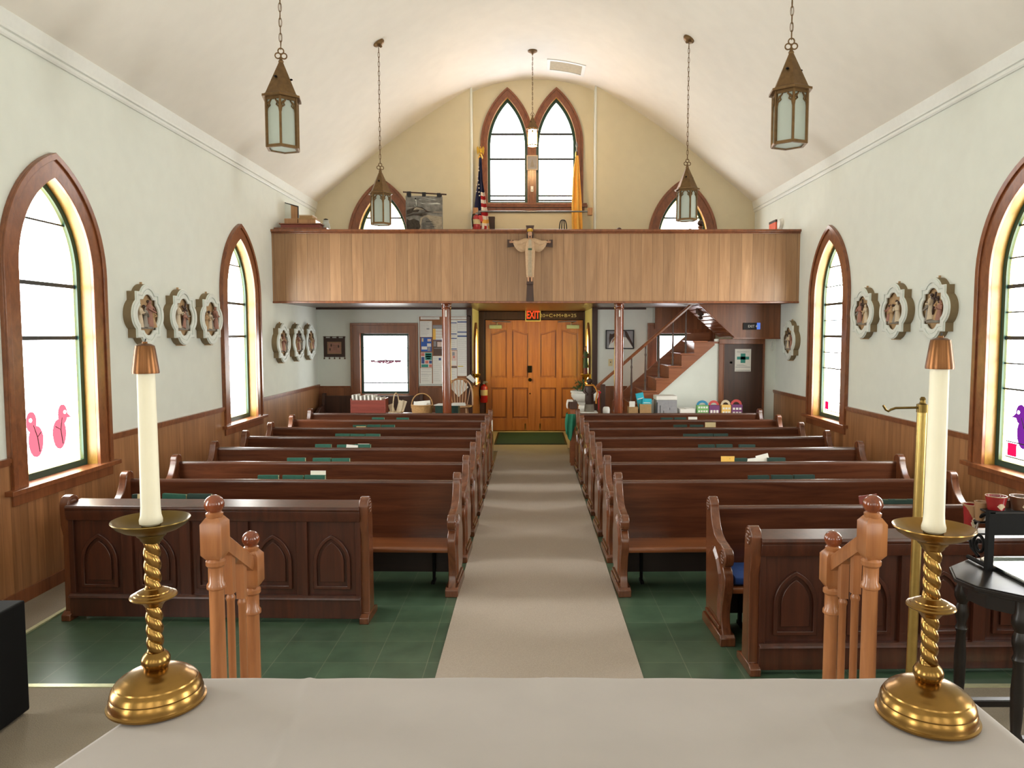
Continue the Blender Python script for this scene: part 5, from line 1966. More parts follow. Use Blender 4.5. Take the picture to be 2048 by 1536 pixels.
# dark settle in the corner under it
se = thing('settle', 'dark settle against the door wall under the small wall hanging', 'bench', (-2.7, YB - 0.55, 0))
m = MB().box(-0.66, 0.44, 0.1, 0.9, 0.48, 0.84)
m.build('backrest', 'dark_wood', se, smooth=0, bevel=0.006)
m = MB().box(-0.66, 0.02, 0.4, 0.9, 0.46, 0.44)
m.build('seat', 'dark_wood', se, smooth=0, bevel=0.006)
for x in (-0.7, 0.9):
    m = MB().prism([(0, 0), (0.02, 0.5), (0.0, 0.6), (0.1, 0.66), (0.36, 0.7), (0.42, 0.88), (0.5, 0.88), (0.5, 0)], 'x', x, x + 0.05)
    m.build('bench_end', 'dark_wood', se, smooth=0, bevel=0.006)

# ------------------------------------------------------------------ tables behind the last pews
TZ = 0.685


def back_table(label, x0, x1, y0=10.42, y1=10.98):
    t = thing('side_table', label, 'table', ((x0 + x1) / 2, (y0 + y1) / 2, 0))
    w, d = (x1 - x0) / 2, (y1 - y0) / 2
    MB().box(-w, -d, TZ - 0.03, w, d, TZ).build('table_top', 'casing_wood', t, smooth=0, bevel=0.004)
    MB().box(-w + 0.05, -d + 0.04, TZ - 0.11, w - 0.05, d - 0.04, TZ - 0.03).build('apron', 'casing_wood', t, smooth=0)
    for sx in (-1, 1):
        for sy in (-1, 1):
            MB().box(sx * (w - 0.07) - 0.025, sy * (d - 0.06) - 0.025, 0, sx * (w - 0.07) + 0.025, sy * (d - 0.06) + 0.025, TZ - 0.03).build('leg', 'casing_wood', t, smooth=0)
    return t


back_table('low wooden table of baskets behind the last pew, notice-board side', -2.65, -1.385)
tb2 = back_table('low wooden table of boxes behind the last pew, stair side', 1.45, 3.2, 10.42, 10.8)
TY = 10.5

# red box of booklets
a, b = at(701, 826, TY), at(771, 799, TY)
rb = thing('book_box', 'red wooden box of booklets on the low table', 'box', (a.x, TY, TZ))
w, h = b.x - a.x, b.z - TZ
m = MB().box(0, 0, 0, w, 0.015, h - 0.01).box(0, 0.205, 0, w, 0.22, h - 0.01).box(0, 0, 0, w, 0.22, 0.012)
m.build('body', 'red_wood', rb, smooth=0, bevel=0.003)
for x in (0, w - 0.015):
    MB().box(x, -0.002, 0, x + 0.015, 0.222, h + 0.012).build('side_board', 'red_wood', rb, smooth=0, bevel=0.003)
rnd = random.Random(5)
for q in range(8):
    x = 0.035 + (w - 0.08) * q / 7.4
    hh = h + rnd.uniform(0.045, 0.07) - 0.012 - 0.025 * (q > 5)
    o = MB().box(-0.012, 0, 0, 0.012, 0.14, hh, 0).box(-0.0135, 0.0, 0, -0.012, 0.14, hh, 1).build('booklet', ['paper', 'relief_grey'], smooth=0, loc=(a.x + x, TY + 0.022 + rnd.uniform(0, 0.02), TZ + 0.0125))
    o.rotation_euler = (0, R(-3), R(rnd.uniform(-18, -6)))
    tag(o, 'pale booklet standing in the red wooden box', 'booklet', 'booklets in the red box')

# narrow pale basket with two leaflets
cpt = at(787, 826, TY)
nb2 = thing('basket', 'narrow pale basket with a tall loop handle beside the red box', 'basket', (cpt.x + 0.02, TY + 0.1, TZ))
m = MB().lathe([(0.075, 0), (0.085, 0.03), (0.1, 0.055), (0.104, 0.055), (0.09, 0.03), (0.08, 0.006), (0.0, 0.006)], 24, sx=1.1, sy=0.8)
m.build('bowl', 'wicker_pale', nb2)
zt = at(787, 786, TY + 0.1).z - TZ
pts = [(0.03 * math.cos(t), 0.08 * math.cos(t), 0.05 + (zt - 0.05) * math.sin(t) ** 0.75) for t in [PI * q / 24 for q in range(25)]]
m = MB().tube(pts, 0.008, 8)
m.build('handle', 'wicker_pale', nb2)
for q, (x, r, lb) in enumerate(((-0.07, -20, 'greyish curled leaflet leaning in the narrow basket'), (0.03, 14, 'cream leaflet with printed columns in the narrow basket'), (0.085, 18, 'plain cream leaflet at the outer side of the narrow basket'))):
    o = MB().box(-0.035, -0.002, 0, 0.035, 0.002, 0.2 - 0.05 * (q == 0)).build('leaflet', 'relief_cream', smooth=0, loc=(nb2.location.x + x * 0.6, TY + 0.13 + 0.012 * q, TZ + 0.0125))
    o.rotation_euler = (R(-6), R(r), 0)
    tag(o, lb, 'leaflet')

# round wicker basket with papers
a, b = at(820, 826, TY), at(863, 812, TY)
rw = thing('basket', 'round woven basket with an arched handle and white papers', 'basket', ((a.x + b.x) / 2, TY + 0.13, TZ))
rr = (b.x - a.x) / 2
hb = at(840, 812, TY).z - TZ
m = MB()
rows, seg = 7, 40
vs, fs = [], []
for i in range(rows * 3 + 1):
    t = i / (rows * 3)
    for k in range(seg):
        an = 2 * PI * k / seg
        r_ = rr * (0.86 + 0.14 * t) * (1 + 0.05 * math.cos(PI * (k % 2)) * math.cos(PI * (i // 3)) * (1 if i % 3 else 0.3))
        vs.append((r_ * math.cos(an), 0.8 * r_ * math.sin(an), hb * t))
for i in range(rows * 3):
    for k in range(seg):
        fs.append((i * seg + k, i * seg + (k + 1) % seg, (i + 1) * seg + (k + 1) % seg, (i + 1) * seg + k))
fs.append(list(range(seg)))
m.add(vs, fs)
m.build('woven_side', 'wicker', rw, smooth=60)
m = MB().tube([(rr * math.cos(2 * PI * k / 32), 0.8 * rr * math.sin(2 * PI * k / 32), hb) for k in range(32)], 0.009, 8, closed=True)
m.build('rim', 'wicker', rw)
zt = at(840, 787, TY + 0.13).z - TZ
m = MB().tube([(rr * math.cos(PI * q / 24), 0, hb * 0.7 + (zt - hb * 0.7) * math.sin(PI * q / 24) ** 0.8) for q in range(25)], 0.0075, 8)
m.build('handle', 'wicker', rw)
for q, (u0, u1, zz, tl, lb) in enumerate(((-0.85, 0.35, 0.10, 5, 'rounded white paper bundle low in the round basket'), (-0.55, 0.85, 0.112, -5, 'white papers standing taller in the round basket'))):
    o = MB().box(rr * u0, -0.004, 0, rr * u1, 0.004, zz + 0.075).build('paper_bundle', 'paper', smooth=0, bevel=0.002, loc=(rw.location.x, TY + 0.1 + 0.04 * q, TZ + 0.012))
    o.rotation_euler = (R(-6), R(tl), 0)
    tag(o, lb, 'paper')
# dark green box with papers on the lid
a, b = at(870, 826, TY), at(916, 812, TY)
gb = MB().box(a.x, TY + 0.02, TZ, b.x, TY + 0.3, b.z).build('storage_box', 'hymnal_dark', smooth=0, bevel=0.004)
tag(gb, 'dark green box behind the loft post, white papers on its lid', 'box')
# its own low stool, since the table ends at the post
stl = thing('stool', 'low wooden stool under the dark green box', 'stool', ((a.x + b.x) / 2, TY + 0.16, 0))
MB().box(-0.165, -0.16, TZ - 0.035, 0.2, 0.16, TZ - 0.001).build('seat', 'casing_wood', stl, smooth=0, bevel=0.004)
for sx in (-1, 1):
    for sy in (-1, 1):
        MB().lathe([(0.016, 0), (0.02, TZ - 0.035)], 12, (sx * 0.14, sy * 0.12, 0)).build('leg', 'casing_wood', stl)
o = MB().add([(-0.19, -0.1, 0), (0.0, -0.12, 0.002), (0.02, 0.12, 0.004), (-0.15, 0.13, 0.002), (-0.19, -0.1, 0.008), (0.0, -0.12, 0.01), (0.02, 0.12, 0.012), (-0.15, 0.13, 0.01)], [(0, 3, 2, 1), (4, 5, 6, 7), (0, 1, 5, 4), (1, 2, 6, 5), (2, 3, 7, 6), (3, 0, 4, 7)]).build('paper', 'paper', smooth=0, loc=((a.x + b.x) / 2, TY + 0.16, b.z + 0.001))
tag(o, 'white sheets on the dark green box lid, nearer the round basket', 'paper')
o = MB().add([(-0.0, -0.12, 0), (0.24, -0.12, -0.002), (0.21, 0.1, 0.0), (0.04, 0.12, 0), (0.0, -0.12, 0.02), (0.24, -0.12, 0.026), (0.21, 0.1, 0.024), (0.04, 0.12, 0.02)], [(0, 3, 2, 1), (4, 5, 6, 7), (0, 1, 5, 4), (1, 2, 6, 5), (2, 3, 7, 6), (3, 0, 4, 7)]).build('paper', 'paper', smooth=0, loc=((a.x + b.x) / 2 + 0.03, TY + 0.16, b.z + 0.001))
tag(o, 'white paper stack reaching past the loft post towards the spindle chair', 'paper')

# spindle-back chair with a sheet behind the spindles
ch = thing('spindle_chair', 'tall bow-back spindle chair beside the lobby with a white sheet', 'chair', (at(918, 800, 11.3).x, 11.3, 0))
sz = at(930, 812, 11.2).z
zt = at(918, 757, 11.45).z
MB().lathe([(0.0, sz - 0.03), (0.17, sz - 0.03), (0.2, sz - 0.015), (0.195, sz), (0.0, sz - 0.004)], 28, sy=0.95).build('seat', 'light_wood', ch)
for sx in (-1, 1):
    for sy in (-1, 1):
        MB().tube([(sx * 0.11, sy * 0.1, sz - 0.025), (sx * 0.15, sy * 0.14, sz * 0.5), (sx * 0.19, sy * 0.18, 0.0)], [0.014, 0.02, 0.013], 10).build('leg', 'light_wood', ch)
m = MB()
for sy in (-1, 1):
    m.tube([(-0.165, sy * 0.155, 0.3), (0.165, sy * 0.155, 0.3)], 0.01, 8)
m.build('stretcher', 'light_wood', ch)
bow = []
for q in range(29):
    t = PI * q / 28
    bow.append((0.2 * math.copysign(abs(math.cos(t)) ** 0.8, math.cos(t)), 0.13 + 0.1 * math.sin(t), sz - 0.01 + (zt - sz) * math.sin(t) ** 0.6))
MB().tube(bow, 0.013, 8).build('bow', 'light_wood', ch)
for q in range(7):
    u = (q - 3) / 3.5
    x0, x1 = 0.13 * u, 0.185 * u
    zz = sz + (zt - sz) * (1 - abs(x1 / 0.2) ** 2.2) ** 0.5 * 0.985
    MB().tube([(x0, 0.14, sz - 0.01), (x1, 0.14 + 0.09 * (zz - sz) / (zt - sz), zz)], 0.006, 8).build('spindle', 'light_wood', ch)
c = at(918, 776, 11.5)
o = MB().prism([(c.x - 0.155, c.z + 0.02), (c.x - 0.01, c.z - 0.145), (c.x + 0.145, c.z + 0.01), (c.x + 0.06, c.z + 0.12), (c.x - 0.06, c.z + 0.13)], 'y', 11.53, 11.534).build('paper_sheet', 'paper', smooth=0)
tag(o, 'white sheet turned on its corner behind the chair spindles', 'paper')
c = at(944, 758, 12.1)
o = MB().prism([(c.x - 0.1, c.z + 0.03), (c.x - 0.03, c.z + 0.075), (c.x + 0.06, c.z - 0.02), (c.x + 0.02, c.z - 0.07)], 'y', 12.140, 12.144).build('paper_sheet', 'paper', smooth=0)
tag(o, 'small pale sheet pinned askew at the lobby corner above the chair', 'paper')

# fire extinguisher and brass stoup in the lobby


def extinguisher(label, x, y, z, h, r, wy):
    """hung on a bracket from the wall at wy"""
    e = thing('fire_extinguisher', label, 'extinguisher', (x, y, z))
    MB().lathe([(r * 0.9, 0), (r, 0.012), (r, h * 0.68), (r * 0.9, h * 0.76), (r * 0.5, h * 0.82), (r * 0.32, h * 0.84), (r * 0.32, h * 0.88)], 24).build('cylinder', 'red_metal', e)
    MB().lathe([(r * 1.012, h * 0.34), (r * 1.012, h * 0.6)], 24).build('label_band', 'cream_paper', e)
    m = MB().box(-r * 0.35, -r * 0.35, h * 0.87, r * 0.35, r * 0.35, h * 0.93).box(-r * 0.2, -r * 0.2, h * 0.93, r * 1.1, r * 0.2, h * 0.955).box(-r * 0.2, -r * 0.2, h * 0.97, r * 1.0, r * 0.2, h)
    m.build('valve', 'steel', e, smooth=0, bevel=0.002)
    MB().tube([(-r * 0.3, -r * 0.2, h * 0.9), (-r * 0.9, -r * 0.7, h * 0.86), (-r * 1.1, -r * 0.6, h * 0.6), (-r * 0.95, -r * 0.5, h * 0.2)], r * 0.14, 8).build('hose', 'iron', e)
    MB().box(-r * 0.5, r * 0.6, h * 0.6, r * 0.5, wy - y, h * 0.66).build('bracket', 'iron', e, smooth=0)
    return e


p = at(964, 806, 13.75)
extinguisher('red fire extinguisher hung beside the double doors in the lobby', p.x + 0.03, 13.85, p.z, 0.4, 0.07, YD - 0.028)
p = at(954, 756, 12.42)
sp = thing('holy_water_stoup', 'small brass stoup on the lobby wall by the chair', 'stoup', (AL + 0.075, 12.42, p.z))
MB().lathe([(0.0, 0.0), (0.03, 0.01), (0.058, 0.045), (0.062, 0.07), (0.056, 0.07), (0.03, 0.02), (0.0, 0.018)], 24).build('bowl', 'gold', sp)
MB().box(-0.073, -0.05, -0.12, -0.06, 0.05, 0.12).build('back_plate', 'old_brass', sp, smooth=0, bevel=0.004)

# ------------------------------------------------------------------ stair side: font, figures, cartons
fy = 11.05
p = at(1170, 781, fy)
fo = thing('baptismal_font', 'white marble baptismal font with a turned pedestal near the doors', 'font', (p.x, fy, 0))
zt = p.z
MB().lathe([(0.0, zt - 0.17), (0.12, zt - 0.17), (0.165, zt - 0.145), (0.205, zt - 0.09), (0.21, zt - 0.05), (0.2, zt - 0.035), (0.215, zt - 0.03), (0.222, zt - 0.01), (0.215, zt), (0.18, zt), (0.12, zt - 0.08), (0.0, zt - 0.1)], 40).build('basin', 'marble', fo)
MB().lathe([(0.15, 0.06), (0.13, 0.09), (0.1, 0.14), (0.095, 0.2), (0.085, 0.25), (0.09, zt - 0.29), (0.1, zt - 0.27), (0.1, zt - 0.24), (0.09, zt - 0.22), (0.105, zt - 0.2), (0.125, zt - 0.17)], 32).build('pedestal', 'marble', fo)
MB().box(-0.19, -0.19, 0.008, 0.19, 0.19, 0.06).build('plinth', 'marble', fo, smooth=0, bevel=0.008)
pl = thing('potted_plant', 'green leafy plant standing in the basin of the white font', 'plant', (p.x - 0.05, fy + 0.02, zt - 0.1))
MB().lathe([(0.04, 0.0), (0.055, 0.08), (0.06, 0.085), (0.05, 0.085), (0.0, 0.07)], 16).build('pot', 'mug_tan', pl)
m = MB()
rnd = random.Random(9)
for q in range(70):
    a, e = rnd.uniform(0, 2 * PI), rnd.uniform(0.2, 1.4)
    d = rnd.uniform(0.07, 0.17)
    c = Vector((math.cos(a) * math.cos(e) * d, math.sin(a) * math.cos(e) * d, 0.09 + math.sin(e) * d))
    M = Euler((rnd.uniform(-1, 1), rnd.uniform(-1, 1), a)).to_matrix()
    l, w = rnd.uniform(0.025, 0.045), 0.011
    m.add([c + M @ Vector(v) for v in ((-l, 0, 0), (0, -w, 0.006), (l, 0, 0), (0, w, 0.006))], [(0, 1, 2, 3)])
for q in range(14):
    a, e = rnd.uniform(0, 2 * PI), rnd.uniform(0.5, 1.4)
    d = 0.13
    m.tube([(0, 0, 0.07), (math.cos(a) * math.cos(e) * d, math.sin(a) * math.cos(e) * d, 0.09 + math.sin(e) * d)], 0.0025, 5)
m.build('foliage', 'leaf', pl, smooth=0)


def robed(m, prof, seg, sx, sy, folds=0.0, mi=0):
    vs, fs = [], []
    n = len(prof)
    for i, (r, z) in enumerate(prof):
        for k in range(seg):
            a = 2 * PI * k / seg
            rr = r * (1 + folds * math.cos(9 * a) * max(0, 1 - i / (n * 0.6)))
            vs.append((rr * math.cos(a) * sx, rr * math.sin(a) * sy, z))
    for i in range(n - 1):
        for k in range(seg):
            fs.append((i * seg + k, i * seg + (k + 1) % seg, (i + 1) * seg + (k + 1) % seg, (i + 1) * seg + k))
    fs += [list(range(seg - 1, -1, -1)), [(n - 1) * seg + k for k in range(seg)]]
    return m.add(vs, fs, mi)


fb = at(1178, 823, 10.62)
pd = thing('pedestal_table', 'little white-topped stand under the dark carved figure', 'stand', (fb.x, 10.64, 0))
MB().box(-0.13, -0.13, fb.z - 0.02, 0.12, 0.13, fb.z).build('stand_top', 'plastic_white', pd, smooth=0, bevel=0.004)
MB().lathe([(0.12, 0.0), (0.12, 0.02), (0.04, 0.05), (0.03, 0.1), (0.03, fb.z - 0.02)], 20).build('pillar', 'dark_wood', pd)
fz = fb.z
ft = at(1178, 757, 10.64).z - fz
ds = thing('carved_figure', 'dark carved wooden figure with an orange cord about its neck', 'statue', (fb.x + 0.005, 10.64, fz))
m = MB()
H = ft
robed(m, [(0.15 * H, 0), (0.14 * H, 0.12 * H), (0.12 * H, 0.24 * H), (0.135 * H, 0.32 * H), (0.125 * H, 0.6 * H), (0.13 * H, 0.74 * H), (0.1 * H, 0.8 * H), (0.055 * H, 0.825 * H), (0.055 * H, 0.84 * H), (0.085 * H, 0.87 * H), (0.095 * H, 0.92 * H), (0.08 * H, 0.97 * H), (0.03 * H, H)], 24, 1.0, 0.8, 0.05)
for sg in (-1, 1):
    m.tube([(sg * 0.1 * H, 0, 0.76 * H), (sg * 0.16 * H, -0.02 * H, 0.6 * H), (sg * 0.06 * H, -0.11 * H, 0.52 * H)], [0.045 * H, 0.045 * H, 0.03 * H], 10)
m.ball((0, -0.09 * H, 0.915 * H), (0.014 * H, 0.02 * H, 0.02 * H), 8, 6)
m.build('figure_body', 'statue_dark', ds, smooth=50)
MB().lathe([(0.155 * H, 0), (0.16 * H, 0.02 * H), (0.14 * H, 0.22 * H)], 24, sx=0.98, sy=0.82).build('skirt_panel', 'relief_grey', ds)
m = MB().tube([(0.115 * H * math.cos(2 * PI * q / 24), 0.1 * H * math.sin(2 * PI * q / 24), 0.8 * H) for q in range(24)], 0.012, 7, closed=True)
m.tube([(0.12 * H, -0.03 * H, 0.8 * H), (0.19 * H, -0.06 * H, 0.7 * H), (0.24 * H, -0.06 * H, 0.58 * H), (0.2 * H, -0.07 * H, 0.4 * H), (0.2 * H, -0.07 * H, 0.24 * H)], 0.011, 7)
m.build('cord', 'orange_cord', ds)
m = MB().tube([(0.26 * H, -0.05 * H, 0.62 * H), (0.3 * H, -0.05 * H, 0.57 * H), (0.28 * H, -0.06 * H, 0.4 * H), (0.28 * H, -0.06 * H, 0.05 * H)], 0.008, 6)
m.ball((0.31 * H, -0.05 * H, 0.58 * H), (0.02, 0.015, 0.02), 10, 6)
m.tube([(0.2 * H, -0.06 * H, 0.66 * H), (0.26 * H, -0.05 * H, 0.62 * H)], 0.006, 6)
m.build('ribbon', 'red_cloth', ds)

# painted saint on a bracket inside the lobby
sy_ = 12.62
p0, p1 = at(1176, 748, sy_), at(1176, 692, sy_)
br = thing('wall_bracket', 'gilt wall bracket inside the lobby under the painted statue', 'bracket', (AR - 0.09, sy_, p0.z))
MB().lathe([(0.0, -0.13), (0.015, -0.12), (0.03, -0.07), (0.05, -0.04), (0.085, -0.015), (0.088, 0.0)], 20).build('corbel', 'gold', br)
MB().box(0.06, -0.06, -0.12, 0.09, 0.06, 0.0).build('back_plate', 'gold', br, smooth=0)
ss = thing('saint_statue', 'small painted saint statue in green and red robes inside the lobby', 'statue', (AR - 0.09, sy_, p0.z + 0.001))
H = p1.z - p0.z
m = MB()
robed(m, [(0.14 * H, 0), (0.13 * H, 0.06 * H), (0.11 * H, 0.3 * H), (0.115 * H, 0.5 * H), (0.13 * H, 0.7 * H), (0.1 * H, 0.79 * H), (0.05 * H, 0.82 * H), (0.045 * H, 0.84 * H), (0.07 * H, 0.88 * H), (0.075 * H, 0.93 * H), (0.055 * H, 0.98 * H), (0.02 * H, H)], 24, 0.62, 0.62, 0.06)
for sg in (-1, 1):
    m.tube([(sg * 0.06 * H, 0, 0.73 * H), (sg * 0.10 * H, -0.03 * H, 0.58 * H), (sg * 0.03 * H, -0.09 * H, 0.6 * H)], [0.03 * H, 0.03 * H, 0.02 * H], 10)
m.build('figure_body', 'robe_red', ss, smooth=50)
MB().lathe([(0.155 * H, 0.22 * H), (0.125 * H, 0.5 * H), (0.14 * H, 0.72 * H), (0.1 * H, 0.8 * H)], 24, sx=0.63, sy=0.64).build('mantle', 'robe_green', ss)
m = MB().ball((0, -0.01 * H, 0.915 * H), (0.045 * H, 0.05 * H, 0.07 * H), 14, 10)
m.build('face', 'skin', ss)

# white lidded pot, cartons, file box, flat box, carry boxes
def on_table(nm, lb, cat, x0, x1):
    a, b = at(x0, 826, TY), at(x1, 826, TY)
    return thing(nm, lb, cat, ((a.x + b.x) / 2, TY, TZ)), (b.x - a.x) / 2


st2 = thing('side_stand', 'low dark stand under the white lidded pot by the post', 'stand', (at(1214, 826, TY).x, TY + 0.1, 0))
MB().box(-0.1, -0.12, TZ - 0.03, 0.12, 0.14, TZ - 0.001).build('stand_top', 'casing_wood', st2, smooth=0)
for sx in (-1, 1):
    MB().box(sx * 0.07 - 0.02, -0.1, 0, sx * 0.07 + 0.02, 0.12, TZ - 0.03).build('leg', 'casing_wood', st2, smooth=0)
t, w = on_table('lidded_pot', 'white lidded pot between the dark figure and the loft post', 'pot', 1207, 1221)
t.location.y += 0.1
zt = at(1214, 815, TY).z - TZ
MB().lathe([(w * 0.8, 0), (w * 0.98, 0.01), (w, zt * 0.55)], 24).build('body', 'plastic_white', t)
MB().lathe([(w * 1.03, zt * 0.55), (w * 1.03, zt * 0.65), (w * 0.92, zt * 0.9), (w * 0.7, zt), (0.0, zt)], 24).build('lid', 'plastic_white', t)

t, w = on_table('carton', 'small open carton with a white card, beside the loft post', 'box', 1259, 1278)
t.location.y += 0.08
zt = at(1268, 815, TY).z - TZ
m = MB().ring([(-w, 0), (w, 0), (w, 0.16), (-w, 0.16)], [(-w + 0.006, 0.006), (w - 0.006, 0.006), (w - 0.006, 0.154), (-w + 0.006, 0.154)], 'z', 0, zt)
m.box(-w, 0, 0, w, 0.16, 0.006)
m.build('body', 'carton', t, smooth=0)
zc = at(1265, 804, TY).z - TZ
o = MB().box(-w * 0.85, 0.02, 0.007, w * 0.35, 0.03, zc).build('card', 'paper', smooth=0, loc=t.location)
tag(o, 'white card standing in the small open carton', 'card')
t, w = on_table('carton', 'open brown carton holding cyan packets under the stairs', 'box', 1281, 1304)
t.location.y += 0.06
zt = at(1290, 809, TY).z - TZ
m = MB().ring([(-w, 0), (w, 0), (w, 0.2), (-w, 0.2)], [(-w + 0.006, 0.006), (w - 0.006, 0.006), (w - 0.006, 0.194), (-w + 0.006, 0.194)], 'z', 0, zt)
m.box(-w, 0, 0, w, 0.2, 0.006)
m.build('body', 'carton', t, smooth=0)
for x0, y0, x1, tl, yy, lb in ((1278, 785, 1293, -12, 0.12, 'tall cyan packet leaning in the brown carton'), (1284, 797, 1302, 2, 0.06, 'front cyan packet lying lower in the brown carton')):
    a, b = at(x0, y0, TY + 0.06 + yy), at(x1, y0, TY + 0.06 + yy)
    pk = thing('packet', lb, 'packet', ((a.x + b.x) / 2 + 0.012 * (tl < 0), TY + 0.06 + yy, TZ + 0.0075), (0, R(tl), 0))
    wd, hh = (b.x - a.x) / 2, a.z - TZ - 0.0075
    MB().box(-wd, -0.025, 0, wd, 0.025, hh).build('box', 'cyan_print', pk, smooth=0, bevel=0.003)
    MB().box(-wd * 0.8, -0.0265, hh * 0.72, wd * 0.7, -0.025, hh * 0.76).build('print_stripe', 'paper', pk, smooth=0)
t, w = on_table('file_box', 'grey printed file box with a white lid under the stairs', 'box', 1314, 1356)
t.location.y += 0.08
zt, zl = at(1335, 793, TY).z - TZ, at(1335, 801, TY).z - TZ
MB().box(-w * 0.95, 0, 0, w, 0.25, zl).build('body', 'grey_print', t, smooth=0, bevel=0.003)
MB().box(-w, -0.01, zl, w, 0.26, zt).build('lid', 'paper', t, smooth=0, bevel=0.004)
m = MB().box(-w * 0.63, -0.002, zl * 0.15, -w * 0.57, 0.0, zl * 0.65).box(-w * 0.3, -0.002, zl * 0.12, -w * 0.25, 0, zl * 0.3).box(w * 0.3, -0.002, zl * 0.35, w * 0.34, 0, zl * 0.5).box(-w * 0.95, -0.002, 0, -w * 0.86, 0, zl * 0.85)
m.build('print_mark', 'black_print', t, smooth=0)
t, w = on_table('flat_box', 'flat white box lying before the closet wall', 'box', 1362, 1392)
t.location.y += 0.06
zt = at(1376, 818, TY).z - TZ
MB().box(-w, 0, 0, w, 0.2, zt - 0.008).build('body', 'paper', t, smooth=0, bevel=0.002)
MB().box(-0.02, -0.004, zt - 0.008, w + 0.004, 0.204, zt).build('lid', 'plastic_white', t, smooth=0, bevel=0.002)

for x0, x1, y0, mb, ma, cols, rows, v0, lb in (
        (1396, 1419, 802, 'bag_green', 'bag_blue', 4, 2, 0.42, 'green carry box with a blue arched handle'),
        (1420, 1441, 802, 'bag_purple', 'bag_red', 3, 1, 0.25, 'purple carry box with three white pictures in one row'),
        (1445, 1464, 801, 'bag_yellow', 'relief_cream', 3, 2, 0.3, 'yellow carry box with a cream arched handle'),
        (1465, 1487, 800, 'bag_purple', 'bag_red', 3, 2, 0.25, 'purple carry box with six white pictures, before the closet door')):
    t, w = on_table('carry_box', lb, 'box', x0, x1)
    t.location.y += 0.05
    H = at(1440, y0, TY).z - TZ
    hb = H * 0.68
    MB().box(-w, 0, 0, w, 0.1, hb).build('body', mb, t, smooth=0, bevel=0.003)
    outer = [(-w, hb)] + [(w * math.cos(PI - PI * q / 16), hb + (H - hb) * math.sin(PI * q / 16)) for q in range(17)] + [(w, hb)]
    inner = [(-w * 0.6, hb)] + [(w * 0.6 * math.cos(PI - PI * q / 16), hb + (H - hb) * 0.5 * math.sin(PI * q / 16)) for q in range(17)] + [(w * 0.6, hb)]
    MB().ring(outer, inner, 'y', 0.045, 0.053, closed=False).build('arched_handle', ma, t, smooth=0)
    m = MB()
    for i in range(cols):
        for j in range(rows):
            cx_ = -w + 2 * w * (i + 0.75) / (cols + 0.5)
            cz_ = hb * (v0 + 0.38 * j) if rows > 1 else hb * 0.38
            s_ = w / (cols + 0.5) * 0.7
            m.box(cx_ - s_, -0.002, cz_ - s_ * (1.5 if rows == 1 else 1), cx_ + s_, 0.0, cz_ + s_ * (1.5 if rows == 1 else 1))
    m.build('picture_print', 'paper', t, smooth=0)

# stand with a green and a white cloth by the last pew
gs = thing('cloth_stand', 'narrow wooden stand at the last pew by the font', 'stand', (0.60, 10.42, 0))
zs = at(1146, 802, 10.4).z
for y in (-0.12, 0.12):
    MB().box(-0.03, y - 0.02, 0.0, 0.03, y + 0.02, zs - 0.02).build('leg', 'stair_wood', gs, smooth=0, bevel=0.003)
MB().box(-0.05, -0.16, zs - 0.1, 0.06, 0.16, zs).build('top_board', 'dark_wood', gs, smooth=0, bevel=0.004)
MB().box(-0.02, -0.1, 0.25, 0.02, 0.1, 0.3).build('stretcher', 'stair_wood', gs, smooth=0)


def draped(m, x, z0, z1, y0, y1, amp):
    m.grid(lambda u, v: (x - amp * math.sin(v * 2.4) + 0.008 * math.sin(u * 14), lerp(y0, y1, u), lerp(z1, z0, v)), 24, 14)


m = MB()


def gcl(u, v):
    t = u * 3
    P_ = [(0.535, 10.52), (0.505, 10.262), (0.56, 10.248), (0.64, 10.262)]
    i = min(int(t), 2)
    x, y = lerp(P_[i][0], P_[i + 1][0], t - i), lerp(P_[i][1], P_[i + 1][1], t - i)
    zb_ = (0.5, 0.46, 0.36, 0.6)
    zz = lerp(0.74, lerp(zb_[i], zb_[i + 1], t - i), v)
    return (x + 0.02 * math.sin(v * 3) * (1 - u) * -1 + 0.006 * math.sin(u * 20), y - 0.01 * math.sin(u * 16 + v * 2) - 0.012, zz)


m.grid(gcl, 30, 14)
o = m.build('green_cloth', 'green_cloth', smooth=60, solid=0.004)
tag(o, 'green cloth draped over the narrow stand beside the last pew', 'cloth')
m = MB()
draped(m, 0.536, zs - 0.1, zs + 0.012, 10.30, 10.52, 0.012)
m.box(0.54, 10.30, zs + 0.003, 0.6, 10.52, zs + 0.012)
o = m.build('white_cloth', 'white_cloth', smooth=60, solid=0.004)
tag(o, 'small white cloth over the edge of the narrow stand', 'cloth')
m = MB().box(-0.003, 0, 0, 0.003, 0.16, 0.24)
o = m.build('leaflet', 'paper', smooth=0, loc=(-0.49, 10.24, 0.4))
tag(o, 'white paper hung at the aisle end of the last pew, notice-board side', 'paper')
o.location = (-0.519, 10.0, 0.43)

# framed picture and switch on the back wall
a, b = at(1211, 698, YB - 0.006), at(1268, 660, YB - 0.006)
fr = thing('framed_picture', 'black framed picture of a pale sheet and dark folds behind the loft post', 'picture', (a.x, YB - 0.006, a.z))
w, h = b.x - a.x, b.z - a.z
MB().ring([(0, 0), (w, 0), (w, h), (0, h)], [(0.016, 0.016), (w - 0.016, 0.016), (w - 0.016, h - 0.016), (0.016, h - 0.016)], 'y', -0.03, 0).build('frame', 'black_print', fr, smooth=0)
MB().box(0.012, -0.016, 0.012, w - 0.012, -0.004, h - 0.012).build('ground', 'grey_print', fr, smooth=0)
m = MB().prism([(0.1 * w, 0.06 * h), (0.14 * w, 0.3 * h), (0.3 * w, 0.62 * h), (0.5 * w, 0.7 * h), (0.72 * w, 0.6 * h), (0.97 * w, 0.06 * h)], 'y', -0.018, -0.015)
m.build('pale_form', 'paper', fr, smooth=0)
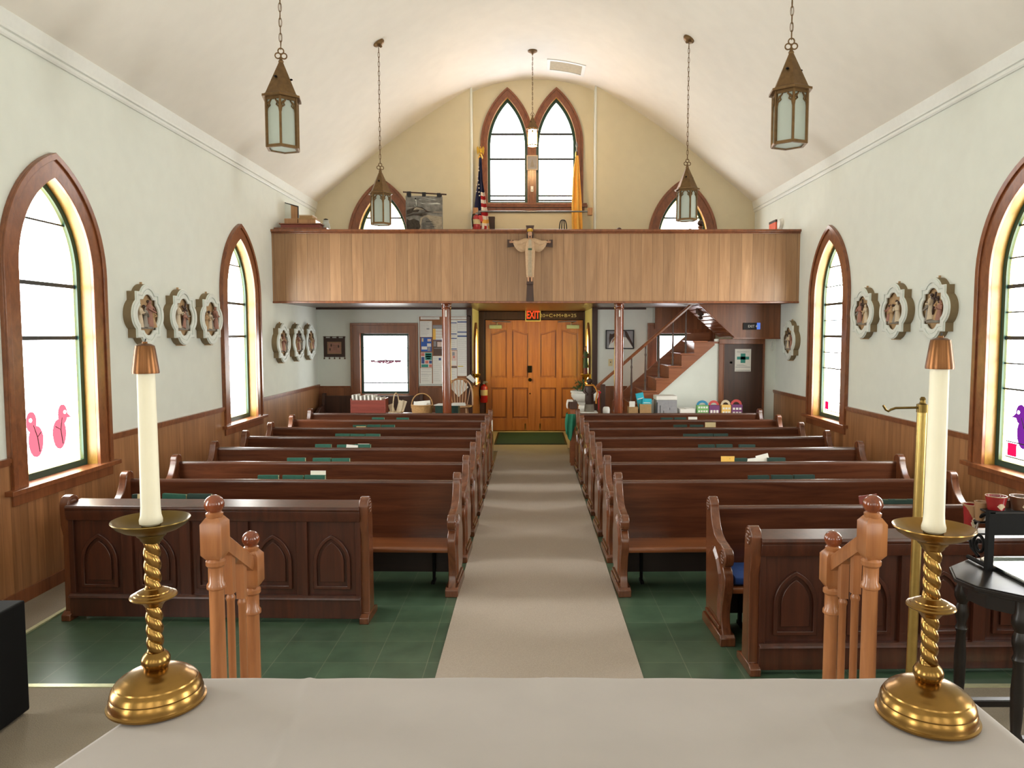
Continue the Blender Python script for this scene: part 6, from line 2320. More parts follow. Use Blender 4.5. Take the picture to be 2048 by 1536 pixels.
m = MB().prism([(0.12 * w, 0.55 * h), (0.14 * w, 0.82 * h), (0.22 * w, 0.78 * h), (0.36 * w, 0.86 * h), (0.33 * w, 0.7 * h), (0.2 * w, 0.5 * h), (0.14 * w, 0.2 * h)], 'y', -0.019, -0.016)
m.build('dark_form', 'relief_dark', fr, smooth=0)
m = MB().prism([(0.66 * w, 0.95 * h), (0.74 * w, 0.93 * h), (0.95 * w, 0.3 * h), (0.96 * w, 0.1 * h), (0.82 * w, 0.45 * h), (0.7 * w, 0.66 * h)], 'y', -0.019, -0.016)
m.build('dark_form', 'relief_dark', fr, smooth=0)
m = MB().prism([(0.2 * w, 0.3 * h), (0.24 * w, 0.5 * h), (0.36 * w, 0.66 * h), (0.34 * w, 0.56 * h), (0.27 * w, 0.4 * h)], 'y', -0.021, -0.018)
m.build('rose_form', 'relief_rose', fr, smooth=0)
c = at(1221, 725, YB - 0.006)
sw = thing('light_switch', 'cream light switch plate on the wall beside the loft post', 'switch', (c.x, YB - 0.005, c.z))
MB().box(-0.035, -0.006, -0.058, 0.035, 0, 0.058).build('plate', 'cream_paper', sw, smooth=0, bevel=0.003)
MB().box(-0.006, -0.016, -0.005, 0.006, -0.006, 0.016).build('toggle', 'black_print', sw, smooth=0)
m = MB().tube([(at(1545, 690, SY).x + 0.02 * math.cos(2 * PI * q / 24), SY + 0.012, at(1545, 692, SY).z + 0.075 * math.sin(2 * PI * q / 24)) for q in range(24)], 0.006, 6, closed=True)
tag(m.build('wall_ring', 'plastic_white', smooth=60), 'thin pale oval ring hung on the white closet wall', 'ring')

# ------------------------------------------------------------------ crucifix on the loft front
cy = GY - 0.066
top, bot = at(1060, 451, cy), at(1060, 603, cy)
cru = thing('crucifix', 'dark wooden crucifix with a robed risen figure on the loft front', 'crucifix', (top.x, cy, bot.z))
H = top.z - bot.z
zb = at(1060, 487, cy).z - bot.z
aw = (at(1106, 487, cy).x - at(1015, 487, cy).x) / 2
m = MB()
s = 0.045


def limb(p, q, w0, w1):
    """board widening in a curve towards its end q"""
    pts = []
    n = 8
    d = Vector((q[0] - p[0], q[1] - p[1]))
    nn = Vector((-d.y, d.x)).normalized()
    A = [Vector(p) + d * (k / n) + nn * lerp(w0, w1, (k / n) ** 3) for k in range(n + 1)]
    B = [Vector(p) + d * (k / n) - nn * lerp(w0, w1, (k / n) ** 3) for k in range(n, -1, -1)]
    return [tuple(v) for v in A + B]


for q, w1 in (((0, H), 0.056), ((0, 0), 0.054), ((-aw, zb), 0.052), ((aw, zb), 0.052)):
    m.prism(limb((0, zb), q, 0.036, w1), 'y', -0.014, 0.014)
m.build('cross', 'dark_wood', cru, smooth=0)
# figure: one skinned body with head and arms, robe over it
def skinned(nm, mat, par, verts, edges, radii, loc=(0, 0, 0), level=2):
    me = bpy.data.meshes.new(nm)
    me.from_pydata([tuple(v) for v in verts], edges, [])
    me.materials.append(MATS[mat])
    o = bpy.data.objects.new(nm, me)
    COL.objects.link(o)
    o.parent = par
    o.location = loc
    sk = o.modifiers.new('skin', 'SKIN')
    sk.use_smooth_shade = True
    ly = me.skin_vertices[0] if me.skin_vertices else None
    if ly is None:
        bm = bmesh.new()
        bm.from_mesh(me)
        bm.verts.layers.skin.verify()
        bm.to_mesh(me)
        bm.free()
        ly = me.skin_vertices[0]
    for i, r in enumerate(radii):
        ly.data[i].radius = (r, r) if not isinstance(r, tuple) else r
        ly.data[i].use_root = (i == 0)
    sb = o.modifiers.new('subdivision', 'SUBSURF')
    sb.levels = sb.render_levels = level
    return o


hz = zb + 0.165
fy0 = -0.055
V = [(0, fy0, zb - 0.2), (0, fy0, zb - 0.06), (0, fy0, zb + 0.035), (0, fy0 - 0.003, zb + 0.065), (0, fy0 - 0.012, zb + 0.1), (0, fy0 - 0.012, zb + 0.145),
     (-0.075, fy0, zb + 0.02), (-0.15, fy0 - 0.008, zb - 0.005), (-0.215, fy0 - 0.006, zb + 0.008), (-0.245, fy0 - 0.006, zb + 0.012),
     (0.075, fy0, zb + 0.02), (0.15, fy0 - 0.008, zb - 0.005), (0.215, fy0 - 0.006, zb + 0.008), (0.245, fy0 - 0.006, zb + 0.012),
     (-0.02, fy0, zb - 0.3), (-0.022, fy0 - 0.006, zb - 0.48), (-0.022, fy0 - 0.04, zb - 0.515),
     (0.02, fy0, zb - 0.3), (0.022, fy0 - 0.006, zb - 0.48), (0.022, fy0 - 0.04, zb - 0.515)]
E = [(0, 1), (1, 2), (2, 3), (3, 4), (4, 5), (2, 6), (6, 7), (7, 8), (8, 9), (2, 10), (10, 11), (11, 12), (12, 13), (0, 14), (14, 15), (15, 16), (0, 17), (17, 18), (18, 19)]
RD = [0.04, 0.045, 0.042, 0.018, 0.033, 0.028, 0.024, 0.02, 0.013, 0.01, 0.024, 0.02, 0.013, 0.01, 0.026, 0.014, 0.012, 0.026, 0.014, 0.012]
body = skinned('figure_body', 'skin', cru, V, E, RD)
# fingers and thumbs
for sg in (-1, 1):
    m = MB()
    for q in range(4):
        zz = zb + 0.004 + 0.006 * q
        L = (0.03, 0.036, 0.038, 0.033)[q]
        m.tube([(sg * 0.243, fy0 - 0.006, zz), (sg * (0.243 + L * 0.55), fy0 - 0.01, zz + 0.002 * (q - 1.5)), (sg * (0.243 + L), fy0 - 0.006, zz + 0.003 * (q - 1.5))], [0.0036, 0.0034, 0.0026], 6)
    m.tube([(sg * 0.232, fy0 - 0.008, zb + 0.02), (sg * 0.245, fy0 - 0.016, zb + 0.032), (sg * 0.256, fy0 - 0.017, zb + 0.036)], [0.004, 0.0038, 0.003], 6)
    m.build('hand', 'skin', cru)
# long robe
m = MB()
robed(m, [(0.046, zb - 0.455), (0.048, zb - 0.44), (0.053, zb - 0.36), (0.060, zb - 0.25), (0.066, zb - 0.12), (0.068, zb - 0.02), (0.06, zb + 0.035), (0.03, zb + 0.062)], 44, 1.0, 0.7, 0.1)
m.v = [(x, y + fy0, z) for x, y, z in m.v]
m.build('robe', 'robe_tan', cru, smooth=60)
m = MB()
for k, (r0, r1) in enumerate(((0.0, 0.03),)):
    m.prism([(-0.026, zb - 0.44), (-0.022, zb + 0.02), (-0.01, zb + 0.045), (0.01, zb + 0.045), (0.022, zb + 0.02), (0.026, zb - 0.44)], 'y', fy0 - 0.05, fy0 - 0.02)
    for q in range(4):
        m.tube([(-0.018 + 0.012 * q, fy0 - 0.05, zb - 0.43), (-0.012 + 0.008 * q, fy0 - 0.05, zb - 0.1)], 0.003, 6)
m.build('tunic_front', 'tunic_beige', cru, smooth=0, bevel=0.004)
MB().box(-0.026, fy0 - 0.056, zb - 0.1, 0.026, fy0 - 0.045, zb - 0.075).build('girdle', 'robe_green', cru, smooth=0, bevel=0.003)
# wide hanging sleeves: half-moon folds under each arm
for sg in (-1, 1):
    m = MB()

    def slv(u, v, sg=sg):
        x = lerp(0.06, 0.222, u)
        drop = 0.125 * math.sqrt(max(0, 1 - u ** 2.2)) + 0.012
        zz = zb + 0.03 - 0.018 * math.sin(PI * u) - v * drop
        yy = fy0 + 0.004 - 0.022 * math.sin(PI * v) - 0.006 * math.sin(v * 9 + u * 5) - 0.012 * (1 - v)
        return (sg * x, yy, zz)
    m.grid(slv, 20, 14)
    m.tube([(sg * 0.03, fy0, zb + 0.03), (sg * 0.075, fy0, zb + 0.022), (sg * 0.15, fy0 - 0.008, zb - 0.002), (sg * 0.218, fy0 - 0.006, zb + 0.009)], [0.034, 0.034, 0.029, 0.022], 14)
    m.build('sleeve', 'robe_tan', cru, smooth=60, solid=0.008)
# face, hair and beard, crown
hc = (0, fy0 - 0.014, zb + 0.12)
m = MB().ball((hc[0], hc[1] + 0.006, hc[2] + 0.006), (0.037, 0.036, 0.05), 16, 12)
for sg in (-1, 1):
    m.tube([(sg * 0.03, hc[1] + 0.0, hc[2] + 0.02), (sg * 0.038, hc[1] + 0.004, hc[2] - 0.02), (sg * 0.036, hc[1] + 0.004, hc[2] - 0.07), (sg * 0.028, hc[1], hc[2] - 0.1)], [0.012, 0.012, 0.009, 0.005], 8)
m.build('hair', 'relief_dark', cru, smooth=60)
m = MB().ball((hc[0], hc[1] - 0.014, hc[2] - 0.003), (0.028, 0.03, 0.042), 18, 14)
m.tube([(0, hc[1] - 0.041, hc[2] + 0.012), (0, hc[1] - 0.050, hc[2] - 0.008)], [0.003, 0.0055], 6)
m.build('face', 'skin', cru, smooth=60)
m = MB()
for sg in (-1, 1):
    m.ball((sg * 0.0105, hc[1] - 0.0415, hc[2] + 0.006), (0.0045, 0.003, 0.0025), 8, 6)
m.ball((0, hc[1] - 0.032, hc[2] - 0.044), (0.012, 0.011, 0.016), 10, 8)
m.box(-0.007, hc[1] - 0.044, hc[2] - 0.022, 0.007, hc[1] - 0.040, hc[2] - 0.0195)
m.build('eyes_and_beard', 'relief_dark', cru, smooth=60)
m = MB().lathe([(0.036, 0.025), (0.04, 0.032), (0.037, 0.062), (0.02, 0.07)], 20, (hc[0], hc[1] + 0.002, hc[2]))
m.build('crown', 'gold', cru)
m = MB()
for sg in (-1, 1):
    m.ball((sg * 0.022, fy0 - 0.02, zb - 0.5), (0.013, 0.03, 0.02), 10, 8)
m.build('foot', 'skin', cru)
m = MB().box(-0.045, fy0 - 0.04, zb - 0.55, 0.045, 0.0, zb - 0.515)
m.build('foot_rest', 'dark_wood', cru, smooth=0)
m = MB().box(-0.02, 0.012, zb - 0.1, 0.02, 0.0655, zb)
m.build('mount', 'dark_wood', cru, smooth=0)

# ------------------------------------------------------------------ on the loft
DK = GZ + 0.14                  # loft floor
# stand of old boxes at the notice-board end of the rail
cab = thing('low_cabinet', 'reddish brown cabinet behind the loft rail under the stacked boxes', 'cabinet', (-3.12, 10.62, DK))
ct = at(600, 459, 10.4).z
MB().box(-0.35, -0.4, 0.0, 0.33, 0.4, ct - DK - 0.03).build('body', 'casing_wood', cab, smooth=0)
MB().box(-0.37, -0.42, ct - DK - 0.03, 0.35, 0.42, ct - DK).build('cabinet_top', 'casing_wood', cab, smooth=0, bevel=0.004)


def loft_box(nm, lb, cat, x0, y0, x1, y1, Y, d, mat, lid=None):
    a, b = at(x0, y1, Y), at(x1, y0, Y)
    t = thing(nm, lb, cat, ((a.x + b.x) / 2, Y, a.z))
    w, h = (b.x - a.x) / 2, b.z - a.z
    MB().box(-w, 0, 0, w, d, h * (0.75 if lid else 1)).build('body', mat, t, smooth=0, bevel=0.003)
    if lid:
        MB().box(-w - 0.004, -0.004, h * 0.75, w + 0.004, d + 0.004, h).build('lid', lid, t, smooth=0, bevel=0.003)
    return t


z0 = ct
a = at(556, 459, 10.35)
b1 = thing('wooden_case', 'long reddish wooden case, lowest of the pile on the loft cabinet', 'case', (-3.14, 10.3, ct + 0.001))
MB().box(-0.29, 0, 0, 0.25, 0.32, 0.055).build('body', 'red_wood', b1, smooth=0, bevel=0.004)
MB().box(-0.31, -0.015, 0.055, 0.27, 0.335, 0.07).build('lid', 'casing_wood', b1, smooth=0, bevel=0.003)
zz = ct + 0.071
b2 = thing('carton', 'tan carton on the reddish case, next to the side wall', 'box', (-3.3, 10.34, zz + 0.001))
MB().box(-0.09, 0, 0, 0.09, 0.22, 0.07).build('body', 'light_wood', b2, smooth=0, bevel=0.003)
b3 = thing('carton', 'larger tan carton on the reddish case, under the small box', 'box', (-3.08, 10.34, zz + 0.001))
MB().box(-0.12, 0, 0, 0.12, 0.24, 0.07).build('body', 'light_wood', b3, smooth=0, bevel=0.003)
MB().box(-0.124, -0.004, 0.055, 0.124, 0.244, 0.074).build('lid', 'carton', b3, smooth=0, bevel=0.002)
b4 = thing('carton', 'small tan box on top of the loft pile', 'box', (-3.09, 10.35, zz + 0.076))
MB().box(-0.1, 0, 0, 0.085, 0.22, 0.045).build('body', 'carton', b4, smooth=0, bevel=0.003)
MB().box(-0.102, -0.002, 0.034, 0.087, 0.222, 0.048).build('lid', 'relief_cream', b4, smooth=0, bevel=0.002)
a, b = at(570, 440, 10.72), at(594, 404, 10.72)
pf = thing('picture_panel', 'thin dark-edged panel half white half tan behind the loft pile', 'panel', ((a.x + b.x) / 2, 10.72, ct + 0.001), R(0))
w, h = (b.x - a.x) / 2 + 0.02, b.z - ct
MB().ring([(-w, 0), (w, 0), (w, h - 0.06), (-w, h)], [(-w + 0.012, 0.012), (w - 0.012, 0.012), (w - 0.012, h - 0.072), (-w + 0.012, h - 0.014)], 'y', -0.01, 0.01).build('frame', 'black_print', pf, smooth=0)
MB().prism([(-w + 0.01, 0.01), (0.0, 0.01), (0.0, h - 0.045), (-w + 0.01, h - 0.014)], 'y', -0.004, 0.004).build('white_half', 'plaster', pf, smooth=0)
MB().prism([(0.0, 0.01), (w - 0.01, 0.01), (w - 0.01, h - 0.072), (0.0, h - 0.043)], 'y', -0.004, 0.004).build('tan_half', 'light_wood', pf, smooth=0)
gl = thing('cut_glass_jar', 'clear grey jar at the end of the loft pile', 'jar', (-2.86, 10.5, ct + 0.001))
MB().lathe([(0.05, 0), (0.06, 0.03), (0.05, 0.09), (0.035, 0.12), (0.045, 0.14)], 16).build('body', 'frosted_glass', gl)
MB().lathe([(0.03, 0.14), (0.03, 0.155), (0.0, 0.165)], 16).build('lid', 'iron', gl)

# lighthouse tapestry on a rod
ty = 11.6
P4 = [at(811, 391, ty), at(885, 393, ty), at(880, 466, ty), at(808, 466, ty)]
tp = thing('tapestry', 'grey woven tapestry of a lighthouse on a rocky shore, hung above the loft rail', 'tapestry', (P4[0].x, ty, 0))
ox = P4[0].x
W_T, ztop = P4[1].x - P4[0].x, P4[0].z
zbot = at(845, 468, ty).z
def tpt(u, v, d=0.0):
    return (u * W_T + 0.012 * math.sin(u * 9) * 0, 0.012 * math.sin(u * 7 + 1) - d, lerp(zbot, ztop - 0.016 * u, v))
MB().grid(lambda u, v: tpt(u, v), 24, 16).build('cloth', 'tapestry_grey', tp, smooth=60, solid=0.004)


def tpoly(nm, mat, pts, d):
    m = MB()
    n = len(pts)
    m.add([tpt(u, v, d) for u, v in pts], [list(range(n))])
    m.build(nm, mat, tp, smooth=0, solid=0.001)


tpoly('woven_sky', 'tapestry_grey', [(0.02, 0.72), (0.5, 0.76), (0.98, 0.74), (0.98, 0.985), (0.02, 0.985)], 0.004)
tpoly('woven_cloud', 'plaque_white', [(0.05, 0.80), (0.3, 0.83), (0.55, 0.80), (0.9, 0.84), (0.95, 0.80), (0.6, 0.76), (0.3, 0.78)], 0.0055)
tpoly('woven_cloud', 'plaque_white', [(0.35, 0.9), (0.6, 0.94), (0.85, 0.91), (0.6, 0.885)], 0.0055)
tpoly('woven_shore', 'tapestry_dark', [(0.02, 0.62), (0.3, 0.72), (0.45, 0.70), (0.6, 0.60), (0.75, 0.585), (0.5, 0.56), (0.2, 0.57), (0.02, 0.5)], 0.006)
tpoly('woven_sand', 'tapestry_sand', [(0.35, 0.06), (0.98, 0.06), (0.98, 0.46), (0.6, 0.5), (0.4, 0.42)], 0.0055)
tpoly('woven_rock', 'tapestry_dark', [(0.02, 0.45), (0.25, 0.5), (0.45, 0.46), (0.6, 0.53), (0.5, 0.55), (0.2, 0.54), (0.02, 0.48)], 0.0062)
tpoly('woven_grass', 'tapestry_sand', [(0.06, 0.63), (0.3, 0.7), (0.42, 0.68), (0.5, 0.63), (0.3, 0.64), (0.1, 0.6)], 0.0068)
tpoly('woven_sea', 'relief_grey', [(0.7, 0.56), (0.98, 0.56), (0.98, 0.6), (0.8, 0.6)], 0.0065)
tpoly('woven_bush', 'tapestry_dark', [(0.02, 0.06), (0.34, 0.06), (0.4, 0.2), (0.36, 0.34), (0.22, 0.4), (0.1, 0.36), (0.02, 0.4)], 0.0065)
tpoly('woven_lighthouse', 'plaque_white', [(0.235, 0.73), (0.305, 0.73), (0.29, 0.9), (0.25, 0.9)], 0.0075)
tpoly('woven_lighthouse_cap', 'black_print', [(0.245, 0.9), (0.295, 0.9), (0.29, 0.935), (0.27, 0.95), (0.25, 0.935)], 0.0075)
tpoly('woven_house', 'black_print', [(0.13, 0.74), (0.33, 0.74), (0.3, 0.79), (0.16, 0.79)], 0.007)
m = MB()
for q in range(8):
    v = 0.29 - 0.027 * q
    u0, u1 = 0.45, 0.82 - 0.05 * (q % 3)
    m.add([tpt(u0, v, 0.008), tpt(u1, v, 0.008), tpt(u1, v - 0.008, 0.008), tpt(u0, v - 0.008, 0.008)], [(0, 1, 2, 3)])
m.add([tpt(0.55, 0.33, 0.008), tpt(0.72, 0.335, 0.008), tpt(0.72, 0.32, 0.008), tpt(0.55, 0.316, 0.008)], [(0, 1, 2, 3)])
m.build('woven_verse', 'black_print', tp, smooth=0)
ra, rb_ = at(806, 384, ty), at(893, 389, ty)
MB().tube([(ra.x - ox, 0, ra.z), (rb_.x - ox, 0, rb_.z)], 0.011, 10).build('rod', 'dark_wood', tp)
for u in (0.1, 0.5, 0.9):
    x = u * W_T
    MB().box(x - 0.028, -0.016, ztop - 0.02, x + 0.028, 0.014, lerp(ra.z, rb_.z, 0.1 + 0.8 * u) + 0.013).build('hanging_tab', 'black_print', tp, smooth=0)
m = MB()
for u in (0.04, 0.96):
    m.tube([(u * W_T, 0.03, DK), (u * W_T, 0.03, lerp(ra.z, rb_.z, u) - 0.005)], 0.012, 8)
    m.lathe([(0.12, 0), (0.12, 0.015), (0.02, 0.03)], 16, (u * W_T, 0.03, DK))
m.build('support_pole', 'dark_wood', tp)

# flags
def flag(label, px_top, py_top, py_flag, px_bot, Y, silhouette, mats, cell, finial, staff_mat):
    """gathered flag on a leaning staff; silhouette: list of (v, left, right) in metres from the staff"""
    a, b = at(px_top, py_top, Y), at(px_bot, 463, Y)
    dxz = (a.x - b.x) / (a.z - b.z)
    base = Vector((b.x - dxz * (b.z - DK), Y, DK))
    f = thing('flag', label, 'flag', base)
    Ht = a.z - DK
    ax = dxz * Ht
    MB().tube([(0, 0, 0.03), (ax, 0, Ht)], 0.013, 10).build('staff', staff_mat, f)
    MB().lathe([(0.09, 0), (0.09, 0.02), (0.05, 0.04), (0.03, 0.09), (0.02, 0.1)], 20).build('foot', 'old_brass', f)
    z1 = at(px_top, py_flag, Y).z - DK
    z0 = silhouette[-1][0]
    def pt(u, v):
        z = lerp(z1, z0, v)
        t = v * (len(silhouette) - 1)
        i = min(int(t), len(silhouette) - 2)
        t -= i
        l = lerp(silhouette[i][1], silhouette[i + 1][1], t)
        r = lerp(silhouette[i][2], silhouette[i + 1][2], t)
        x = dxz * z + lerp(l, r, u)
        y = -0.035 - 0.03 * math.sin(u * 4 * PI + 1.2 * v) * min(1, 3 * v + 0.2)
        return (x, y, z)
    MB().grid(pt, 60, 84, cell).build('cloth', mats, f, smooth=60, solid=0.003)
    finial(f, ax, Ht)
    return f, z1


def eagle(f, ax, Ht):
    m = MB().ball((ax, 0, Ht + 0.01), 0.024, 12, 8).ball((ax, -0.005, Ht + 0.075), (0.02, 0.02, 0.045), 12, 8).ball((ax - 0.006, -0.016, Ht + 0.128), (0.013, 0.017, 0.014), 10, 6)
    m.tube([(ax - 0.01, -0.03, Ht + 0.126), (ax - 0.014, -0.044, Ht + 0.118)], [0.006, 0.002], 6)
    for sg in (-1, 1):
        pts = [(ax + sg * 0.014, Ht + 0.1), (ax + sg * 0.045, Ht + 0.15), (ax + sg * 0.062, Ht + 0.12), (ax + sg * 0.06, Ht + 0.06), (ax + sg * 0.045, Ht + 0.005), (ax + sg * 0.03, Ht + 0.04), (ax + sg * 0.016, Ht + 0.05)]
        m.prism(pts, 'y', -0.008, 0.004)
    m.build('eagle_finial', 'gold', f, smooth=40)
    m = MB()
    for sg in (-1, 1):
        m.tube([(ax + sg * 0.02, -0.01, Ht - 0.01), (ax + sg * 0.026, -0.014, Ht - 0.05)], [0.012, 0.016], 8)
    m.build('tassel', 'yellow_cloth', f)


def us_cell(u, v):
    # 0 navy, 1 red, 2 white, 3 gold
    if v < 0.33:
        return 0
    if v < 0.5 and u < 0.55 or (v < 0.62 and 0.28 < u < 0.52):
        return 0
    if v < 0.66 and u >= 0.42:
        if v > 0.60 and u > 0.55 and v < 0.635:
            return 3
        return 2 if int((v - 0.33) / 0.0375) % 2 == 0 else 1
    if u < 0.3 and v < 0.68:
        return 2
    s = u * 1.0 + (v - 0.66) * 0.55
    if u > 0.93 or (v > 0.9 - 0.12 * (u - 0.6) and u > 0.75 and v < 0.94):
        return 3
    return 1 if int(s * 6.0) % 2 == 0 else 2


fl, z1 = flag('national flag of stars and red stripes furled on an eagle-topped loft staff', 961, 311, 316, 963, 12.29,
              [(0, -0.02, 0.02), (0, -0.03, 0.025), (0, -0.045, 0.03), (0, -0.075, 0.06), (0, -0.1, 0.085), (0, -0.115, 0.115), (0, -0.115, 0.13), (0, -0.12, 0.14), (0, -0.12, 0.14), (0.62, -0.1, 0.1)], ['navy_cloth', 'red_cloth', 'white_cloth', 'yellow_cloth'], us_cell, eagle, 'light_wood')


def star(m, x, y, z, r):
    m.prism([(x + r * (1 if k % 2 == 0 else 0.4) * math.sin(PI * k / 5), z + r * (1 if k % 2 == 0 else 0.4) * math.cos(PI * k / 5)) for k in range(10)], 'y', y - 0.002, y + 0.001)


for px, py in ((957, 334), (957.5, 341), (956, 361), (957.5, 369), (953.5, 370), (958, 376), (952.5, 383), (958, 384), (955, 353), (959, 391)):
    p = at(px, py, 12.2)
    m = MB()
    star(m, p.x - fl.location.x, -0.088, p.z - DK, 0.016)
    m.build('star', 'white_cloth', fl, smooth=0)


def spear(f, ax, Ht):
    m = MB().lathe([(0.016, -0.01), (0.02, 0.005), (0.012, 0.02), (0.008, 0.05), (0.01, 0.06), (0.02, 0.09), (0.012, 0.13), (0.002, 0.16)], 14, (ax, 0, Ht), sy=0.5)
    m.build('spear_finial', 'steel', f)
    MB().tube([(ax - 0.012, -0.015, Ht - 0.01), (ax - 0.016, -0.02, Ht - 0.09)], [0.008, 0.012], 8).build('tassel', 'gold', f)


flag('plain yellow flag furled on a spear-topped staff in the loft', 1153.5, 303, 312, 1159.5, 12.29,
     [(0, -0.02, 0.02), (0, -0.06, 0.03), (0, -0.085, 0.035), (0, -0.1, 0.04), (0, -0.115, 0.045), (0, -0.125, 0.045), (0, -0.13, 0.045), (0, -0.12, 0.03), (0, -0.04, 0.02), (0.62, -0.03, 0.02)], ['yellow_cloth'], None, spear, 'dark_wood')

# guard pole across the bay
gp = thing('guard_pole', 'slim metal pole across the bay between two wooden brackets', 'pole', (0, 12.13, at(1060, 423, 12.13).z))
a, b = at(951, 423, 12.13).x, at(1180, 423, 12.13).x
MB().tube([(a, 0, 0), (b, 0, 0)], 0.013, 12).build('pole', 'steel', gp)
for x in (a, b):
    MB().box(x - 0.04, -0.02, -0.06, x + 0.04, 0.068, 0.06).build('bracket', 'light_wood', gp, smooth=0, bevel=0.008)
p = at(953, 461, 12.02)
extinguisher('red fire extinguisher with a pale label beside the flag in the loft', p.x, 12.05, p.z, at(953, 424, 12.02).z - p.z, 0.062, YB - 0.002)
tagx = MB().prism([(0, 0), (0.05, -0.02), (0.06, -0.1), (0.02, -0.11), (-0.02, -0.03)], 'y', -0.002, 0.002).build('pink_tag', 'bag_red', smooth=0, loc=(p.x + 0.05, 11.965, at(958, 430, 12.0).z))
tag(tagx, 'pink inspection tag hanging from the loft fire extinguisher', 'tag')
tagx.location.y = 11.98
a, b = at(977, 470, 12.25), at(987, 432, 12.25)
cb = thing('tall_box', 'dark upright box standing behind the furled striped flag', 'box', ((a.x + b.x) / 2 - 0.01, 12.375, DK))
MB().box(-0.05, -0.045, 0, 0.065, 0.055, b.z - DK).build('body', 'statue_dark', cb, smooth=0, bevel=0.004)
MB().box(-0.052, -0.047, b.z - DK - 0.02, 0.067, 0.057, b.z - DK + 0.004).build('lid', 'statue_dark', cb, smooth=0)

# framed print and thermometer between the lancets
a, b = at(1053.5, 340, RY - 0.045), at(1075.5, 311, RY - 0.045)
fp = thing('framed_print', 'small pale framed print between the bay lancets', 'picture', ((a.x + b.x) / 2, RY - 0.045, a.z))
w, h = (b.x - a.x) / 2, b.z - a.z
MB().ring([(-w, 0), (w, 0), (w, h), (-w, h)], [(-w + 0.012, 0.012), (w - 0.012, 0.012), (w - 0.012, h - 0.012), (-w + 0.012, h - 0.012)], 'y', -0.02, 0).build('frame', 'relief_cream', fp, smooth=0)
MB().box(-w + 0.01, -0.008, 0.01, w - 0.01, 0.0, h - 0.01).build('print', 'grey_print', fp, smooth=0)
MB().prism([(-w * 0.4, h * 0.2), (0, h * 0.8), (w * 0.4, h * 0.2)], 'y', -0.0095, -0.008).build('drawn_motif', 'relief_grey', fp, smooth=0)
c = at(1064, 378, RY - 0.04)
tm = thing('wall_thermostat', 'little white thermostat under the framed print in the bay', 'thermostat', (c.x, RY - 0.04, c.z))
MB().box(-0.022, -0.012, -0.045, 0.022, 0, 0.045).build('case', 'plastic_white', tm, smooth=0, bevel=0.004)
MB().box(-0.008, -0.015, -0.03, 0.008, -0.012, -0.012).build('dial', 'grey_print', tm, smooth=0)
m = MB().box(PX[0] + PWO / 2 - 0.06, RY - 0.04, PSILL - 0.02, PX[1] - PWO / 2 + 0.06, RY - 0.001, 4.9)
struct(m.build('trim_bay_mullion', 'casing_wood', smooth=0))

# bentwood chair, loft newels
c = at(1126, 463, 11.3)
bc = thing('bentwood_chair', 'black hoop-back chair showing above the loft rail', 'chair', (c.x, 11.3, DK))
zt = at(1126, 440, 11.3).z - DK
MB().lathe([(0.0, 0.44), (0.18, 0.44), (0.2, 0.455), (0.19, 0.47), (0, 0.465)], 24, (0, -0.2, 0)).build('seat', 'black_print', bc)
for r_ in (0.06, 0.022):
    MB().tube([(r_ * 1.02 * math.copysign(abs(math.cos(PI * q / 24)) ** 0.55, math.cos(PI * q / 24)), 0, 0.46 + (zt - 0.46 - (0 if r_ > 0.04 else 0.0)) * math.sin(PI * q / 24) ** 0.35) for q in range(25)], 0.008, 8).build('hoop_back', 'black_print', bc)
for sx, sy in ((-0.14, -0.34), (0.14, -0.34), (-0.06, 0.0), (0.06, 0.0)):
    MB().tube([(sx, sy, 0.45), (sx * 1.2, sy + (0.03 if sy == 0 else -0.03), 0)], 0.011, 8).build('leg', 'black_print', bc)
for px, pt, Y, r_, lb in ((1238, 455, 11.0, 0.045, 'brown turned newel knob over the rail beyond the black chair'), (1401, 440, 11.0, 0.045, 'dark ball newel before the loft window over the stairs'), (1380, 457, 11.0, 0.035, 'low dark newel knob beside the taller ball newel')):
    c = at(px, pt, Y)
    t = thing('loft_newel', lb, 'newel post', (c.x, Y, DK))
    h = c.z - DK
    MB().lathe([(0.045, 0), (0.045, h - 0.17), (0.035, h - 0.15), (0.03, h - 0.12), (0.04, h - 0.105), (0.04, h - 0.095), (0.02, h - 0.085)], 16).build('post', 'casing_wood', t)
    MB().ball((0, 0, h - r_), r_, 18, 12).build('ball_finial', 'dark_wood', t)

# wall fittings at the stair end of the loft
c = at(1556, 447, 10.85)
sd = thing('smoke_detector', 'round white smoke detector on the side wall above the loft', 'detector', (XR, 10.9, c.z))
MB().lathe([(0.075, 0), (0.075, 0.03), (0.06, 0.045), (0.0, 0.048)], 24, M=Euler((0, -PI / 2, 0)).to_matrix()).build('case', 'plastic_white', sd)
MB().lathe([(0.08, 0), (0.08, 0.008)], 24, M=Euler((0, -PI / 2, 0)).to_matrix()).build('mount_ring', 'plastic_white', sd)
c = at(1543, 452, 11.25)
os_ = thing('wall_sign', 'orange sign with a dark top edge on the side wall by the detector', 'sign', (XR - 0.001, 11.25, c.z))
MB().box(-0.02, -0.15, -0.13, 0, 0.15, 0.06).build('face', 'orange_sign', os_, smooth=0)
MB().box(-0.022, -0.155, 0.04, 0, 0.155, 0.075).build('top_edge', 'statue_dark', os_, smooth=0)

# hatch in the vault over the bay
vx0, vx1 = at(1100, 140, 11.75).x, at(1163, 150, 11.75).x
vt = thing('ceiling_vent', 'curved white vent opening in the vault above the bay lancets', 'vent', (0, 11.75, 0))
m = MB()


def vz(x, y):
    return (x, y, vault_z(x))


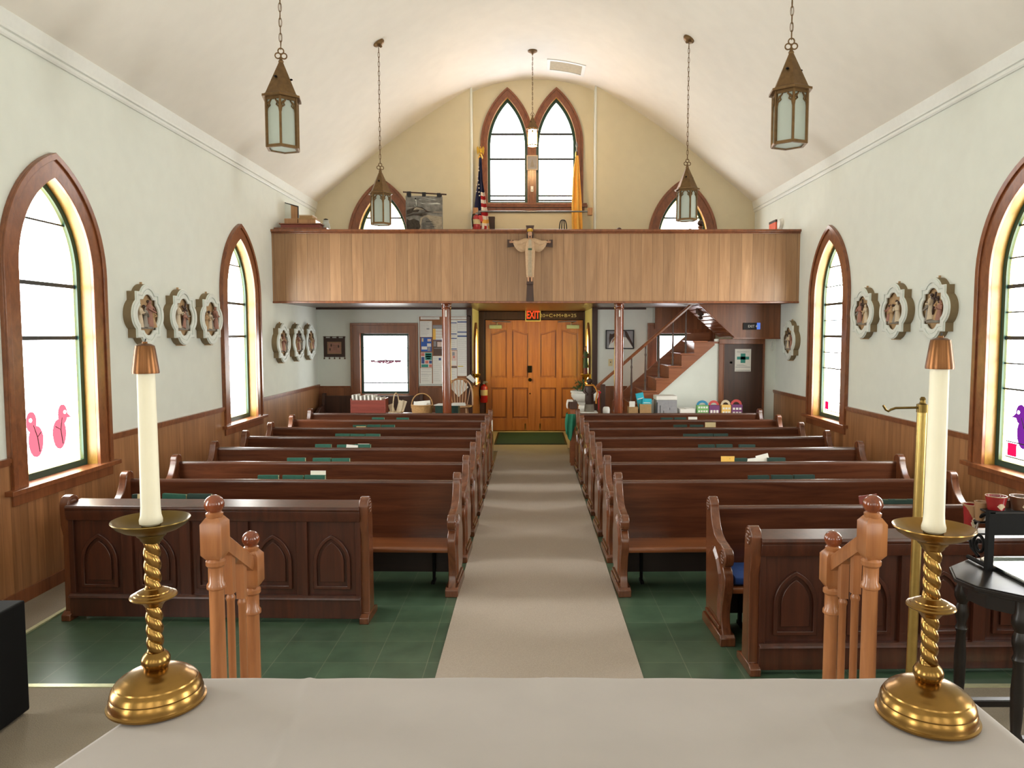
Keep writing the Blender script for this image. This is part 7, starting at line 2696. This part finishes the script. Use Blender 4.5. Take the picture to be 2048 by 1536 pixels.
NN = 12
for (xa, xb, ya, yb) in ((vx0 - 0.05, vx1 + 0.05, -0.24, -0.19), (vx0 - 0.05, vx1 + 0.05, 0.19, 0.24), (vx0 - 0.05, vx0, -0.19, 0.19), (vx1, vx1 + 0.05, -0.19, 0.19)):
    for k in range(NN):
        x0, x1 = lerp(xa, xb, k / NN), lerp(xa, xb, (k + 1) / NN)
        vs = [(x, y, vault_z(x) + dz) for x in (x0, x1) for y in (ya, yb) for dz in (-0.012, 0.004)]
        m.add(vs, [(0, 1, 3, 2), (4, 6, 7, 5), (0, 4, 5, 1), (2, 3, 7, 6), (0, 2, 6, 4), (1, 5, 7, 3)])
m.build('vent_frame', 'white_trim', vt, smooth=0)
m = MB()
for k in range(8):
    x0, x1 = lerp(vx0, vx1, k / 8), lerp(vx0, vx1, (k + 1) / 8)
    m.add([(x0, -0.19, vault_z(x0) - 0.003), (x1, -0.19, vault_z(x1) - 0.003), (x1, 0.19, vault_z(x1) - 0.003), (x0, 0.19, vault_z(x0) - 0.003)], [(0, 1, 2, 3)])
m.build('back_plate', 'vent_plate', vt, smooth=0)

# ------------------------------------------------------------------ dark table with the tiered stand of cups
TT = 0.9
outl = [(1.865, 3.09), (1.72, 2.98), (1.66, 2.84), (1.68, 2.74), (1.80, 2.62), (1.95, 2.57), (2.6, 2.57), (2.74, 2.7), (2.76, 2.95), (2.66, 3.08)]
dt_ = thing('side_table', 'black-brown table with turned legs beside the altar candle', 'table', (2.2, 2.83, PZ))
ol = [(x - 2.2, y - 2.83) for x, y in outl]
sc = lambda k: [(x * k, y * k) for x, y in ol]
m = MB().prism(sc(1.0), 'z', TT - PZ - 0.018, TT - PZ - 0.004).prism(sc(0.985), 'z', TT - PZ - 0.004, TT - PZ).prism(sc(0.97), 'z', TT - PZ - 0.03, TT - PZ - 0.018)
m.build('table_top', 'ebony', dt_, smooth=0, bevel=0.004)
MB().ring(sc(0.9), sc(0.86), 'z', TT - PZ - 0.09, TT - PZ - 0.03).build('apron', 'ebony', dt_, smooth=0)
LEGS = [(-0.42, 0.15), (-0.38, -0.15), (0.42, -0.15), (0.42, 0.17)]
for x, y in LEGS:
    h = TT - PZ - 0.03
    m = MB().lathe([(0.016, 0), (0.022, 0.02), (0.016, 0.05), (0.024, 0.09), (0.024, 0.14), (0.017, 0.16), (0.021, 0.22), (0.023, 0.32), (0.017, 0.42), (0.024, 0.44), (0.017, 0.46), (0.026, 0.5), (0.026, 0.52), (0.018, 0.545), (0.03, 0.575), (0.03, 0.6), (0.022, 0.62), (0.022, h)], 18, (x, y, 0))
    m.build('leg', 'ebony', dt_)
m = MB().box(-0.43, 0.13, 0.11, 0.43, 0.165, 0.14).box(-0.40, -0.165, 0.11, 0.43, -0.13, 0.14)
m.build('stretcher', 'ebony', dt_, smooth=0, bevel=0.004)

ts = thing('tiered_stand', 'black iron scroll stand of cups on the dark table', 'stand', (1.85, 2.93, TT))
zt = at(1990, 1021, 2.93).z - TT
for x in (0.0, 0.76):
    m = MB().box(x - 0.012, -0.012, 0, x + 0.012, 0.012, zt)
    m.tube([(x, 0.0, 0.012), (x, 0.14, 0.012)], 0.009, 8)
    m.build('upright', 'iron', ts, smooth=0)
    # sloping side rail and the big scroll
    pts = [(x, 0.0, zt - 0.01), (x, 0.05, zt - 0.03), (x, 0.1, zt - 0.075), (x, 0.14, zt - 0.13)]
    m = MB().tube(pts, 0.007, 8)
    sp_ = []
    for q in range(30):
        t = q / 29
        r_ = 0.05 * (1 - 0.72 * t)
        an = -PI / 2 + t * 3.2 * PI
        sp_.append((x, 0.065 + r_ * math.cos(an) * 0.9, 0.085 + r_ * math.sin(an)))
    m.tube([(x, 0.14, 0.12), (x, 0.12, 0.06)] + sp_, 0.0065, 8)
    m.build('scroll_side', 'iron', ts)
MB().box(0.012, -0.008, zt - 0.1, 0.75, 0.0, zt).build('apron', 'iron', ts, smooth=0, bevel=0.002)
tiers = [(-0.012, 0.055, zt - 0.004), (0.055, 0.10, zt - 0.06), (0.10, 0.15, zt - 0.12)]
for y0, y1, z in tiers:
    MB().box(-0.01, y0, z - 0.008, 0.77, y1, z).build('tier', 'ebony', ts, smooth=0, bevel=0.002)


def cup(label, px0, px1, pt, tier, mat, motif=True, bowl=False):
    y = 2.93 + (tiers[tier][0] + tiers[tier][1]) / 2
    a, b = at(px0, pt, y), at(px1, pt, y)
    zb = TT + tiers[tier][2] + 0.0005
    r, h = (b.x - a.x) / 2, max(0.03, a.z - (TT + tiers[tier][2]))
    t = thing('bowl' if bowl else 'cup', label, 'bowl' if bowl else 'cup', ((a.x + b.x) / 2, y, zb))
    if bowl:
        pr = [(r * 0.4, 0), (r * 0.6, h * 0.3), (r * 0.85, h * 0.7), (r, h), (r * 0.95, h), (r * 0.75, h * 0.65), (0, h * 0.2)]
    else:
        pr = [(r * 0.7, 0), (r * 0.78, h * 0.1), (r * 0.9, h * 0.6), (r, h), (r * 0.93, h), (r * 0.82, h * 0.5), (0, h * 0.12)]
    MB().lathe(pr, 28).build('body', mat, t, smooth=50)
    MB().tube([(r * 0.965 * math.cos(2 * PI * q / 28), r * 0.965 * math.sin(2 * PI * q / 28), h) for q in range(28)], r * 0.05, 6, closed=True).build('rim', 'mug_tan', t)
    if motif:
        m = MB()
        for k in range(7):
            an = -PI / 2 + R(-50 + 100 * k / 6)
            ca = R(-54 + 108 * k / 6)
            p0, p1 = (0.0, h * 0.14), (0.42 * r * math.sin(ca), h * 0.14 + 0.42 * h * math.cos(ca))
            rr = r * 0.84
            m.tube([(p0[0], -math.sqrt(rr * rr - p0[0] ** 2), p0[1]), (p1[0], -math.sqrt((r * 0.93) ** 2 - p1[0] ** 2), p1[1])], [0.0012, 0.0028], 6)
        m.build('leaf_motif', 'relief_cream', t)
    return t


cup('red cup with a pale leaf mark on the highest tier', 1973, 2012, 992, 0, 'mug_red')
cup('brown cup on the highest tier, next to the red one', 2022, 2062, 993, 0, 'mug_brown')
cup('small brown cup between the two large cups, middle tier', 2009, 2025, 999, 1, 'mug_brown')
cup('tan cup on the middle tier of the iron stand', 1950, 1976, 1004, 1, 'mug_tan', False)
cup('small red cup with a pale leaf mark on the lowest tier', 1928, 1956, 1009, 2, 'mug_red')
bw = cup('pale brown bowl at the end of the iron stand, half behind the candle', 1893, 1931, 1009, 2, 'mug_tan', False, True)
bw.location.x = 1.85 + 0.005
tr = thing('serving_tray', 'shiny silver tray lying on the dark table under the tiers', 'tray', (2.2, 2.88, TT + 0.001))
rr_ = lambda k: [(0.27 * k * (1 if sx > 0 else -1) + 0.0 + 0.05 * math.cos(a) * 1, 0.13 * k * sy + 0.05 * math.sin(a)) for sx, sy, a0 in ((1, 1, 0), (-1, 1, 90), (-1, -1, 180), (1, -1, 270)) for a in [R(a0 + 90 * q / 6) for q in range(7)]]
MB().prism(rr_(0.94), 'z', 0.0, 0.004).build('plate', 'silver', tr, smooth=0)
MB().ring(rr_(1.02), rr_(0.93), 'z', 0.0, 0.014).build('rim', 'silver', tr, smooth=0, bevel=0.004)
